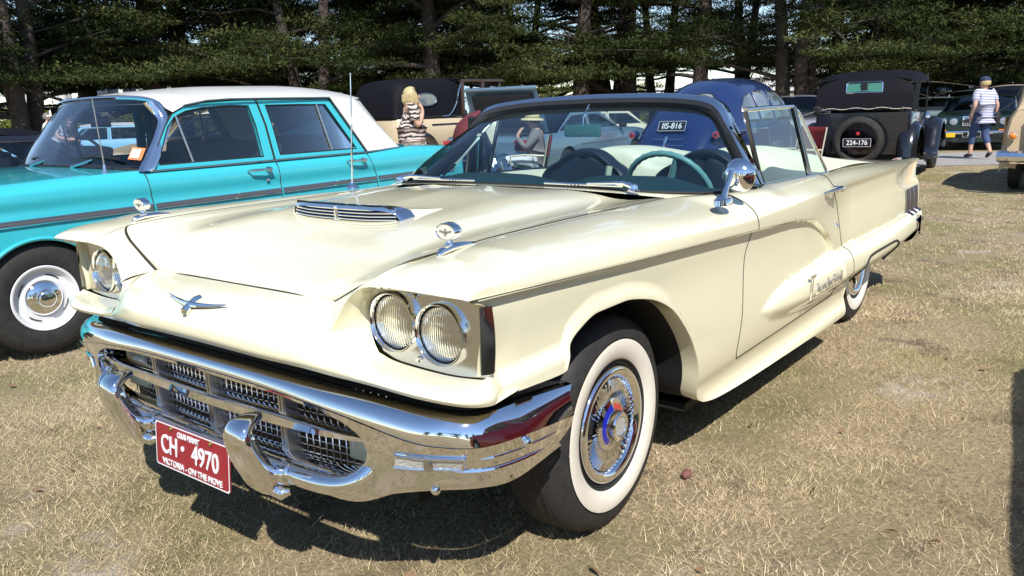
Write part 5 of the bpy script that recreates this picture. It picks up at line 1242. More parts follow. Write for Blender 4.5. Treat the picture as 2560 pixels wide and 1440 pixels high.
# ---- vintage tourers: tub, hood, sweeping fenders, spoked wheels
def vfender(t, x0, r, y, material, front, s, tailx):
    f = MB(); G = []
    pts = ([(x0+r*1.0, .42), (x0+r*1.02, .60), (x0+r*.78, .86), (x0+r*.2, .98), (x0-r*.55, .88), (x0-r*1.05, .62), (x0-r*1.5, .40), (tailx, .36)] if front else [(x0-r*1.12, .46), (x0-r*1.0, .70), (x0-r*.6, .92), (x0, .99), (x0+r*.6, .90), (x0+r*1.0, .66), (x0+r*1.25, .42), (tailx, .36)])
    for (x, z), (tx, tz) in zip(cr(pts, 40), np.gradient(cr(pts, 40), axis=0)):
        n_ = np.array([-tz, tx]); n_ = n_/np.linalg.norm(n_); n_ = n_ if (n_[1] > 0) == True else -n_
        row = [(x+n_[0]*dz, s*(y+dy), z+n_[1]*dz) for dy, dz in ((-.15, -.05), (-.12, .0), (-.04, .025), (.05, .02), (.12, -.015), (.145, -.07))]; G.append(row)
    return f.grid(np.array(G)).build('fender', material, t, angle=70)
def softtop(t, m_, x0, x1, zb0, zb1, zt, w0, w1, crown=.06):
    """fabric hood between x0 (front) and x1 (rear)"""
    b = MB(); G = []
    for x, k in zip(np.linspace(x0, x1, 18), np.linspace(0, 1, 18)):
        tz = zt-.02*(1-k)-.03*k*k; row = []
        for u in np.linspace(0, 1, 14):
            if u < .7: y = w1*(u/.7); z = tz-.025*(u/.7)**3*1.6
            else: q = (u-.7)/.3; y = w1+.03*q; z = tz-.04-.15*q
            row.append((x, y, z))
        G.append(row)
    b.gridm(np.array(G)); return b.build('hood', m_, t, angle=60)
def black_tourer():
    ph = radians(34)
    t = thing('vintage_tourer', 'black vintage tourer with fabric hood, spare wheel and plate 224-176', 'car', tuple(np.array(place_rear(LAT(2150, 13.6)+.12, 13.6, ph, 2.8))-[0, 0, .07]), yawof(ph))
    BK = BLACKGLOSS
    b = MB(); G = []
    for x, w, zt in ((.35, .30, 1.05), (-.45, .45, 1.10), (-.75, .62, 1.12), (-1.4, .70, 1.15), (-2.3, .74, 1.17), (-2.9, .74, 1.18), (-3.08, .72, 1.18), (-3.14, .68, 1.16)):
        G.append([(x, w*.96, zt), (x, w, zt-.04), (x, w, .85), (x, w*.97, .60), (x, w*.9, .50)])
    G = cr(np.array(G), 40); b.gridm(G); b.gridm(np.stack([G[-1], G[-1]*[1, .5, 1], G[-1]*[1, 0, 1]])); hd = G[:14]; b.gridm(np.stack([hd[:, 0], hd[:, 0]*[1, .5, 1]+[0, 0, .04], hd[:, 0]*[1, 0, 1]+[0, 0, .05]])); b.build('body', BK, t, weld=.001)
    # hood: roof and the tall back panel with its window
    hb = MB(); G = []
    for x, zt, w in ((-.62, 1.72, .60), (-.9, 1.78, .66), (-1.6, 1.835, .70), (-2.4, 1.825, .72), (-2.85, 1.78, .73), (-3.0, 1.71, .73)):
        G.append([(x, 0, zt), (x, w*.6, zt-.012), (x, w*.88, zt-.045), (x, w, zt-.11), (x, w+.01, zt-.20)])
    G = cr(np.array(G), 30); hb.gridm(G)
    back_ = [[(-3.0, y*.73, 1.71-.16*abs(y)**4), (-3.06, y*.73, 1.56-.02*abs(y)), (-3.11, y*.725, 1.42), (-3.15, y*.715, 1.20)] for y in np.linspace(0, 1, 12)]
    hb.gridm(np.array(back_)); q = np.array([[(-2.3, .735, 1.69), (-2.7, .745, 1.63), (-3.0, .738, 1.55)], [(-2.55, .74, 1.45), (-2.8, .745, 1.42), (-3.10, .73, 1.40)], [(-2.62, .745, 1.18), (-2.9, .745, 1.19), (-3.15, .715, 1.20)]]); hb.gridm(cr(q, 10)); hb.build('fabric_hood', VINYL, t, angle=60)
    rw = MB().grid(np.array([[(-3.075, -.265, 1.48), (-3.075, .265, 1.48)], [(-3.035, -.265, 1.63), (-3.035, .265, 1.63)]])-np.array([.012, 0, 0])); ro_ = rw.build('rear_window', mat('rear_pane', (.06, .20, .14), .08, coat=1.), t, smooth=False)
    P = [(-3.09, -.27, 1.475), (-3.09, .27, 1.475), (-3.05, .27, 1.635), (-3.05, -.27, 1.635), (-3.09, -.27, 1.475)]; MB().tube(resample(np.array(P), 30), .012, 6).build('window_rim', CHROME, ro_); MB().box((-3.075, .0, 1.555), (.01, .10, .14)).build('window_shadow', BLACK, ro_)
    yv = np.linspace(-.72, .72, 40); MB().tube([(-3.155, y, 1.225+.012*sin(y*16)-.03*abs(y/.72)**5) for y in yv], .007, 5).build('hood_piping', mat('piping_cream', (.55, .50, .40), .6), t)
    for y in np.linspace(-.6, .6, 7): MB().ellipsoid((-3.165, y, 1.235), (.008, .010, .010), 8, 6).build('hood_stud', CHROME, t)
    sp_ = bpy.data.objects.new('spare_wheel', None); link(sp_, t); sp_.location = (-3.30, 0, .72); sp_.rotation_euler = (0, radians(-6), 0)
    MB().lathe([(.27, -.05), (.30, -.075), (.355, -.07), (.385, -.03), (.385, .03), (.355, .07), (.30, .075), (.27, .05)], axis='x', n=56).build('tyre', mat('old_rubber', (.05, .045, .042), .85, noise=(25, .5), bump=(120, .8)), sp_, angle=60)
    tr = MB()
    for k in range(56):
        a = 2*pi*k/56; tr.box((-.045, .372*cos(a), .372*sin(a)), (.03, .016, .016))
    to_ = tr.build('tread_blocks', MATS['old_rubber'], sp_, smooth=False); to_['kind'] = 'stuff'
    num_plate(t, '224-176', -3.40, .70, .42, .13)
    MB().lathe([(.03, 0), (.028, .02), (0, .03)], (-3.36, 0, .84), 'x', 14, -1).build('stop_lamp', RED_LENS, t)
    MB().box((-3.42, 0, .40), (.06, 1.56, .07)).build('rear_bumper', BLACK, t, bevel=.01)
    for s in (1, -1):
        vfender(t, 0, .42, .70, BK, True, s, -.95); vfender(t, -2.8, .42, .70, BK, False, s, -1.9)
        MB().box((-1.45, s*.76, .355), (1.1, .26, .03)).build('running_board', BLACK, t)
        for x in (0, -2.8): car_wheel(t, x, s*.69, .385, .12, .27, BLACK, None, 'wire')
        MB().lathe([(.028, 0), (.026, .012), (0, .02)], (-3.46, s*.60, .425), 'x', 12, -1).build('reflector', RED_LENS, t)
        hl = bpy.data.objects.new('headlight', None); link(hl, t); hl.location = (.30, s*.45, .98)
        MB().lathe([(.12, .02), (.125, 0), (.115, -.08), (.07, -.15), (0, -.17)], axis='x', n=24).build('headlight_shell', CHROME, hl); MB().lathe([(0, .035), (.11, .015)], axis='x', n=24).build('headlight_lens', MATS['far_lens'], hl)
        MB().tube([(-.70, s*.62, 1.12), (-.74, s*.62, 1.55), (-.66, s*.60, 1.78)], .014, 6).build('screen_post', BLACK, t)
    m_ = MB(); m_.lathe([(.055, 0), (.055, .02), (0, .03)], (-.60, -.86, 1.45), 'x', 16, -1).build('door_mirror', BLACK, t); MB().tube([(-.66, -.63, 1.30), (-.60, -.85, 1.43)], .008, 5).build('mirror_arm', BLACK, t)
    MB().grid(np.array([[(-.72, -.6, 1.15), (-.72, .6, 1.15)], [(-.66, -.58, 1.76), (-.66, .58, 1.76)]])).build('windscreen', GLASS, t, smooth=False)
    for x in (-1.2, -2.45): bench(t, x, .72, 1.1, SEATB, .4)
    MB().box((-1.3, 0, .45), (3.3, .9, .10)).build('chassis', BLACK, t, smooth=False)
    return t
black_tourer()
def cream_limousine():
    ph = radians(44)
    t = thing('vintage_limousine', 'cream vintage limousine with black upper body, behind the standing blonde woman', 'car', place_rear(-2.22, 16.6, ph, 3.2), yawof(ph))
    b = MB(); G = []
    for x, w, zt in ((.4, .32, 1.18), (-.6, .50, 1.22), (-.95, .66, 1.24), (-1.8, .74, 1.25), (-2.9, .76, 1.25), (-3.5, .75, 1.25), (-3.68, .70, 1.24), (-3.74, .60, 1.22)):
        G.append([(x, w*.97, zt), (x, w, zt-.03), (x, w+.005, .95), (x, w*.97, .68), (x, w*.88, .55)])
    G = cr(np.array(G), 44); b.gridm(G); b.gridm(np.stack([G[-1], G[-1]*[1, .5, 1]-[.02, 0, 0], G[-1]*[1, 0, 1]-[.03, 0, 0]])); hd = G[:14]; b.gridm(np.stack([hd[:, 0], hd[:, 0]*[1, .5, 1]+[0, 0, .05], hd[:, 0]*[1, 0, 1]+[0, 0, .06]])); b.build('body', BUFF, t, weld=.001)
    hb = MB(); G = []
    for x, zt, w in ((-1.95, 1.98, .66), (-2.4, 2.02, .70), (-3.0, 2.02, .71), (-3.45, 1.98, .70), (-3.62, 1.88, .66), (-3.70, 1.70, .64), (-3.74, 1.28, .62)):
        low = 1.26
        G.append([(x, 0, zt), (x, w*.6, zt-.015), (x, w*.88, zt-.05 if zt > 1.3 else zt), (x, w, max(low, zt-.13)), (x, w+.03, max(low, zt-.4)), (x, w+.055, low)])
    hb.gridm(cr(np.array(G), 40)); hb.build('fabric_roof', VINYL, t, angle=60)
    for s in (1, -1):
        q = [(-3.02+.26*cos(k), s*.775, 1.60+.115*np.sign(sin(k))*abs(sin(k))**.7) for k in np.linspace(0, 2*pi, 30)]; w_ = MB(); w_.add(q, [tuple(range(30))]); wo2 = w_.build('quarter_window', mat('far_window', (.3, .3, .3)), t, smooth=False); MB().tube(q, .012, 5).build('window_rim', CHROME_D, wo2)
        MB().tube(cr([(-2.05, s*.74, 1.90), (-2.16, s*.77, 1.72), (-2.24, s*.775, 1.50), (-2.42, s*.78, 1.30), (-2.62, s*.78, 1.27)], 20), .013, 6).build('landau_bar', CHROME, t)
        for x in (-2.02, -1.45): MB().box((x, s*.74, 1.60), (.07, .05, .72)).build('door_post', mat('brown_post', (.06, .035, .025), .4, coat=.5), t, bevel=.008)
        MB().box((-1.45, s*.74, 1.955), (1.2, .05, .05)).build('cant_rail', MATS['brown_post'], t, bevel=.008); MB().box((-.92, s*.70, 1.58), (.06, .05, .72)).build('screen_post', MATS['brown_post'], t, bevel=.008)
        MB().tube([(-.6, s*.53, 1.235), (-.95, s*.69, 1.255), (-1.8, s*.765, 1.265), (-3.5, s*.77, 1.265)], .018, 6).build('belt_moulding', BLACK, t)
        MB().tube([(-1.0, s*.73, 1.10), (-1.8, s*.765, 1.12), (-2.9, s*.78, 1.12)], .010, 5).build('coach_line', BLACK, t)
        vfender(t, 0, .45, .72, BLACK, True, s, -1.1); vfender(t, -3.2, .45, .72, BLACKGLOSS, False, s, -2.2)
        MB().box((-1.65, s*.78, .37), (1.2, .28, .03)).build('running_board', BLACK, t)
        for x in (0, -3.2): car_wheel(t, x, s*.70, .41, .14, .27, BUFF, None, 'wire', wall=True)
    MB().box((-1.5, 0, 1.99), (1.25, 1.4, .03)).build('canopy', VINYL, t, bevel=.01)
    MB().grid(np.array([[(-.93, -.66, 1.25), (-.93, .66, 1.25)], [(-.90, -.66, 1.93), (-.90, .66, 1.93)]])).build('windscreen', GLASS, t, smooth=False)
    MB().lathe([(.10, .02), (.105, 0), (.09, -.08), (0, -.13)], (-1.0, -.84, 1.36), 'x', 20).build('spot_lamp', CHROME, t)
    sp_ = MB(); sp_.lathe([(.27, -.05), (.30, -.07), (.37, -.06), (.40, 0), (.37, .06), (.30, .07), (.27, .05)], (-3.92, .25, .80), 'x', 40); sp_.build('spare_tyre', RUBBER, t, angle=60)
    for k in (0, 1):
        p = num_plate(t, ('7-098', '1925 PACKARD')[k], -3.98, .66-.135*k, .36, .125, bgm=MAROON if k == 0 else None, y=-.42, size=.10 if k == 0 else .052)
    tl = MB(); tl.lathe([(.06, .06), (.062, 0), (.055, -.01), (0, -.012)], (-3.98, -.42, .80), 'x', 16).build('tail_lamp', CHROME_D, t)
    MB().box((-1.6, 0, .47), (3.6, .95, .10)).build('chassis', BLACK, t, smooth=False); bench(t, -1.5, .85, 1.2, SEATB, .4)
    return t
cream_limousine()

# ---- tan timber-bodied wagon at the right edge
def tan_wagon():
    ph = radians(35)
    t = thing('estate_wagon', 'tan timber-panelled wagon cut off by the right edge of the picture', 'car', place_rear(7.60, 10.9, ph, 2.55), yawof(ph))
    b = MB(); G = []
    for x, k in ((.7, .62), (.3, .86), (-.3, .94), (-1.5, 1.), (-2.8, 1.), (-3.25, .985), (-3.36, .93)):
        top_ = 1.02 if x > -.5 else 1.08
        G.append([(x, .74*k, top_), (x, .80*k, top_-.10), (x, .84*k, .80), (x, .83*k, .55), (x, .78*k, .40)])
    G = cr(np.array(G), 40); b.gridm(G); b.gridm(np.stack([G[-1], G[-1]*[1, .5, 1]-[.03, 0, 0], G[-1]*[1, 0, 1]-[.04, 0, 0]])); hd = G[:16]; b.gridm(np.stack([hd[:, 0], hd[:, 0]*[1, .5, 1]+[0, 0, .05], hd[:, 0]*[1, 0, 1]+[0, 0, .06]])); b.build('body', TAN, t, weld=.001)
    cbn = MB(); G = []
    for x, zt, k in ((-.75, 1.60, .93), (-1.1, 1.70, .98), (-2.2, 1.72, 1.), (-3.0, 1.68, .99), (-3.2, 1.58, .96), (-3.33, 1.09, .96)):
        G.append([(x, 0, zt), (x, .45*k, zt-.01), (x, .60*k, zt-.05), (x, .66*k, max(1.09, zt-.13)), (x, .74*k, 1.08)])
    cbn.gridm(cr(np.array(G), 30)); cbn.build('cabin', TAN, t, angle=60)
    WOOD = mat('timber_panel', (.72, .40, .12), .45, coat=.5, noise=(3, .3, (.55, .27, .07)))
    for y in (-.28, .28):
        p = MB().box((-3.435, y, .78), (.02, .48, .42)); po = p.build('tailgate_panel', WOOD, t, bevel=.006)
        for dy in (-.25, .25): MB().box((-3.45, y+dy, .78), (.03, .04, .46)).build('timber_strip', mat('timber_dark', (.50, .22, .06), .5), po)
    for s in (1, -1):
        MB().box((-2.2, s*.845, .80), (1.6, .02, .36)).build('side_panel', WOOD, t, bevel=.006)
        l = MB(); l.lathe([(.046, 0), (.044, .03), (.03, .045), (0, .05)], (-3.41, s*.72, .76), 'x', 20, -1); lo_ = l.build('tail_light', AMBER, t); MB().lathe([(.054, 0), (.053, .02), (.046, .022)], (-3.41, s*.72, .76), 'x', 20, -1).build('light_rim', CHROME, lo_)
        for x in (0, -2.55): car_wheel(t, x, s*.70, .34, .15, .2, TAN, CHROME)
        for x0 in (0, -2.55):
            f = MB(); u = np.linspace(-.1, pi+.1, 20); f.grid(np.array([[(x0+(.44)*cos(k), s*(.80+dy), .33+.42*sin(k)+dz) for dy, dz in ((-.12, .02), (.0, .03), (.06, .0), (.075, -.06))] for k in u])); f.build('fender', TAN, t, angle=70)
    g = MB(); q = np.array([[(-3.345, -.52, 1.18), (-3.345, .52, 1.18)], [(-3.225, -.46, 1.52), (-3.225, .46, 1.52)]])-np.array([.012, 0, 0]); g.grid(q).build('rear_window', MATS['far_window'], t, smooth=False)
    MB().tube([(-3.56+.10*(abs(y)/.86)**4, y, .50) for y in np.linspace(-.86, .86, 13)], .06, 8, squash=1.2).build('rear_bumper', CHROME, t); MB().tube([(.85, y, .5) for y in np.linspace(-.8, .8, 9)], .05, 8).build('front_bumper', CHROME, t)
    MB().box((-1.3, 0, .42), (3.6, 1.2, .06)).build('chassis', BLACK, t, smooth=False)
tan_wagon()
# ---- dark green saloon facing the viewer, the woman walks past it
gx, gy, gz = spot(LAT(2446, 21.2), 21.2)
XJ = sedan('saloon_car', 'dark green saloon facing forward with four round headlights behind the walking woman', (gx, gy, gz), yawof(bear(2446)+pi+.06), BGREEN, fo=.90, wb=2.85, ro=1.2, w=.90, h=1.37, belt=.95, hood=.88, deck=.95, ws=(.55, 1.25), bl=(2.65, 3.2), wr=.33, gl=GLASS_D)
headlamps(XJ, [(.90, s*y, .73) for s in (1, -1) for y in (.66, .42)], .085)
gb = bpy.data.objects.new('grille', None); link(gb, XJ); MB().box((.90, 0, .74), (.04, .46, .24)).build('grille_frame', CHROME, gb, bevel=.01)
for k in range(9): MB().box((.925, -.18+.045*k, .74), (.02, .022, .20)).build('grille_bar', BLACK, gb, smooth=False)
for s in (1, -1): MB().box((.97, s*.62, .40), (.03, .34, .05)).build('bumper_underrider', BLACK, XJ); MB().box((.955, s*.70, .52), (.02, .26, .035)).build('indicator', AMBER, XJ)
MB().box((.98, -.46, .40), (.02, .20, .10)).build('fog_lamp', mat('yellow_lens', (.8, .5, .03), .3), XJ); num_plate(XJ, '3030', 1.0, .415, .40, .13, True, bgm=MATS['plate_black'])
# ---- grey-green saloon from behind, and the others of the far row
gx, gy, gz = spot(LAT(2338, 26.5), 26.5)
FA = sedan('saloon_car', 'grey-green saloon seen from behind, left of the dark green saloon', (gx+2.8*cos(yawof(.62)), gy+2.8*sin(yawof(.62)), gz), yawof(.62), GREYG, fo=.9, wb=2.8, ro=1.15, w=.93, h=1.38, belt=.96, hood=.93, deck=.97, ws=(.7, 1.3), bl=(2.55, 3.2), gl=GLASS_D, wr=.33)
for s in (1, -1): MB().box((-3.95, s*.66, .74), (.05, .34, .10)).build('tail_light', RED_LENS, FA, bevel=.01)
MB().box((-3.955, 0, .73), (.03, 1.7, .17)).build('tail_panel', mat('tail_grey', (.10, .10, .13), .5), FA)
gx, gy, gz = spot(LAT(2385, 33), 33)
FD = sedan('saloon_car', 'dark flat-roofed car in the far row behind the grey-green saloon', (gx, gy, gz), yawof(-.5), mat('dark_olive', (.03, .035, .03), .4, coat=.5), h=1.75, belt=1.05, hood=1.0, deck=1.05, ws=(.8, 1.05), bl=(3.1, 3.35), wr=.34, w=.86)
gx, gy, gz = spot(LAT(2432, 27.5), 27.5)
FE = sedan('saloon_car', 'dark car with upright windscreen facing the viewer between the saloons', (gx, gy, gz), yawof(bear(2432)+pi), mat('slate_paint', (.05, .065, .07), .4, coat=.5), h=1.58, belt=1.05, hood=1.02, deck=1.0, ws=(.75, 1.0), bl=(2.8, 3.2), wr=.34, w=.84, gl=GLASS)
headlamps(FE, [(.80, s*.55, .80) for s in (1, -1)], .1)
gx, gy, gz = spot(LAT(2530, 29), 29)
FB = sedan('saloon_car', 'buff car with a fabric top behind the walking woman', (gx, gy, gz), yawof(bear(2530)), mat('fawn_paint', (.22, .175, .13), .4, coat=.5), h=1.72, belt=1.05, hood=1.0, deck=1.0, ws=(.8, 1.1), bl=(2.9, 3.2), wr=.36, w=.84, roofm=mat('fawn_canvas', (.24, .20, .165), .8))
gx, gy, gz = place_rear(LAT(1985, 20.5), 20.5, .45, 2.6)
FS = sedan('small_car', 'small pale silver car beside the black tourer', (gx, gy, gz), yawof(.45), SILV, fo=.75, wb=2.6, ro=1.1, w=.84, h=1.50, belt=1.0, hood=.95, deck=.92, ws=(.65, 1.05), bl=(2.2, 2.75), wr=.32, gl=GLASS)
tail_lights(FS, -3.70, .68, .66, .06, .10, .12)
gx, gy, gz = spot(LAT(1640, 22.5), 22.5)
FC = sedan('open_car', 'cream convertible-style car beyond the silver-blue saloon', (gx, gy, gz), yawof(radians(70)), mat('ivory_paint', (.62, .57, .42), .3, coat=1.), fo=.85, wb=2.7, ro=1.2, w=.88, h=1.36, belt=.93, hood=.88, deck=.92, ws=(.75, 1.2), bl=(2.4, 2.9), gl=GLASS)
for s in (1, -1): MB().box((-.72, s*.93, .98), (.10, .12, .09)).build('door_mirror', BLACK, FC, bevel=.02)
# ---- beyond the turquoise sedan
LB = sedan('soft_top_car', 'black soft-top car parked behind the turquoise sedan at the left edge', (.85, -6.35, -.02), 0., BLACKGLOSS, fo=.8, wb=2.6, ro=1.0, w=.86, h=1.30, belt=.90, hood=.88, deck=.90, ws=(.45, .95), bl=(2.1, 2.6), roofm=VINYL, wr=.31)
DB = sedan('saloon_car', 'dark blue saloon seen through the front door window of the turquoise sedan', (-2.4, -8.6, -.06), radians(178), mat('midnight_paint', (.010, .014, .035), .25, coat=1.), fo=.8, wb=2.7, ro=1.1, w=.86, h=1.40, belt=.95, hood=.90, deck=.92, ws=(.7, 1.2), bl=(2.5, 3.0), gl=GLASS_D)
CT = sedan('roadster_car', 'buff open car with white hood seen through the turquoise sedan rear door window', (-6.2, -7.9, -.08), radians(200), BUFF, fo=.7, wb=2.8, ro=.9, w=.82, h=1.45, belt=1.10, hood=1.05, deck=1.02, ws=(.8, 1.0), bl=(2.3, 2.6), wr=.37, roofm=mat('white_canvas', (.70, .68, .64), .8), style='steel')
WB = sedan('saloon_car', 'pale grey saloon with round headlights seen through the windscreen of the turquoise sedan', (-1.15, -10.4, -.06), radians(62), mat('pale_grey_paint', (.40, .42, .42), .35, coat=.8), fo=.8, wb=2.7, ro=1.1, w=.85, h=1.45, belt=1.0, hood=.95, deck=.95, ws=(.7, 1.1), bl=(2.4, 2.9), gl=GLASS_D)
headlamps(WB, [(.80, s*.58, .80) for s in (1, -1)], .10)
gx, gy, gz = spot(LAT(90, 23), 23)
LW = sedan('saloon_car', 'light blue and white car behind the two men at the far left', (gx, gy, gz), yawof(-1.9), mat('sky_blue_paint', (.22, .48, .68), .3, coat=1.), fo=.8, wb=2.8, ro=1.2, w=.9, h=1.42, belt=.95, hood=.92, deck=.92, ws=(.7, 1.15), bl=(2.6, 3.0), gl=GLASS_D, roofm=WHITE)
# ---- red sedan outside the picture on the right; its shadow and reflection are in view
RC = sedan('sedan_car', 'red wagon just outside the right edge, known by its shadow on the grass', (1.65, 3.70, 0), radians(6.3), RED, fo=.8, wb=2.75, ro=1.15, w=.90, h=1.44, belt=.95, hood=.90, deck=.92, ws=(.70, 1.08), bl=(3.2, 3.55), wr=.32)
# ================================================================== trees beyond the field
BARK = mat('cypress_bark', (.085, .066, .055), .9, noise=(5, .4, (.045, .034, .028)), bump=(22, .9))
TWIG = mat('dead_twigs', (.22, .175, .15), .9)
def leaf_mat(name, c0, c1, c2):
    M = bpy.data.materials.new(name); M.use_nodes = True; n = M.node_tree.nodes; L = M.node_tree.links; b = n['Principled BSDF']
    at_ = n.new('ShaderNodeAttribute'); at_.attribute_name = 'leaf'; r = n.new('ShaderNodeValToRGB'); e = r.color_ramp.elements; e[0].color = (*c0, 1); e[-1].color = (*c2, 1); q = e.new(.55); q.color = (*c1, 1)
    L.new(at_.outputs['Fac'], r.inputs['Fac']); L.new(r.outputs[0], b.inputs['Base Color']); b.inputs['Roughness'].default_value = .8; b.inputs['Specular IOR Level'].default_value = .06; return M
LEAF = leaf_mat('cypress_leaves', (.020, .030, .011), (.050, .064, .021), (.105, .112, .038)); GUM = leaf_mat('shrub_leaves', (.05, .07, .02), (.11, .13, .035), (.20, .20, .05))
def leaves(name, pads, per, size, seed, m_):
    """pads: (centre, radius, thickness, tone); each a flattened spray of slim leaf faces"""
    r = np.random.default_rng(seed); V = []; A = []
    for c, R_, th, tone in pads:
        n_ = int(per*(R_/.8)**1.6)+12
        a = r.random(n_)*2*pi; q = np.sqrt(r.random(n_)); h = r.normal(0, .5, n_)
        p = np.stack([np.cos(a)*q*R_, np.sin(a)*q*R_, h*th*(1.15-q**2)+.25*th*(1-q)], 1)+np.array(c)
        d = np.stack([np.cos(a), np.sin(a), r.normal(.12, .35, n_)], 1)+r.normal(0, .55, (n_, 3)); d /= np.linalg.norm(d, axis=1)[:, None]
        L = size*(.55+.9*r.random(n_)); s_ = np.cross(d, r.normal(0, .5, (n_, 3))+[0, 0, 1.]); s_ /= np.linalg.norm(s_, axis=1)[:, None]+1e-9
        wv = (L*.17)[:, None]*s_
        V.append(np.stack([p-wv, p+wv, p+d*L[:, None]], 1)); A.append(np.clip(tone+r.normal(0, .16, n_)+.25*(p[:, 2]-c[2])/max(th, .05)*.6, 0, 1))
    V = np.concatenate(V); A = np.concatenate(A); n_ = len(V)
    me = bpy.data.meshes.new(name); me.vertices.add(n_*3); me.loops.add(n_*3); me.polygons.add(n_)
    me.vertices.foreach_set('co', V.astype(np.float32).ravel()); me.loops.foreach_set('vertex_index', np.arange(n_*3, dtype=np.int32)); me.polygons.foreach_set('loop_start', np.arange(0, n_*3, 3, dtype=np.int32)); me.update()
    at_ = me.attributes.new('leaf', 'FLOAT', 'FACE'); at_.data.foreach_set('value', A.astype(np.float32)); me.materials.append(m_); return me
def make_tree(seed, H, low, spread, nlimb, trunks=1, bare=0., dens=1.0):
    """returns (trunk mesh, crown mesh): tapered trunk(s), limbs that reach out, flat sprays of foliage along them"""
    r = np.random.default_rng(seed); tb = MB(); pads = []
    for k in range(trunks):
        a = r.random()*2*pi; off = (0 if trunks == 1 else .35); lean = r.normal(0, .35, 2)+(np.array([cos(a), sin(a)])*1.3 if trunks > 1 else 0)
        pts = [(off*cos(a)*.4, off*sin(a)*.4, -.15)]+[(off*cos(a)+lean[0]*t**1.3+r.normal(0, .05), off*sin(a)+lean[1]*t**1.3+r.normal(0, .05), H*t) for t in (.08, .22, .42, .62, .82, 1.)]
        C_ = cr(pts, 26); R0 = (.34 if trunks == 1 else .24)*(.85+.3*r.random())
        tb.tube(C_, R0*np.linspace(1.25, .12, 26)**.8, 9)
        for q in range(nlimb//trunks):
            t = low/H+(1-low/H)*(q+.5*r.random())/(nlimb//trunks)*.97; i = int(t*25); p0 = C_[i]; b = r.random()*2*pi if trunks == 1 else a+r.normal(0, 1.3)
            L = spread*(1.05-.62*max(0, t-.35))*(.65+.5*r.random()); up = r.normal(.12, .22)
            q_ = [p0]+[p0+np.array([cos(b+.25*s_*r.normal(0, .6))*L*s_, sin(b+.25*s_*r.normal(0, .6))*L*s_, L*(up*s_-.10*s_*s_)+r.normal(0, .08)]) for s_ in (.3, .65, 1.)]
            lim = cr(q_, 12); tb.tube(lim, R0*.30*np.linspace(1, .10, 12), 5, caps=False)
            if r.random() < bare: 
                for w in range(7):
                    s0 = lim[int(4+7*r.random())]; e = r.normal(0, .5, 3); e[2] = -abs(e[2])*.9; tb.tube(np.array([s0, s0+e*.5+r.normal(0, .08, 3), s0+e*1.1]), [.012, .008, .003], 3, caps=False)
                continue
            tone = np.clip(r.normal(.42, .2), .05, .95)
            for s_ in np.linspace(.32, 1.02, int(5*dens)+2):
                c = lim[min(11, int(s_*11))]
                for w in range(2 if s_ > .4 else 1):
                    R_ = (.42+.55*r.random())*(1.15-.3*s_); cc = c+np.array([r.normal(0, .45), r.normal(0, .45), r.normal(.04, .30)]); cc[2] = max(cc[2], low*.88); pads.append((cc, R_, .14+.16*r.random(), np.clip(tone+r.normal(0, .12), 0, 1)))
    tm = tb.build('trunk', BARK, None, angle=80); me = tm.data; bpy.data.objects.remove(tm)
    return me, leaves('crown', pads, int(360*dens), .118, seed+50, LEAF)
VAR = [make_tree(1, 11.5, 2.9, 4.6, 40, 1, .05), make_tree(2, 12.5, 3.1, 5.0, 42, 3, .12), make_tree(3, 13, 3.7, 3.8, 38, 1, .38, .85), make_tree(4, 12, 2.3, 4.4, 42, 1, .0, 1.1), make_tree(5, 13.5, 4.0, 4.0, 40, 2, .35, .85)]
def tree(lat, dep, v, rot, sc, label):
    t = thing('cypress_tree', label, 'tree', spot(lat, dep), rot, 'dark cypress trees along the back of the field'); t.scale = (sc, sc, sc)
    for nm, me in zip(('trunk', 'crown'), VAR[v]): link(bpy.data.objects.new(nm, me), t)
    return t
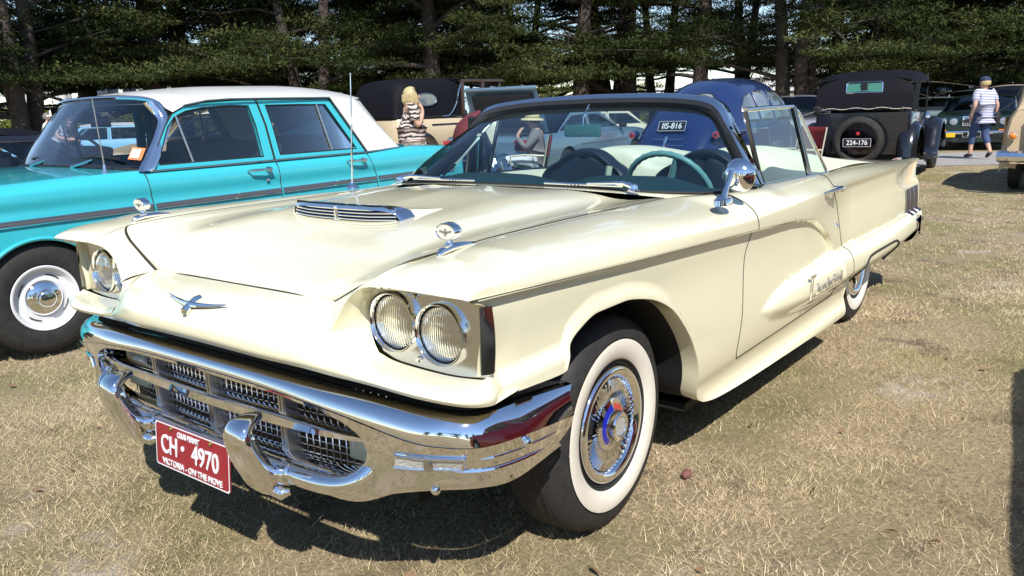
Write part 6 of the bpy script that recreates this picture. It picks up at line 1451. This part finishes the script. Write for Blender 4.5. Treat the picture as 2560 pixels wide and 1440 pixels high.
# (column in the picture, metres away, kind, size, what tells it apart)
TL = [(-60, 27, 1, 1.0, 'dark cypress cut off by the left edge, behind the black soft-top'), (85, 25, 1, 1.0, 'big many-stemmed cypress at the far left behind the two men'), (230, 37, 0, 1.28, 'dense cypress behind the white flags, left of the sedan roof'), (395, 30, 0, 1.2, 'straight-trunked cypress rising behind the front of the white roof'), (462, 32, 0, 1.16, 'bushy cypress over the middle of the white roof'), (625, 39, 3, 1.05, 'cypress between white roof and sky gap, further back'),
      (665, 41, 2, 1.0, 'thin open cypress with sky showing through above the white roof'), (785, 31, 4, .95, 'leaning cypress above the rear of the white roof'), (880, 36, 0, 1.0, 'cypress left of the aerial tip over the limousine'), (1000, 42, 3, 1.1, 'cypress behind the limousine roof'), (1085, 29, 3, 1.0, 'low spreading cypress right above the limousine'), (1190, 33, 0, 1.05, 'wide cypress above the raised boot lid'), (1300, 38, 1, 1.0, 'cypress above the left half of the windscreen frame'),
      (1452, 36, 2, 1.0, 'bare-trunked cypress, first of the row above the windscreen'), (1492, 39, 2, 1.05, 'bare-trunked cypress, second of the row above the windscreen'), (1535, 43, 4, 1.0, 'twin-stemmed bare cypress, third above the windscreen'), (1578, 37, 2, .95, 'bare-trunked cypress with dead twigs right of the windscreen middle'), (1650, 45, 4, 1.05, 'cypress with open crown left of the navy sedan roof'), (1745, 39, 2, 1.0, 'tall thin cypress directly above the navy sedan roof'), (1850, 46, 4, 1.1, 'leaning bare cypress right of the navy sedan roof'),
      (1985, 30, 1, 1.05, 'large many-stemmed cypress between navy sedan and black tourer'), (2085, 40, 0, 1.0, 'cypress just above the black fabric hood'), (2190, 36, 3, 1.05, 'dense cypress above the right side of the black tourer'), (2310, 43, 0, 1.1, 'cypress behind the blue canopy'), (2400, 36, 3, 1.0, 'dense cypress left of the light pole'), (2475, 45, 1, 1.1, 'cypress above the walking woman'), (2560, 33, 3, 1.05, 'dense cypress at the right edge'), (2680, 37, 0, 1.0, 'cypress cut off beyond the right edge')]
for i, (u, d, v, sc, lb) in enumerate(TL): tree(LAT(u, d), d, v, i*2.4, sc, lb)
for i, (l_, d, v) in enumerate(((-30, -38, 3), (-17, -44, 0), (-6, -40, 1), (6, -46, 3), (18, -40, 0), (30, -44, 1), (42, -30, 3), (46, -8, 0))): tree(l_, d, v, i*1.7, 1.0, '%s of the cypresses standing behind the photographer, counted from the left' % ('first', 'second', 'third', 'fourth', 'fifth', 'sixth', 'seventh', 'eighth')[i])
# sunlit scrub further back, seen under the branches
for i, (u, d, R_, lb) in enumerate([(40, 58, 3.2, 'sunlit shrub far left under the cypresses'), (190, 62, 3.6, 'yellow-green shrub behind the leftmost flags'), (330, 57, 3.4, 'olive shrub behind the rightmost flag'), (520, 60, 3.0, 'shrub showing under branches above the white roof'), (730, 63, 3.0, 'yellowish shrub left of the aerial'), (1460, 72, 3.4, 'pale green shrub between trunks above the windscreen'), (1590, 78, 3.6, 'distant green shrub between the bare trunks'), (1680, 74, 3.2, 'round shrub left of the navy roof'), (2030, 66, 3.0, 'shrub behind the many-stemmed cypress on the right'), (2300, 64, 3.0, 'shrub beside the blue canopy')]):
    r = np.random.default_rng(90+i); pads = []
    for k in range(46):
        a, e, q = r.random()*2*pi, r.random(), r.random()**.5; pads.append((np.array([cos(a)*q*R_, sin(a)*q*R_*.7, .5+2.6*e*(1.1-q*.7)]), .5+.4*r.random(), .3, np.clip(r.normal(.5, .22), 0, 1)))
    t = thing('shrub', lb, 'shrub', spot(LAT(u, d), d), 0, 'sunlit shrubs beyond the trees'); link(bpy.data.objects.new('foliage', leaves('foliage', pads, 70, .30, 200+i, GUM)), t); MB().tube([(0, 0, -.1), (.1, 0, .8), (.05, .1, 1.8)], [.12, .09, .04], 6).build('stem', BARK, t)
r = np.random.default_rng(404); pads = []
for k in range(900):
    l_ = -110+240*r.random(); d = 100+30*r.random(); hh = 2.2+1.6*np.sin(l_*.13)*np.sin(l_*.05+1)+1.2*r.random(); x, y, z = spot(l_, d); pads.append((np.array([x, y, z+.3+hh*r.random()]), 1.0+.6*r.random(), .6, np.clip(r.normal(.4, .2), 0, 1)))
fw_ = bpy.data.objects.new('far_wood', leaves('far_wood', pads, 34, .75, 405, GUM)); link(fw_); fw_['kind'] = 'stuff'; fw_['label'] = 'far-off belt of scrub closing the horizon'; fw_['category'] = 'wood'
# ---- flags, sheds, canopy, pole
FLAG = mat('flag_cloth', (.80, .80, .80), .7)
for u, d, h, lb in ((107, 44, 3.3, 'white flag furthest left, half hidden by the trunk'), (186, 44, 3.6, 'white flag second from the left'), (238, 42, 3.5, 'white flag on its pole, third from the left'), (283, 45, 4.0, 'tall white flag, fourth from the left'), (304, 44, 3.8, 'white flag, second from the right'), (348, 46, 4.0, 'white flag furthest right, over the sedan roof')):
    t = thing('flag', lb, 'flag', spot(LAT(u, d), d), YAW-pi/2+.2, 'white feather flags'); MB().tube([(0, 0, -.1), (0, 0, h)], .03, 6).build('pole', mat('pole_grey', (.45, .45, .45), .5), t)
    G = np.array([[(-.03-.62*s_+.06*sin(z*3+s_*2), .10*sin(z*2.2+s_*5), h-.05-z*1.75) for s_ in np.linspace(0, 1, 8)] for z in np.linspace(0, 1, 14)]); MB().grid(G).build('cloth', FLAG, t)
def shed(name, label, lat, dep, w, dp, hw, hr, wm, rm, yaw_=0., open_=False):
    t = thing(name, label, 'building', spot(lat, dep), YAW-pi/2+yaw_)
    if open_:
        for sx in (-1, 1):
            for sy_ in (-1, 1): MB().box((sx*(w/2-.1), sy_*(dp/2-.1), hw/2-.1), (.10, .10, hw+.2)).build('post', CHROME_D, t)
    else:
        wl = MB(); wl.box((0, 0, hw/2-.2), (w, dp, hw+.4)); wo3 = wl.build('wall', wm, t, smooth=False)
        for k in np.linspace(-.36, .36, 4): fr_ = MB().box((w*k, -dp/2-.02, hw*.55), (w*.11, .06, hw*.36)).build('window', mat('far_pane', (.05, .06, .07), .1), t); MB().box((w*k, -dp/2-.04, hw*.55-hw*.2), (w*.13, .08, .06)).build('window_sill', WHITE, t)
    n_ = int(w/.55)
    for k in range(n_):
        x0 = -w/2-.2+(w+.4)*k/n_; x1 = x0+(w+.4)/n_-.03
        for sgn in (-1, 1): MB().add([(x0, sgn*(dp/2+.25), hw-.05), (x1, sgn*(dp/2+.25), hw-.05), (x1, 0, hr), (x0, 0, hr), (x0, sgn*(dp/2+.25), hw-.01), (x1, sgn*(dp/2+.25), hw-.01), (x1, 0, hr+.04), (x0, 0, hr+.04)], [(0, 1, 2, 3), (7, 6, 5, 4), (0, 4, 5, 1), (1, 5, 6, 2), (2, 6, 7, 3), (3, 7, 4, 0)]).build('roof_sheet', rm, t, smooth=False)
    return t
IRON = mat('pale_iron', (.62, .60, .56), .5, noise=(3, .15)); CREAMW = mat('cream_wall', (.62, .57, .48), .8)
shed('shed', 'low open shed with pale iron roof behind the walking woman', LAT(2400, 52), 52, 6.6, 4, 2.0, 3.0, CREAMW, IRON, 0, True)
shed('hall', 'cream building with pale roof beyond the navy sedan', LAT(1905, 70), 70, 8, 6, 2.6, 3.8, CREAMW, IRON)
shed('hall', 'distant cream building between trunks right of centre', LAT(1700, 86), 86, 7, 6, 2.4, 3.6, CREAMW, IRON)
t = thing('market_canopy', 'blue pop-up canopy right of the black tourer', 'canopy', spot(LAT(2305, 40), 40), YAW-pi/2); BLU = mat('blue_canvas', (.04, .17, .50), .6)
for k in range(4):
    a0, a1 = k*pi/2+pi/4, (k+1)*pi/2+pi/4; MB().add([(1.9*cos(a0), 1.9*sin(a0), 1.95), (1.9*cos(a1), 1.9*sin(a1), 1.95), (0, 0, 2.75), (1.9*cos(a0), 1.9*sin(a0), 1.72), (1.9*cos(a1), 1.9*sin(a1), 1.72)], [(0, 1, 2), (3, 4, 1, 0)]).build('canopy_panel', BLU, t, smooth=False); MB().tube([(1.85*cos(a0), 1.85*sin(a0), -.1), (1.85*cos(a0), 1.85*sin(a0), 1.95)], .03, 6).build('leg', CHROME_D, t)
t = thing('light_pole', 'grey steel pole behind the parked saloons', 'pole', spot(LAT(2404, 46), 46)); MB().tube([(0, 0, -.2), (0, 0, 4.0)], [.20, .16], 10).build('shaft', mat('galvanised', (.42, .42, .42), .5, noise=(6, .3)), t); MB().box((0, 0, 4.1), (.5, .5, .2)).build('cap', CHROME_D, t)
# ================================================================== people
def skin_mesh(name, J, B, rad, material, parent, sub=2):
    """one continuous surface grown round a graph of joints"""
    keys = list(J); me = bpy.data.meshes.new(name); me.from_pydata([J[k] for k in keys], [(keys.index(a), keys.index(b)) for a, b in B], [])
    bm = bmesh.new(); bm.from_mesh(me); ly = bm.verts.layers.skin.verify(); bm.verts.ensure_lookup_table()
    for i, k in enumerate(keys):
        r = rad[k]; bm.verts[i][ly].radius = (r, r) if np.isscalar(r) else r; bm.verts[i][ly].use_root = (i == 0)
    bm.to_mesh(me); bm.free()
    o = bpy.data.objects.new(name, me); COL.objects.link(o); md = o.modifiers.new('skin', 'SKIN'); md.use_smooth_shade = True; o.modifiers.new('sub', 'SUBSURF').levels = sub; o.modifiers['sub'].render_levels = sub
    dg = bpy.context.evaluated_depsgraph_get(); dg.update(); m2 = bpy.data.meshes.new_from_object(o.evaluated_get(dg)); bpy.data.objects.remove(o, do_unlink=True)
    m2.name = name; m2.materials.clear(); m2.materials.append(material); m2.shade_smooth(); q = bpy.data.objects.new(name, m2); link(q, parent); return q
STAND = dict(pelvis=(0, 0, .95), spine=(.0, 0, 1.12), chest=(.0, 0, 1.30), neck=(.0, 0, 1.44), jaw=(.015, 0, 1.50), head=(.015, 0, 1.565), crown=(.005, 0, 1.615))
def person(label, pos, yaw, J, shirt, trousers, hair=None, hat=None, sleeve='short', shoes=(.02, .02, .025), legs_to='ankle', shirt_m=None, tr_m=None, haircol=(.5, .36, .16), long_hair=False, sc=1.0, skirt=False, fat=1.0):
    t = thing('person', label, 'person', pos, yaw); t.scale = (sc, sc, sc)
    J = {k: np.array(v, float) for k, v in J.items()}
    rad = dict(pelvis=(.115*fat, .09*fat), spine=(.12*fat, .09*fat), chest=(.145*fat, .10*fat), neck=.055, jaw=.070, head=.086, crown=.062)
    B = [('pelvis', 'spine'), ('spine', 'chest'), ('chest', 'neck'), ('neck', 'jaw'), ('jaw', 'head'), ('head', 'crown')]
    for s in 'lr':
        B += [('chest', 'sh'+s), ('sh'+s, 'el'+s), ('el'+s, 'wr'+s), ('wr'+s, 'pa'+s), ('pelvis', 'hip'+s), ('hip'+s, 'kn'+s), ('kn'+s, 'an'+s), ('an'+s, 'to'+s)]
        rad.update({'sh'+s: .062, 'el'+s: .043, 'wr'+s: .028, 'pa'+s: (.036, .020), 'hip'+s: .078*fat, 'kn'+s: .058, 'an'+s: .040, 'to'+s: .035})
        w, p = J['wr'+s], J['pa'+s]; d = p-w; d = d/np.linalg.norm(d); side = np.cross(d, [0.3, .2, 1.]); side /= np.linalg.norm(side); nn = np.cross(d, side)
        for k, (off, L) in enumerate(((-.026, .070), (-.009, .080), (.009, .075), (.026, .060))):
            J[f'f{k}a{s}'] = p+side*off+d*.03; J[f'f{k}b{s}'] = p+side*off+d*(.03+L*.6)+nn*.008; J[f'f{k}c{s}'] = p+side*off+d*(.03+L)+nn*.022
            B += [('pa'+s, f'f{k}a{s}'), (f'f{k}a{s}', f'f{k}b{s}'), (f'f{k}b{s}', f'f{k}c{s}')]; rad.update({f'f{k}a{s}': .0095, f'f{k}b{s}': .009, f'f{k}c{s}': .0075})
        J['ta'+s] = w*.5+p*.5-side*.03+nn*.01; J['tb'+s] = p-side*.045+nn*.02+d*.01; B += [('wr'+s, 'ta'+s), ('ta'+s, 'tb'+s)]; rad.update({'ta'+s: .012, 'tb'+s: .010})
    body = skin_mesh('body', J, B, rad, SKIN, t)
    f = J['jaw']; hd = J['head']; up = J['crown']-J['jaw']; up /= np.linalg.norm(up); fwd = J.get('face', np.array([1., 0, 0])); fwd = fwd-up*(fwd@up); fwd /= np.linalg.norm(fwd); sd = np.cross(up, fwd)
    MB().tube([hd+fwd*.075+up*.005, hd+fwd*.104-up*.030, hd+fwd*.080-up*.038], [.010, .015, .010], 6).build('nose', SKIN, body)
    for k in (1, -1):
        MB().ellipsoid(hd+fwd*.078+sd*.032*k+up*.008, (.011, .013, .009), 8, 6).build('eye', mat('eye_dark', (.03, .025, .02), .3), body); MB().ellipsoid(hd+sd*.088*k-up*.01, (.018, .012, .030), 8, 6).build('ear', SKIN, body)
    MB().ellipsoid(hd+fwd*.072-up*.062, (.010, .024, .006), 8, 6).build('mouth', mat('lip', (.42, .16, .14), .5), body)
    # shirt
    Js = {k: J[k] for k in ('pelvis', 'spine', 'chest', 'neck')}; Js['hem'] = J['pelvis']-np.array([0, 0, .06]) if not skirt else J['pelvis']-np.array([0, 0, .16]); Js['neck'] = J['chest']*.35+J['neck']*.65
    bs = [('spine', 'pelvis'), ('pelvis', 'hem'), ('spine', 'chest'), ('chest', 'neck')]; rs = dict(pelvis=(.188*fat, .150*fat), spine=(.165*fat, .135*fat), chest=(.182*fat, .138*fat), neck=.075, hem=(.198*fat, .158*fat))
    for s in 'lr':
        Js['sh'+s] = J['sh'+s]; k = .75 if sleeve == 'short' else 1.; Js['el'+s] = J['sh'+s]*(1-k)+J['el'+s]*k; bs += [('chest', 'sh'+s), ('sh'+s, 'el'+s)]; rs.update({'sh'+s: .094, 'el'+s: .070})
        if sleeve == 'long': Js['wr'+s] = J['wr'+s]*.93+J['el'+s]*.07; bs.append(('el'+s, 'wr'+s)); rs['wr'+s] = .042; rs['el'+s] = .055
    skin_mesh('shirt', {k: tuple(v) for k, v in Js.items()}, bs, rs, shirt_m or mat('shirt_%d' % int(sum(shirt)*1e4), shirt, .8), t)
    Jt = {'pelvis': J['pelvis']+np.array([0, 0, .02])}; bt = []; rt_ = {'pelvis': (.148*fat, .115*fat)}
    for s in 'lr':
        k = 1.0 if legs_to == 'ankle' else .62; Jt['hip'+s] = J['hip'+s]; Jt['kn'+s] = J['kn'+s]; Jt['an'+s] = J['kn'+s]*(1-k)+(J['an'+s]+np.array([0, 0, .03]))*k; bt += [('pelvis', 'hip'+s), ('hip'+s, 'kn'+s), ('kn'+s, 'an'+s)]; rt_.update({'hip'+s: .108*fat, 'kn'+s: .078, 'an'+s: .066})
    skin_mesh('trousers', {k: tuple(v) for k, v in Jt.items()}, bt, rt_, tr_m or mat('trousers_%d' % int(sum(trousers)*1e4), trousers, .85), t)
    for s in 'lr':
        a, b = J['an'+s], J['to'+s]; MB().tube([a*1.15-b*.15-np.array([0, 0, .03]), a*.4+b*.6+np.array([0, 0, .0]), b*1.15-a*.15], [.045, .048, .032], 8, squash=.8).build('shoe', mat('shoe_%d' % int(sum(shoes)*1e4), shoes, .5), t)
    if hair:
        c = hd+up*.022-fwd*.014; h = MB(); G = []
        for i in range(9):
            th = pi*.62*i/8; row = []
            for k in range(20):
                a = 2*pi*k/20; cut = 1.0
                d = fwd*cos(a)*sin(th)+sd*sin(a)*sin(th)+up*cos(th); rr = .108
                if cos(a) > .35 and th > .9: rr = .082
                row.append(c+d*rr*np.array([1, 1, 1.0]))
            G.append(row)
        h.grid(np.array(G), cv=True)
        if long_hair:
            for k in np.linspace(-2.1, 2.1, 13):
                d = -fwd*cos(k)+sd*sin(k); h.tube([c+d*.10+up*.01, c+d*.108-up*.07, c+d*.092-up*.15], [.026, .030, .016], 6)
        h.build('hair', mat('hair_%d' % int(sum(haircol)*1e4), haircol, .5, noise=(40, .3)), t)
    if hat:
        kind, colr = hat; c = hd+up*.055; H = MB()
        a = np.linspace(0, 2*pi, 28, endpoint=False)
        prof = {'brim': [(.185, -.035), (.17, -.012), (.115, .0), (.108, .05), (.098, .095), (.06, .108), (.0, .110)], 'cap': [(.106, -.01), (.108, .03), (.092, .075), (.05, .10), (0, .105)]}[kind]
        H.grid(np.array([c+up*h+r_*(np.cos(a)[:, None]*fwd+np.sin(a)[:, None]*sd) for r_, h in prof]), cv=True)
        if kind == 'cap': H.grid(np.array([[c+fwd*(.09+q)+sd*w*.085*(1-q*3)-up*(.005+q*.1) for w in np.linspace(-1, 1, 8)] for q in (0, .05, .09)]))
        ho = H.build('hat', mat('hat_%d' % int(sum(colr)*1e4), colr, .75), t, angle=60)
        if kind == 'brim': MB().tube(np.array([c+up*.012+.114*(np.cos(k)*fwd+np.sin(k)*sd) for k in np.linspace(0, 2*pi, 28)]), .008, 5).build('hat_band', mat('hat_band', (.30, .24, .14), .7), ho)
    return t
def stripes(name, c0, c1, scale, rotz=False, zig=0.):
    M = bpy.data.materials.new(name); M.use_nodes = True; n = M.node_tree.nodes; L = M.node_tree.links; b = n['Principled BSDF']
    tc = n.new('ShaderNodeTexCoord'); wv = n.new('ShaderNodeTexWave'); wv.bands_direction = 'Z'; wv.inputs['Scale'].default_value = scale; wv.inputs['Distortion'].default_value = zig; wv.inputs['Detail Scale'].default_value = 2.2
    r = n.new('ShaderNodeValToRGB'); r.color_ramp.interpolation = 'CONSTANT'; r.color_ramp.elements[0].color = (*c0, 1); r.color_ramp.elements[1].color = (*c1, 1); r.color_ramp.elements[1].position = .5
    L.new(tc.outputs['Object'], wv.inputs[0]); L.new(wv.outputs['Fac'], r.inputs['Fac']); L.new(r.outputs[0], b.inputs['Base Color']); b.inputs['Roughness'].default_value = .85; return M
def pose(**k):
    J = dict(STAND)
    for s, q in (('l', 1), ('r', -1)):
        J.update({'sh'+s: (0, q*.175, 1.385), 'el'+s: (-.02, q*.235, 1.12), 'wr'+s: (.04, q*.245, .89), 'pa'+s: (.06, q*.245, .83), 'hip'+s: (0, q*.085, .90), 'kn'+s: (.02, q*.095, .50), 'an'+s: (-.01, q*.10, .085), 'to'+s: (.13, q*.115, .035)})
    J.update(k); return J
# woman walking away on the path
x, y, z = spot(LAT(2462, 17.3), 17.3)
WW = person('woman in striped top and blue capri jeans walking away on the path', (x, y, z+.01), YAW+.12, pose(ell=(-.10, .26, 1.13), wrl=(.02, .25, .93), pal=(.05, .22, .88), elr=(-.08, -.27, 1.12), wrr=(-.02, -.27, .90), par=(0, -.26, .84), knl=(.14, .09, .52), anl=(.16, .09, .10), tol=(.29, .10, .05), knr=(-.02, -.09, .50), anr=(-.22, -.09, .16), tor=(-.12, -.10, .06)), (.8, .8, .8), (.05, .08, .17), hair=True, hat=('cap', (.02, .03, .07)), haircol=(.55, .42, .20), legs_to='calf', shirt_m=stripes('striped_cotton', (.75, .75, .78), (.10, .10, .26), 9.5), shoes=(.012, .012, .012), sc=.985, fat=1.12)
BAG = tag(MB().box((0, 0, 0), (.10, .26, .30)).build('shoulder_bag', mat('black_leather', (.015, .015, .016), .5), None, bevel=.03), 'black shoulder bag on the walking woman\'s right hip', 'bag'); BAG.location = (x+FW[0]*-.02+RT[0]*.25, y+FW[1]*-.02+RT[1]*.25, z+.83); BAG.rotation_euler = (0, 0, YAW+pi/2)
MB().tube([(0, .1, .15), (-.30, .14, .36), (-.42, .12, .62)], .012, 5).build('strap', MATS['black_leather'], BAG)
# woman standing by the limousine, hand to her face
x, y, z = spot(LAT(1026, 11.3), 11.3)
person('blonde woman in zebra-print top holding a hand to her face', (x, y, z), YAW-1.35, pose(ell=(.10, .22, 1.13), wrl=(.15, .10, 1.36), pal=(.12, .07, 1.44), elr=(.07, -.20, 1.14), wrr=(.17, -.07, 1.34), par=(.13, -.05, 1.43), jaw=(.03, 0, 1.49), head=(.03, 0, 1.555), crown=(.015, 0, 1.61)), (.5, .4, .4), (.62, .52, .48), hair=True, long_hair=True, haircol=(.58, .46, .24), shirt_m=stripes('zebra_print', (.04, .035, .035), (.62, .52, .46), 5.0, zig=5.), skirt=True, sc=.985, fat=1.08)
# two men at the far left
x, y, z = spot(LAT(138, 19.3), 19.3)
person('man in pale grey shirt and white brimmed hat at the far left', (x, y, z), YAW-1.3, pose(ell=(.06, .24, 1.10), wrl=(.27, .18, 1.04), pal=(.33, .16, 1.03), elr=(.06, -.24, 1.10), wrr=(.27, -.18, 1.04), par=(.33, -.16, 1.03)), (.52, .52, .58), (.03, .045, .09), hat=('brim', (.75, .72, .68)), fat=1.15)
x, y, z = spot(LAT(172, 20.6), 20.6)
person('man in dark clothes and black brimmed hat facing the grey-shirted man', (x, y, z), YAW+1.6, pose(ell=(.06, .24, 1.10), wrl=(.25, .18, 1.06), pal=(.31, .16, 1.06)), (.03, .03, .035), (.02, .02, .025), hat=('brim', (.02, .02, .02)), sleeve='long')
x, y, z = spot(LAT(120, 20.4), 20.4)
person('man in white shirt behind the grey-shirted man at the far left', (x, y, z), YAW-1.3, pose(), (.72, .72, .74), (.05, .05, .07), hair=True, haircol=(.2, .18, .16))
# heads between the cars
for u, d, lb, sh, ht, hc, yw in ((1226, 19.5, 'bald man with sunglasses left of the raised boot lid', (.10, .10, .12), None, None, 1.), (906, 27, 'man in red shirt and white hat beside the limousine', (.62, .03, .03), ('brim', (.75, .74, .70)), None, -1.), (921, 28, 'man in light blue shirt and blue cap beside the limousine', (.30, .44, .60), ('cap', (.16, .24, .38)), None, -.6), (2022, 33, 'person in pink shirt beyond the small silver car', (.75, .20, .42), None, (.45, .30, .14), 2.), (1415, 24, 'person in yellow hat right of the raised boot lid', (.4, .3, .1), ('brim', (.72, .42, .08)), None, .5), (1433, 25, 'person in red cap right of the raised boot lid', (.55, .04, .04), ('cap', (.60, .03, .03)), None, .2), (1868, 17.5, 'man in blue T-shirt beyond the navy sedan', (.04, .14, .45), ('cap', (.10, .25, .45)), None, 2.6)):
    x, y, z = spot(LAT(u, d), d); person(lb, (x, y, z), YAW+yw, pose(), sh, (.04, .05, .08), hair=hc is not None, haircol=hc or (.3, .2, .1), hat=ht)
# ---- man in a folding chair behind the convertible
FABG = mat('chair_green', (.015, .06, .035), .8); FABB = mat('chair_blue', (.01, .05, .42), .8); FABR = mat('chair_red', (.14, .010, .010), .8); TUBE = mat('chair_tube', (.55, .50, .38), .4, metal=.3)
def camp_chair(label, pos, yaw, fab, group='folding camp chairs'):
    t = thing('folding_chair', label, 'chair', pos, yaw, group)
    for sx in (-.24, .24):
        for a_, b_ in (((sx, .27, 0), (-sx, .27, .42)), ((sx, -.27, 0), (-sx, -.27, .42))): MB().tube([a_, b_], .011, 6).build('leg', TUBE, t)
    for sy_ in (.29, -.29):
        MB().tube([(-.22, sy_, 0), (-.27, sy_, .45), (-.36, sy_, .92)], .012, 6).build('back_post', TUBE, t); MB().tube([(-.28, sy_, .60), (.05, sy_, .62), (.26, sy_, .60)], .016, 6).build('armrest', TUBE, t); MB().tube([(.24, sy_, .0), (.25, sy_, .60)], .011, 6).build('front_post', TUBE, t)
    G = np.array([[(xx, yy, .42-.05*(1-(yy/.28)**2)+.02*(xx/.25)) for yy in np.linspace(-.28, .28, 8)] for xx in np.linspace(-.25, .26, 8)]); MB().grid(G).build('seat', fab, t, solid=.008)
    G = np.array([[(-.26-.10*k-.04*(1-(yy/.29)**2), yy, .42+.50*k) for yy in np.linspace(-.29, .29, 8)] for k in np.linspace(0, 1, 8)]); MB().grid(G).build('backrest', fab, t, solid=.008)
    return t
x, y, z = spot(LAT(1316, 13.2), 13.2); ya = YAW+1.45
camp_chair('green folding chair the man in the straw hat sits in', (x, y, z), ya, FABG)
person('man in straw hat, grey cardigan and pale trousers sitting in a folding chair', (x, y, z), ya, dict(pelvis=(-.10, 0, .50), spine=(-.15, 0, .66), chest=(-.17, 0, .84), neck=(-.13, 0, .98), jaw=(-.09, 0, 1.04), head=(-.085, 0, 1.105), crown=(-.095, 0, 1.155), shl=(-.15, .18, .93), ell=(.0, .25, .70), wrl=(.16, .12, .88), pal=(.10, .06, .97), shr=(-.15, -.18, .93), elr=(-.02, -.25, .68), wrr=(.18, -.23, .66), par=(.25, -.22, .655), hipl=(-.05, .10, .50), knl=(.38, .13, .53), anl=(.45, .12, .09), tol=(.58, .12, .035), hipr=(-.05, -.10, .50), knr=(.40, -.12, .52), anr=(.36, -.13, .09), tor=(.49, -.14, .035)), (.20, .18, .18), (.66, .66, .68), hat=('brim', (.68, .55, .28)), sleeve='long', hair=True, haircol=(.05, .04, .04), sc=1.02)
VEST = MB().box((0, 0, 0), (.05, .34, .34)).build('chair_cushion', mat('crimson_cloth', (.50, .02, .05), .8), None, bevel=.02); tag(VEST, 'red cushion behind the seated man\'s back', 'cushion'); VEST.location = (x-.34*cos(ya), y-.34*sin(ya), z+.74); VEST.rotation_euler = (0, -.2, ya)
for u, d, fab, yw, lb in ((1118, 13.0, FABB, 1.2, 'blue folding chair right of the limousine wheel'), (1150, 12.6, FABG, 1.0, 'dark green folding chair beside the blue one'), (1985, 11.9, FABR, 1.9, 'red folding chair beside the navy sedan, seen through the side window')):
    x, y, z = spot(LAT(u, d), d); camp_chair(lb, (x, y, z), YAW+yw, fab)
# umbrella held over the chairs
x, y, z = spot(LAT(1165, 12.0), 12.0); um = thing('umbrella', 'small maroon spotted umbrella tilted over the folding chairs', 'umbrella', (x, y, z+1.02), YAW+.3); um.rotation_euler = Vector((-.30*FW[0]-.80*RT[0], -.30*FW[1]-.80*RT[1], .55)).to_track_quat('Z', 'X').to_euler()
UC = mat('maroon_spots', (.10, .010, .018), .7, noise=(70, .5, (.16, .045, .05))); a8 = np.linspace(0, 2*pi, 9)
for k in range(8): MB().grid(np.array([[(r_*cos(a8[k]*(1-q)+a8[k+1]*q), r_*sin(a8[k]*(1-q)+a8[k+1]*q), .17*(1-(r_/.36)**2)) for q in np.linspace(0, 1, 4)] for r_ in np.linspace(.01, .36, 7)])).build('umbrella_panel', UC, um)
MB().tube([(0, 0, .2), (0, 0, -.55)], .008, 6).build('umbrella_shaft', CHROME_D, um)
# silver insulated rug over the low table, mug
x, y, z = spot(LAT(1232, 13.3), 13.3); FOIL = mat('foil', (.62, .70, .74), .18, metal=1., bump=(7, 1.0))
r = np.random.default_rng(5); G = np.array([[(xx, yy, .62-.9*max(0, abs(xx)-.25)-.7*max(0, abs(yy)-.18)+.03*r.normal()) for yy in np.linspace(-.42, .42, 16)] for xx in np.linspace(-.5, .5, 18)]); fo = MB().grid(G).build('foil_blanket', FOIL, None, angle=20); tag(fo, 'crumpled silver foil blanket over a low table beside the seated man', 'blanket'); fo.location = (x, y, z); fo.rotation_euler = (0, 0, YAW+.3)
tb_ = thing('camp_table', 'low camp table under the foil blanket', 'table', (x, y, z), YAW+.3); MB().box((0, 0, .57), (.5, .36, .03)).build('table_top', TUBE, tb_)
for sx in (-.2, .2):
    for sy_ in (-.14, .14): MB().tube([(sx, sy_, 0), (sx, sy_, .56)], .012, 6).build('leg', TUBE, tb_)
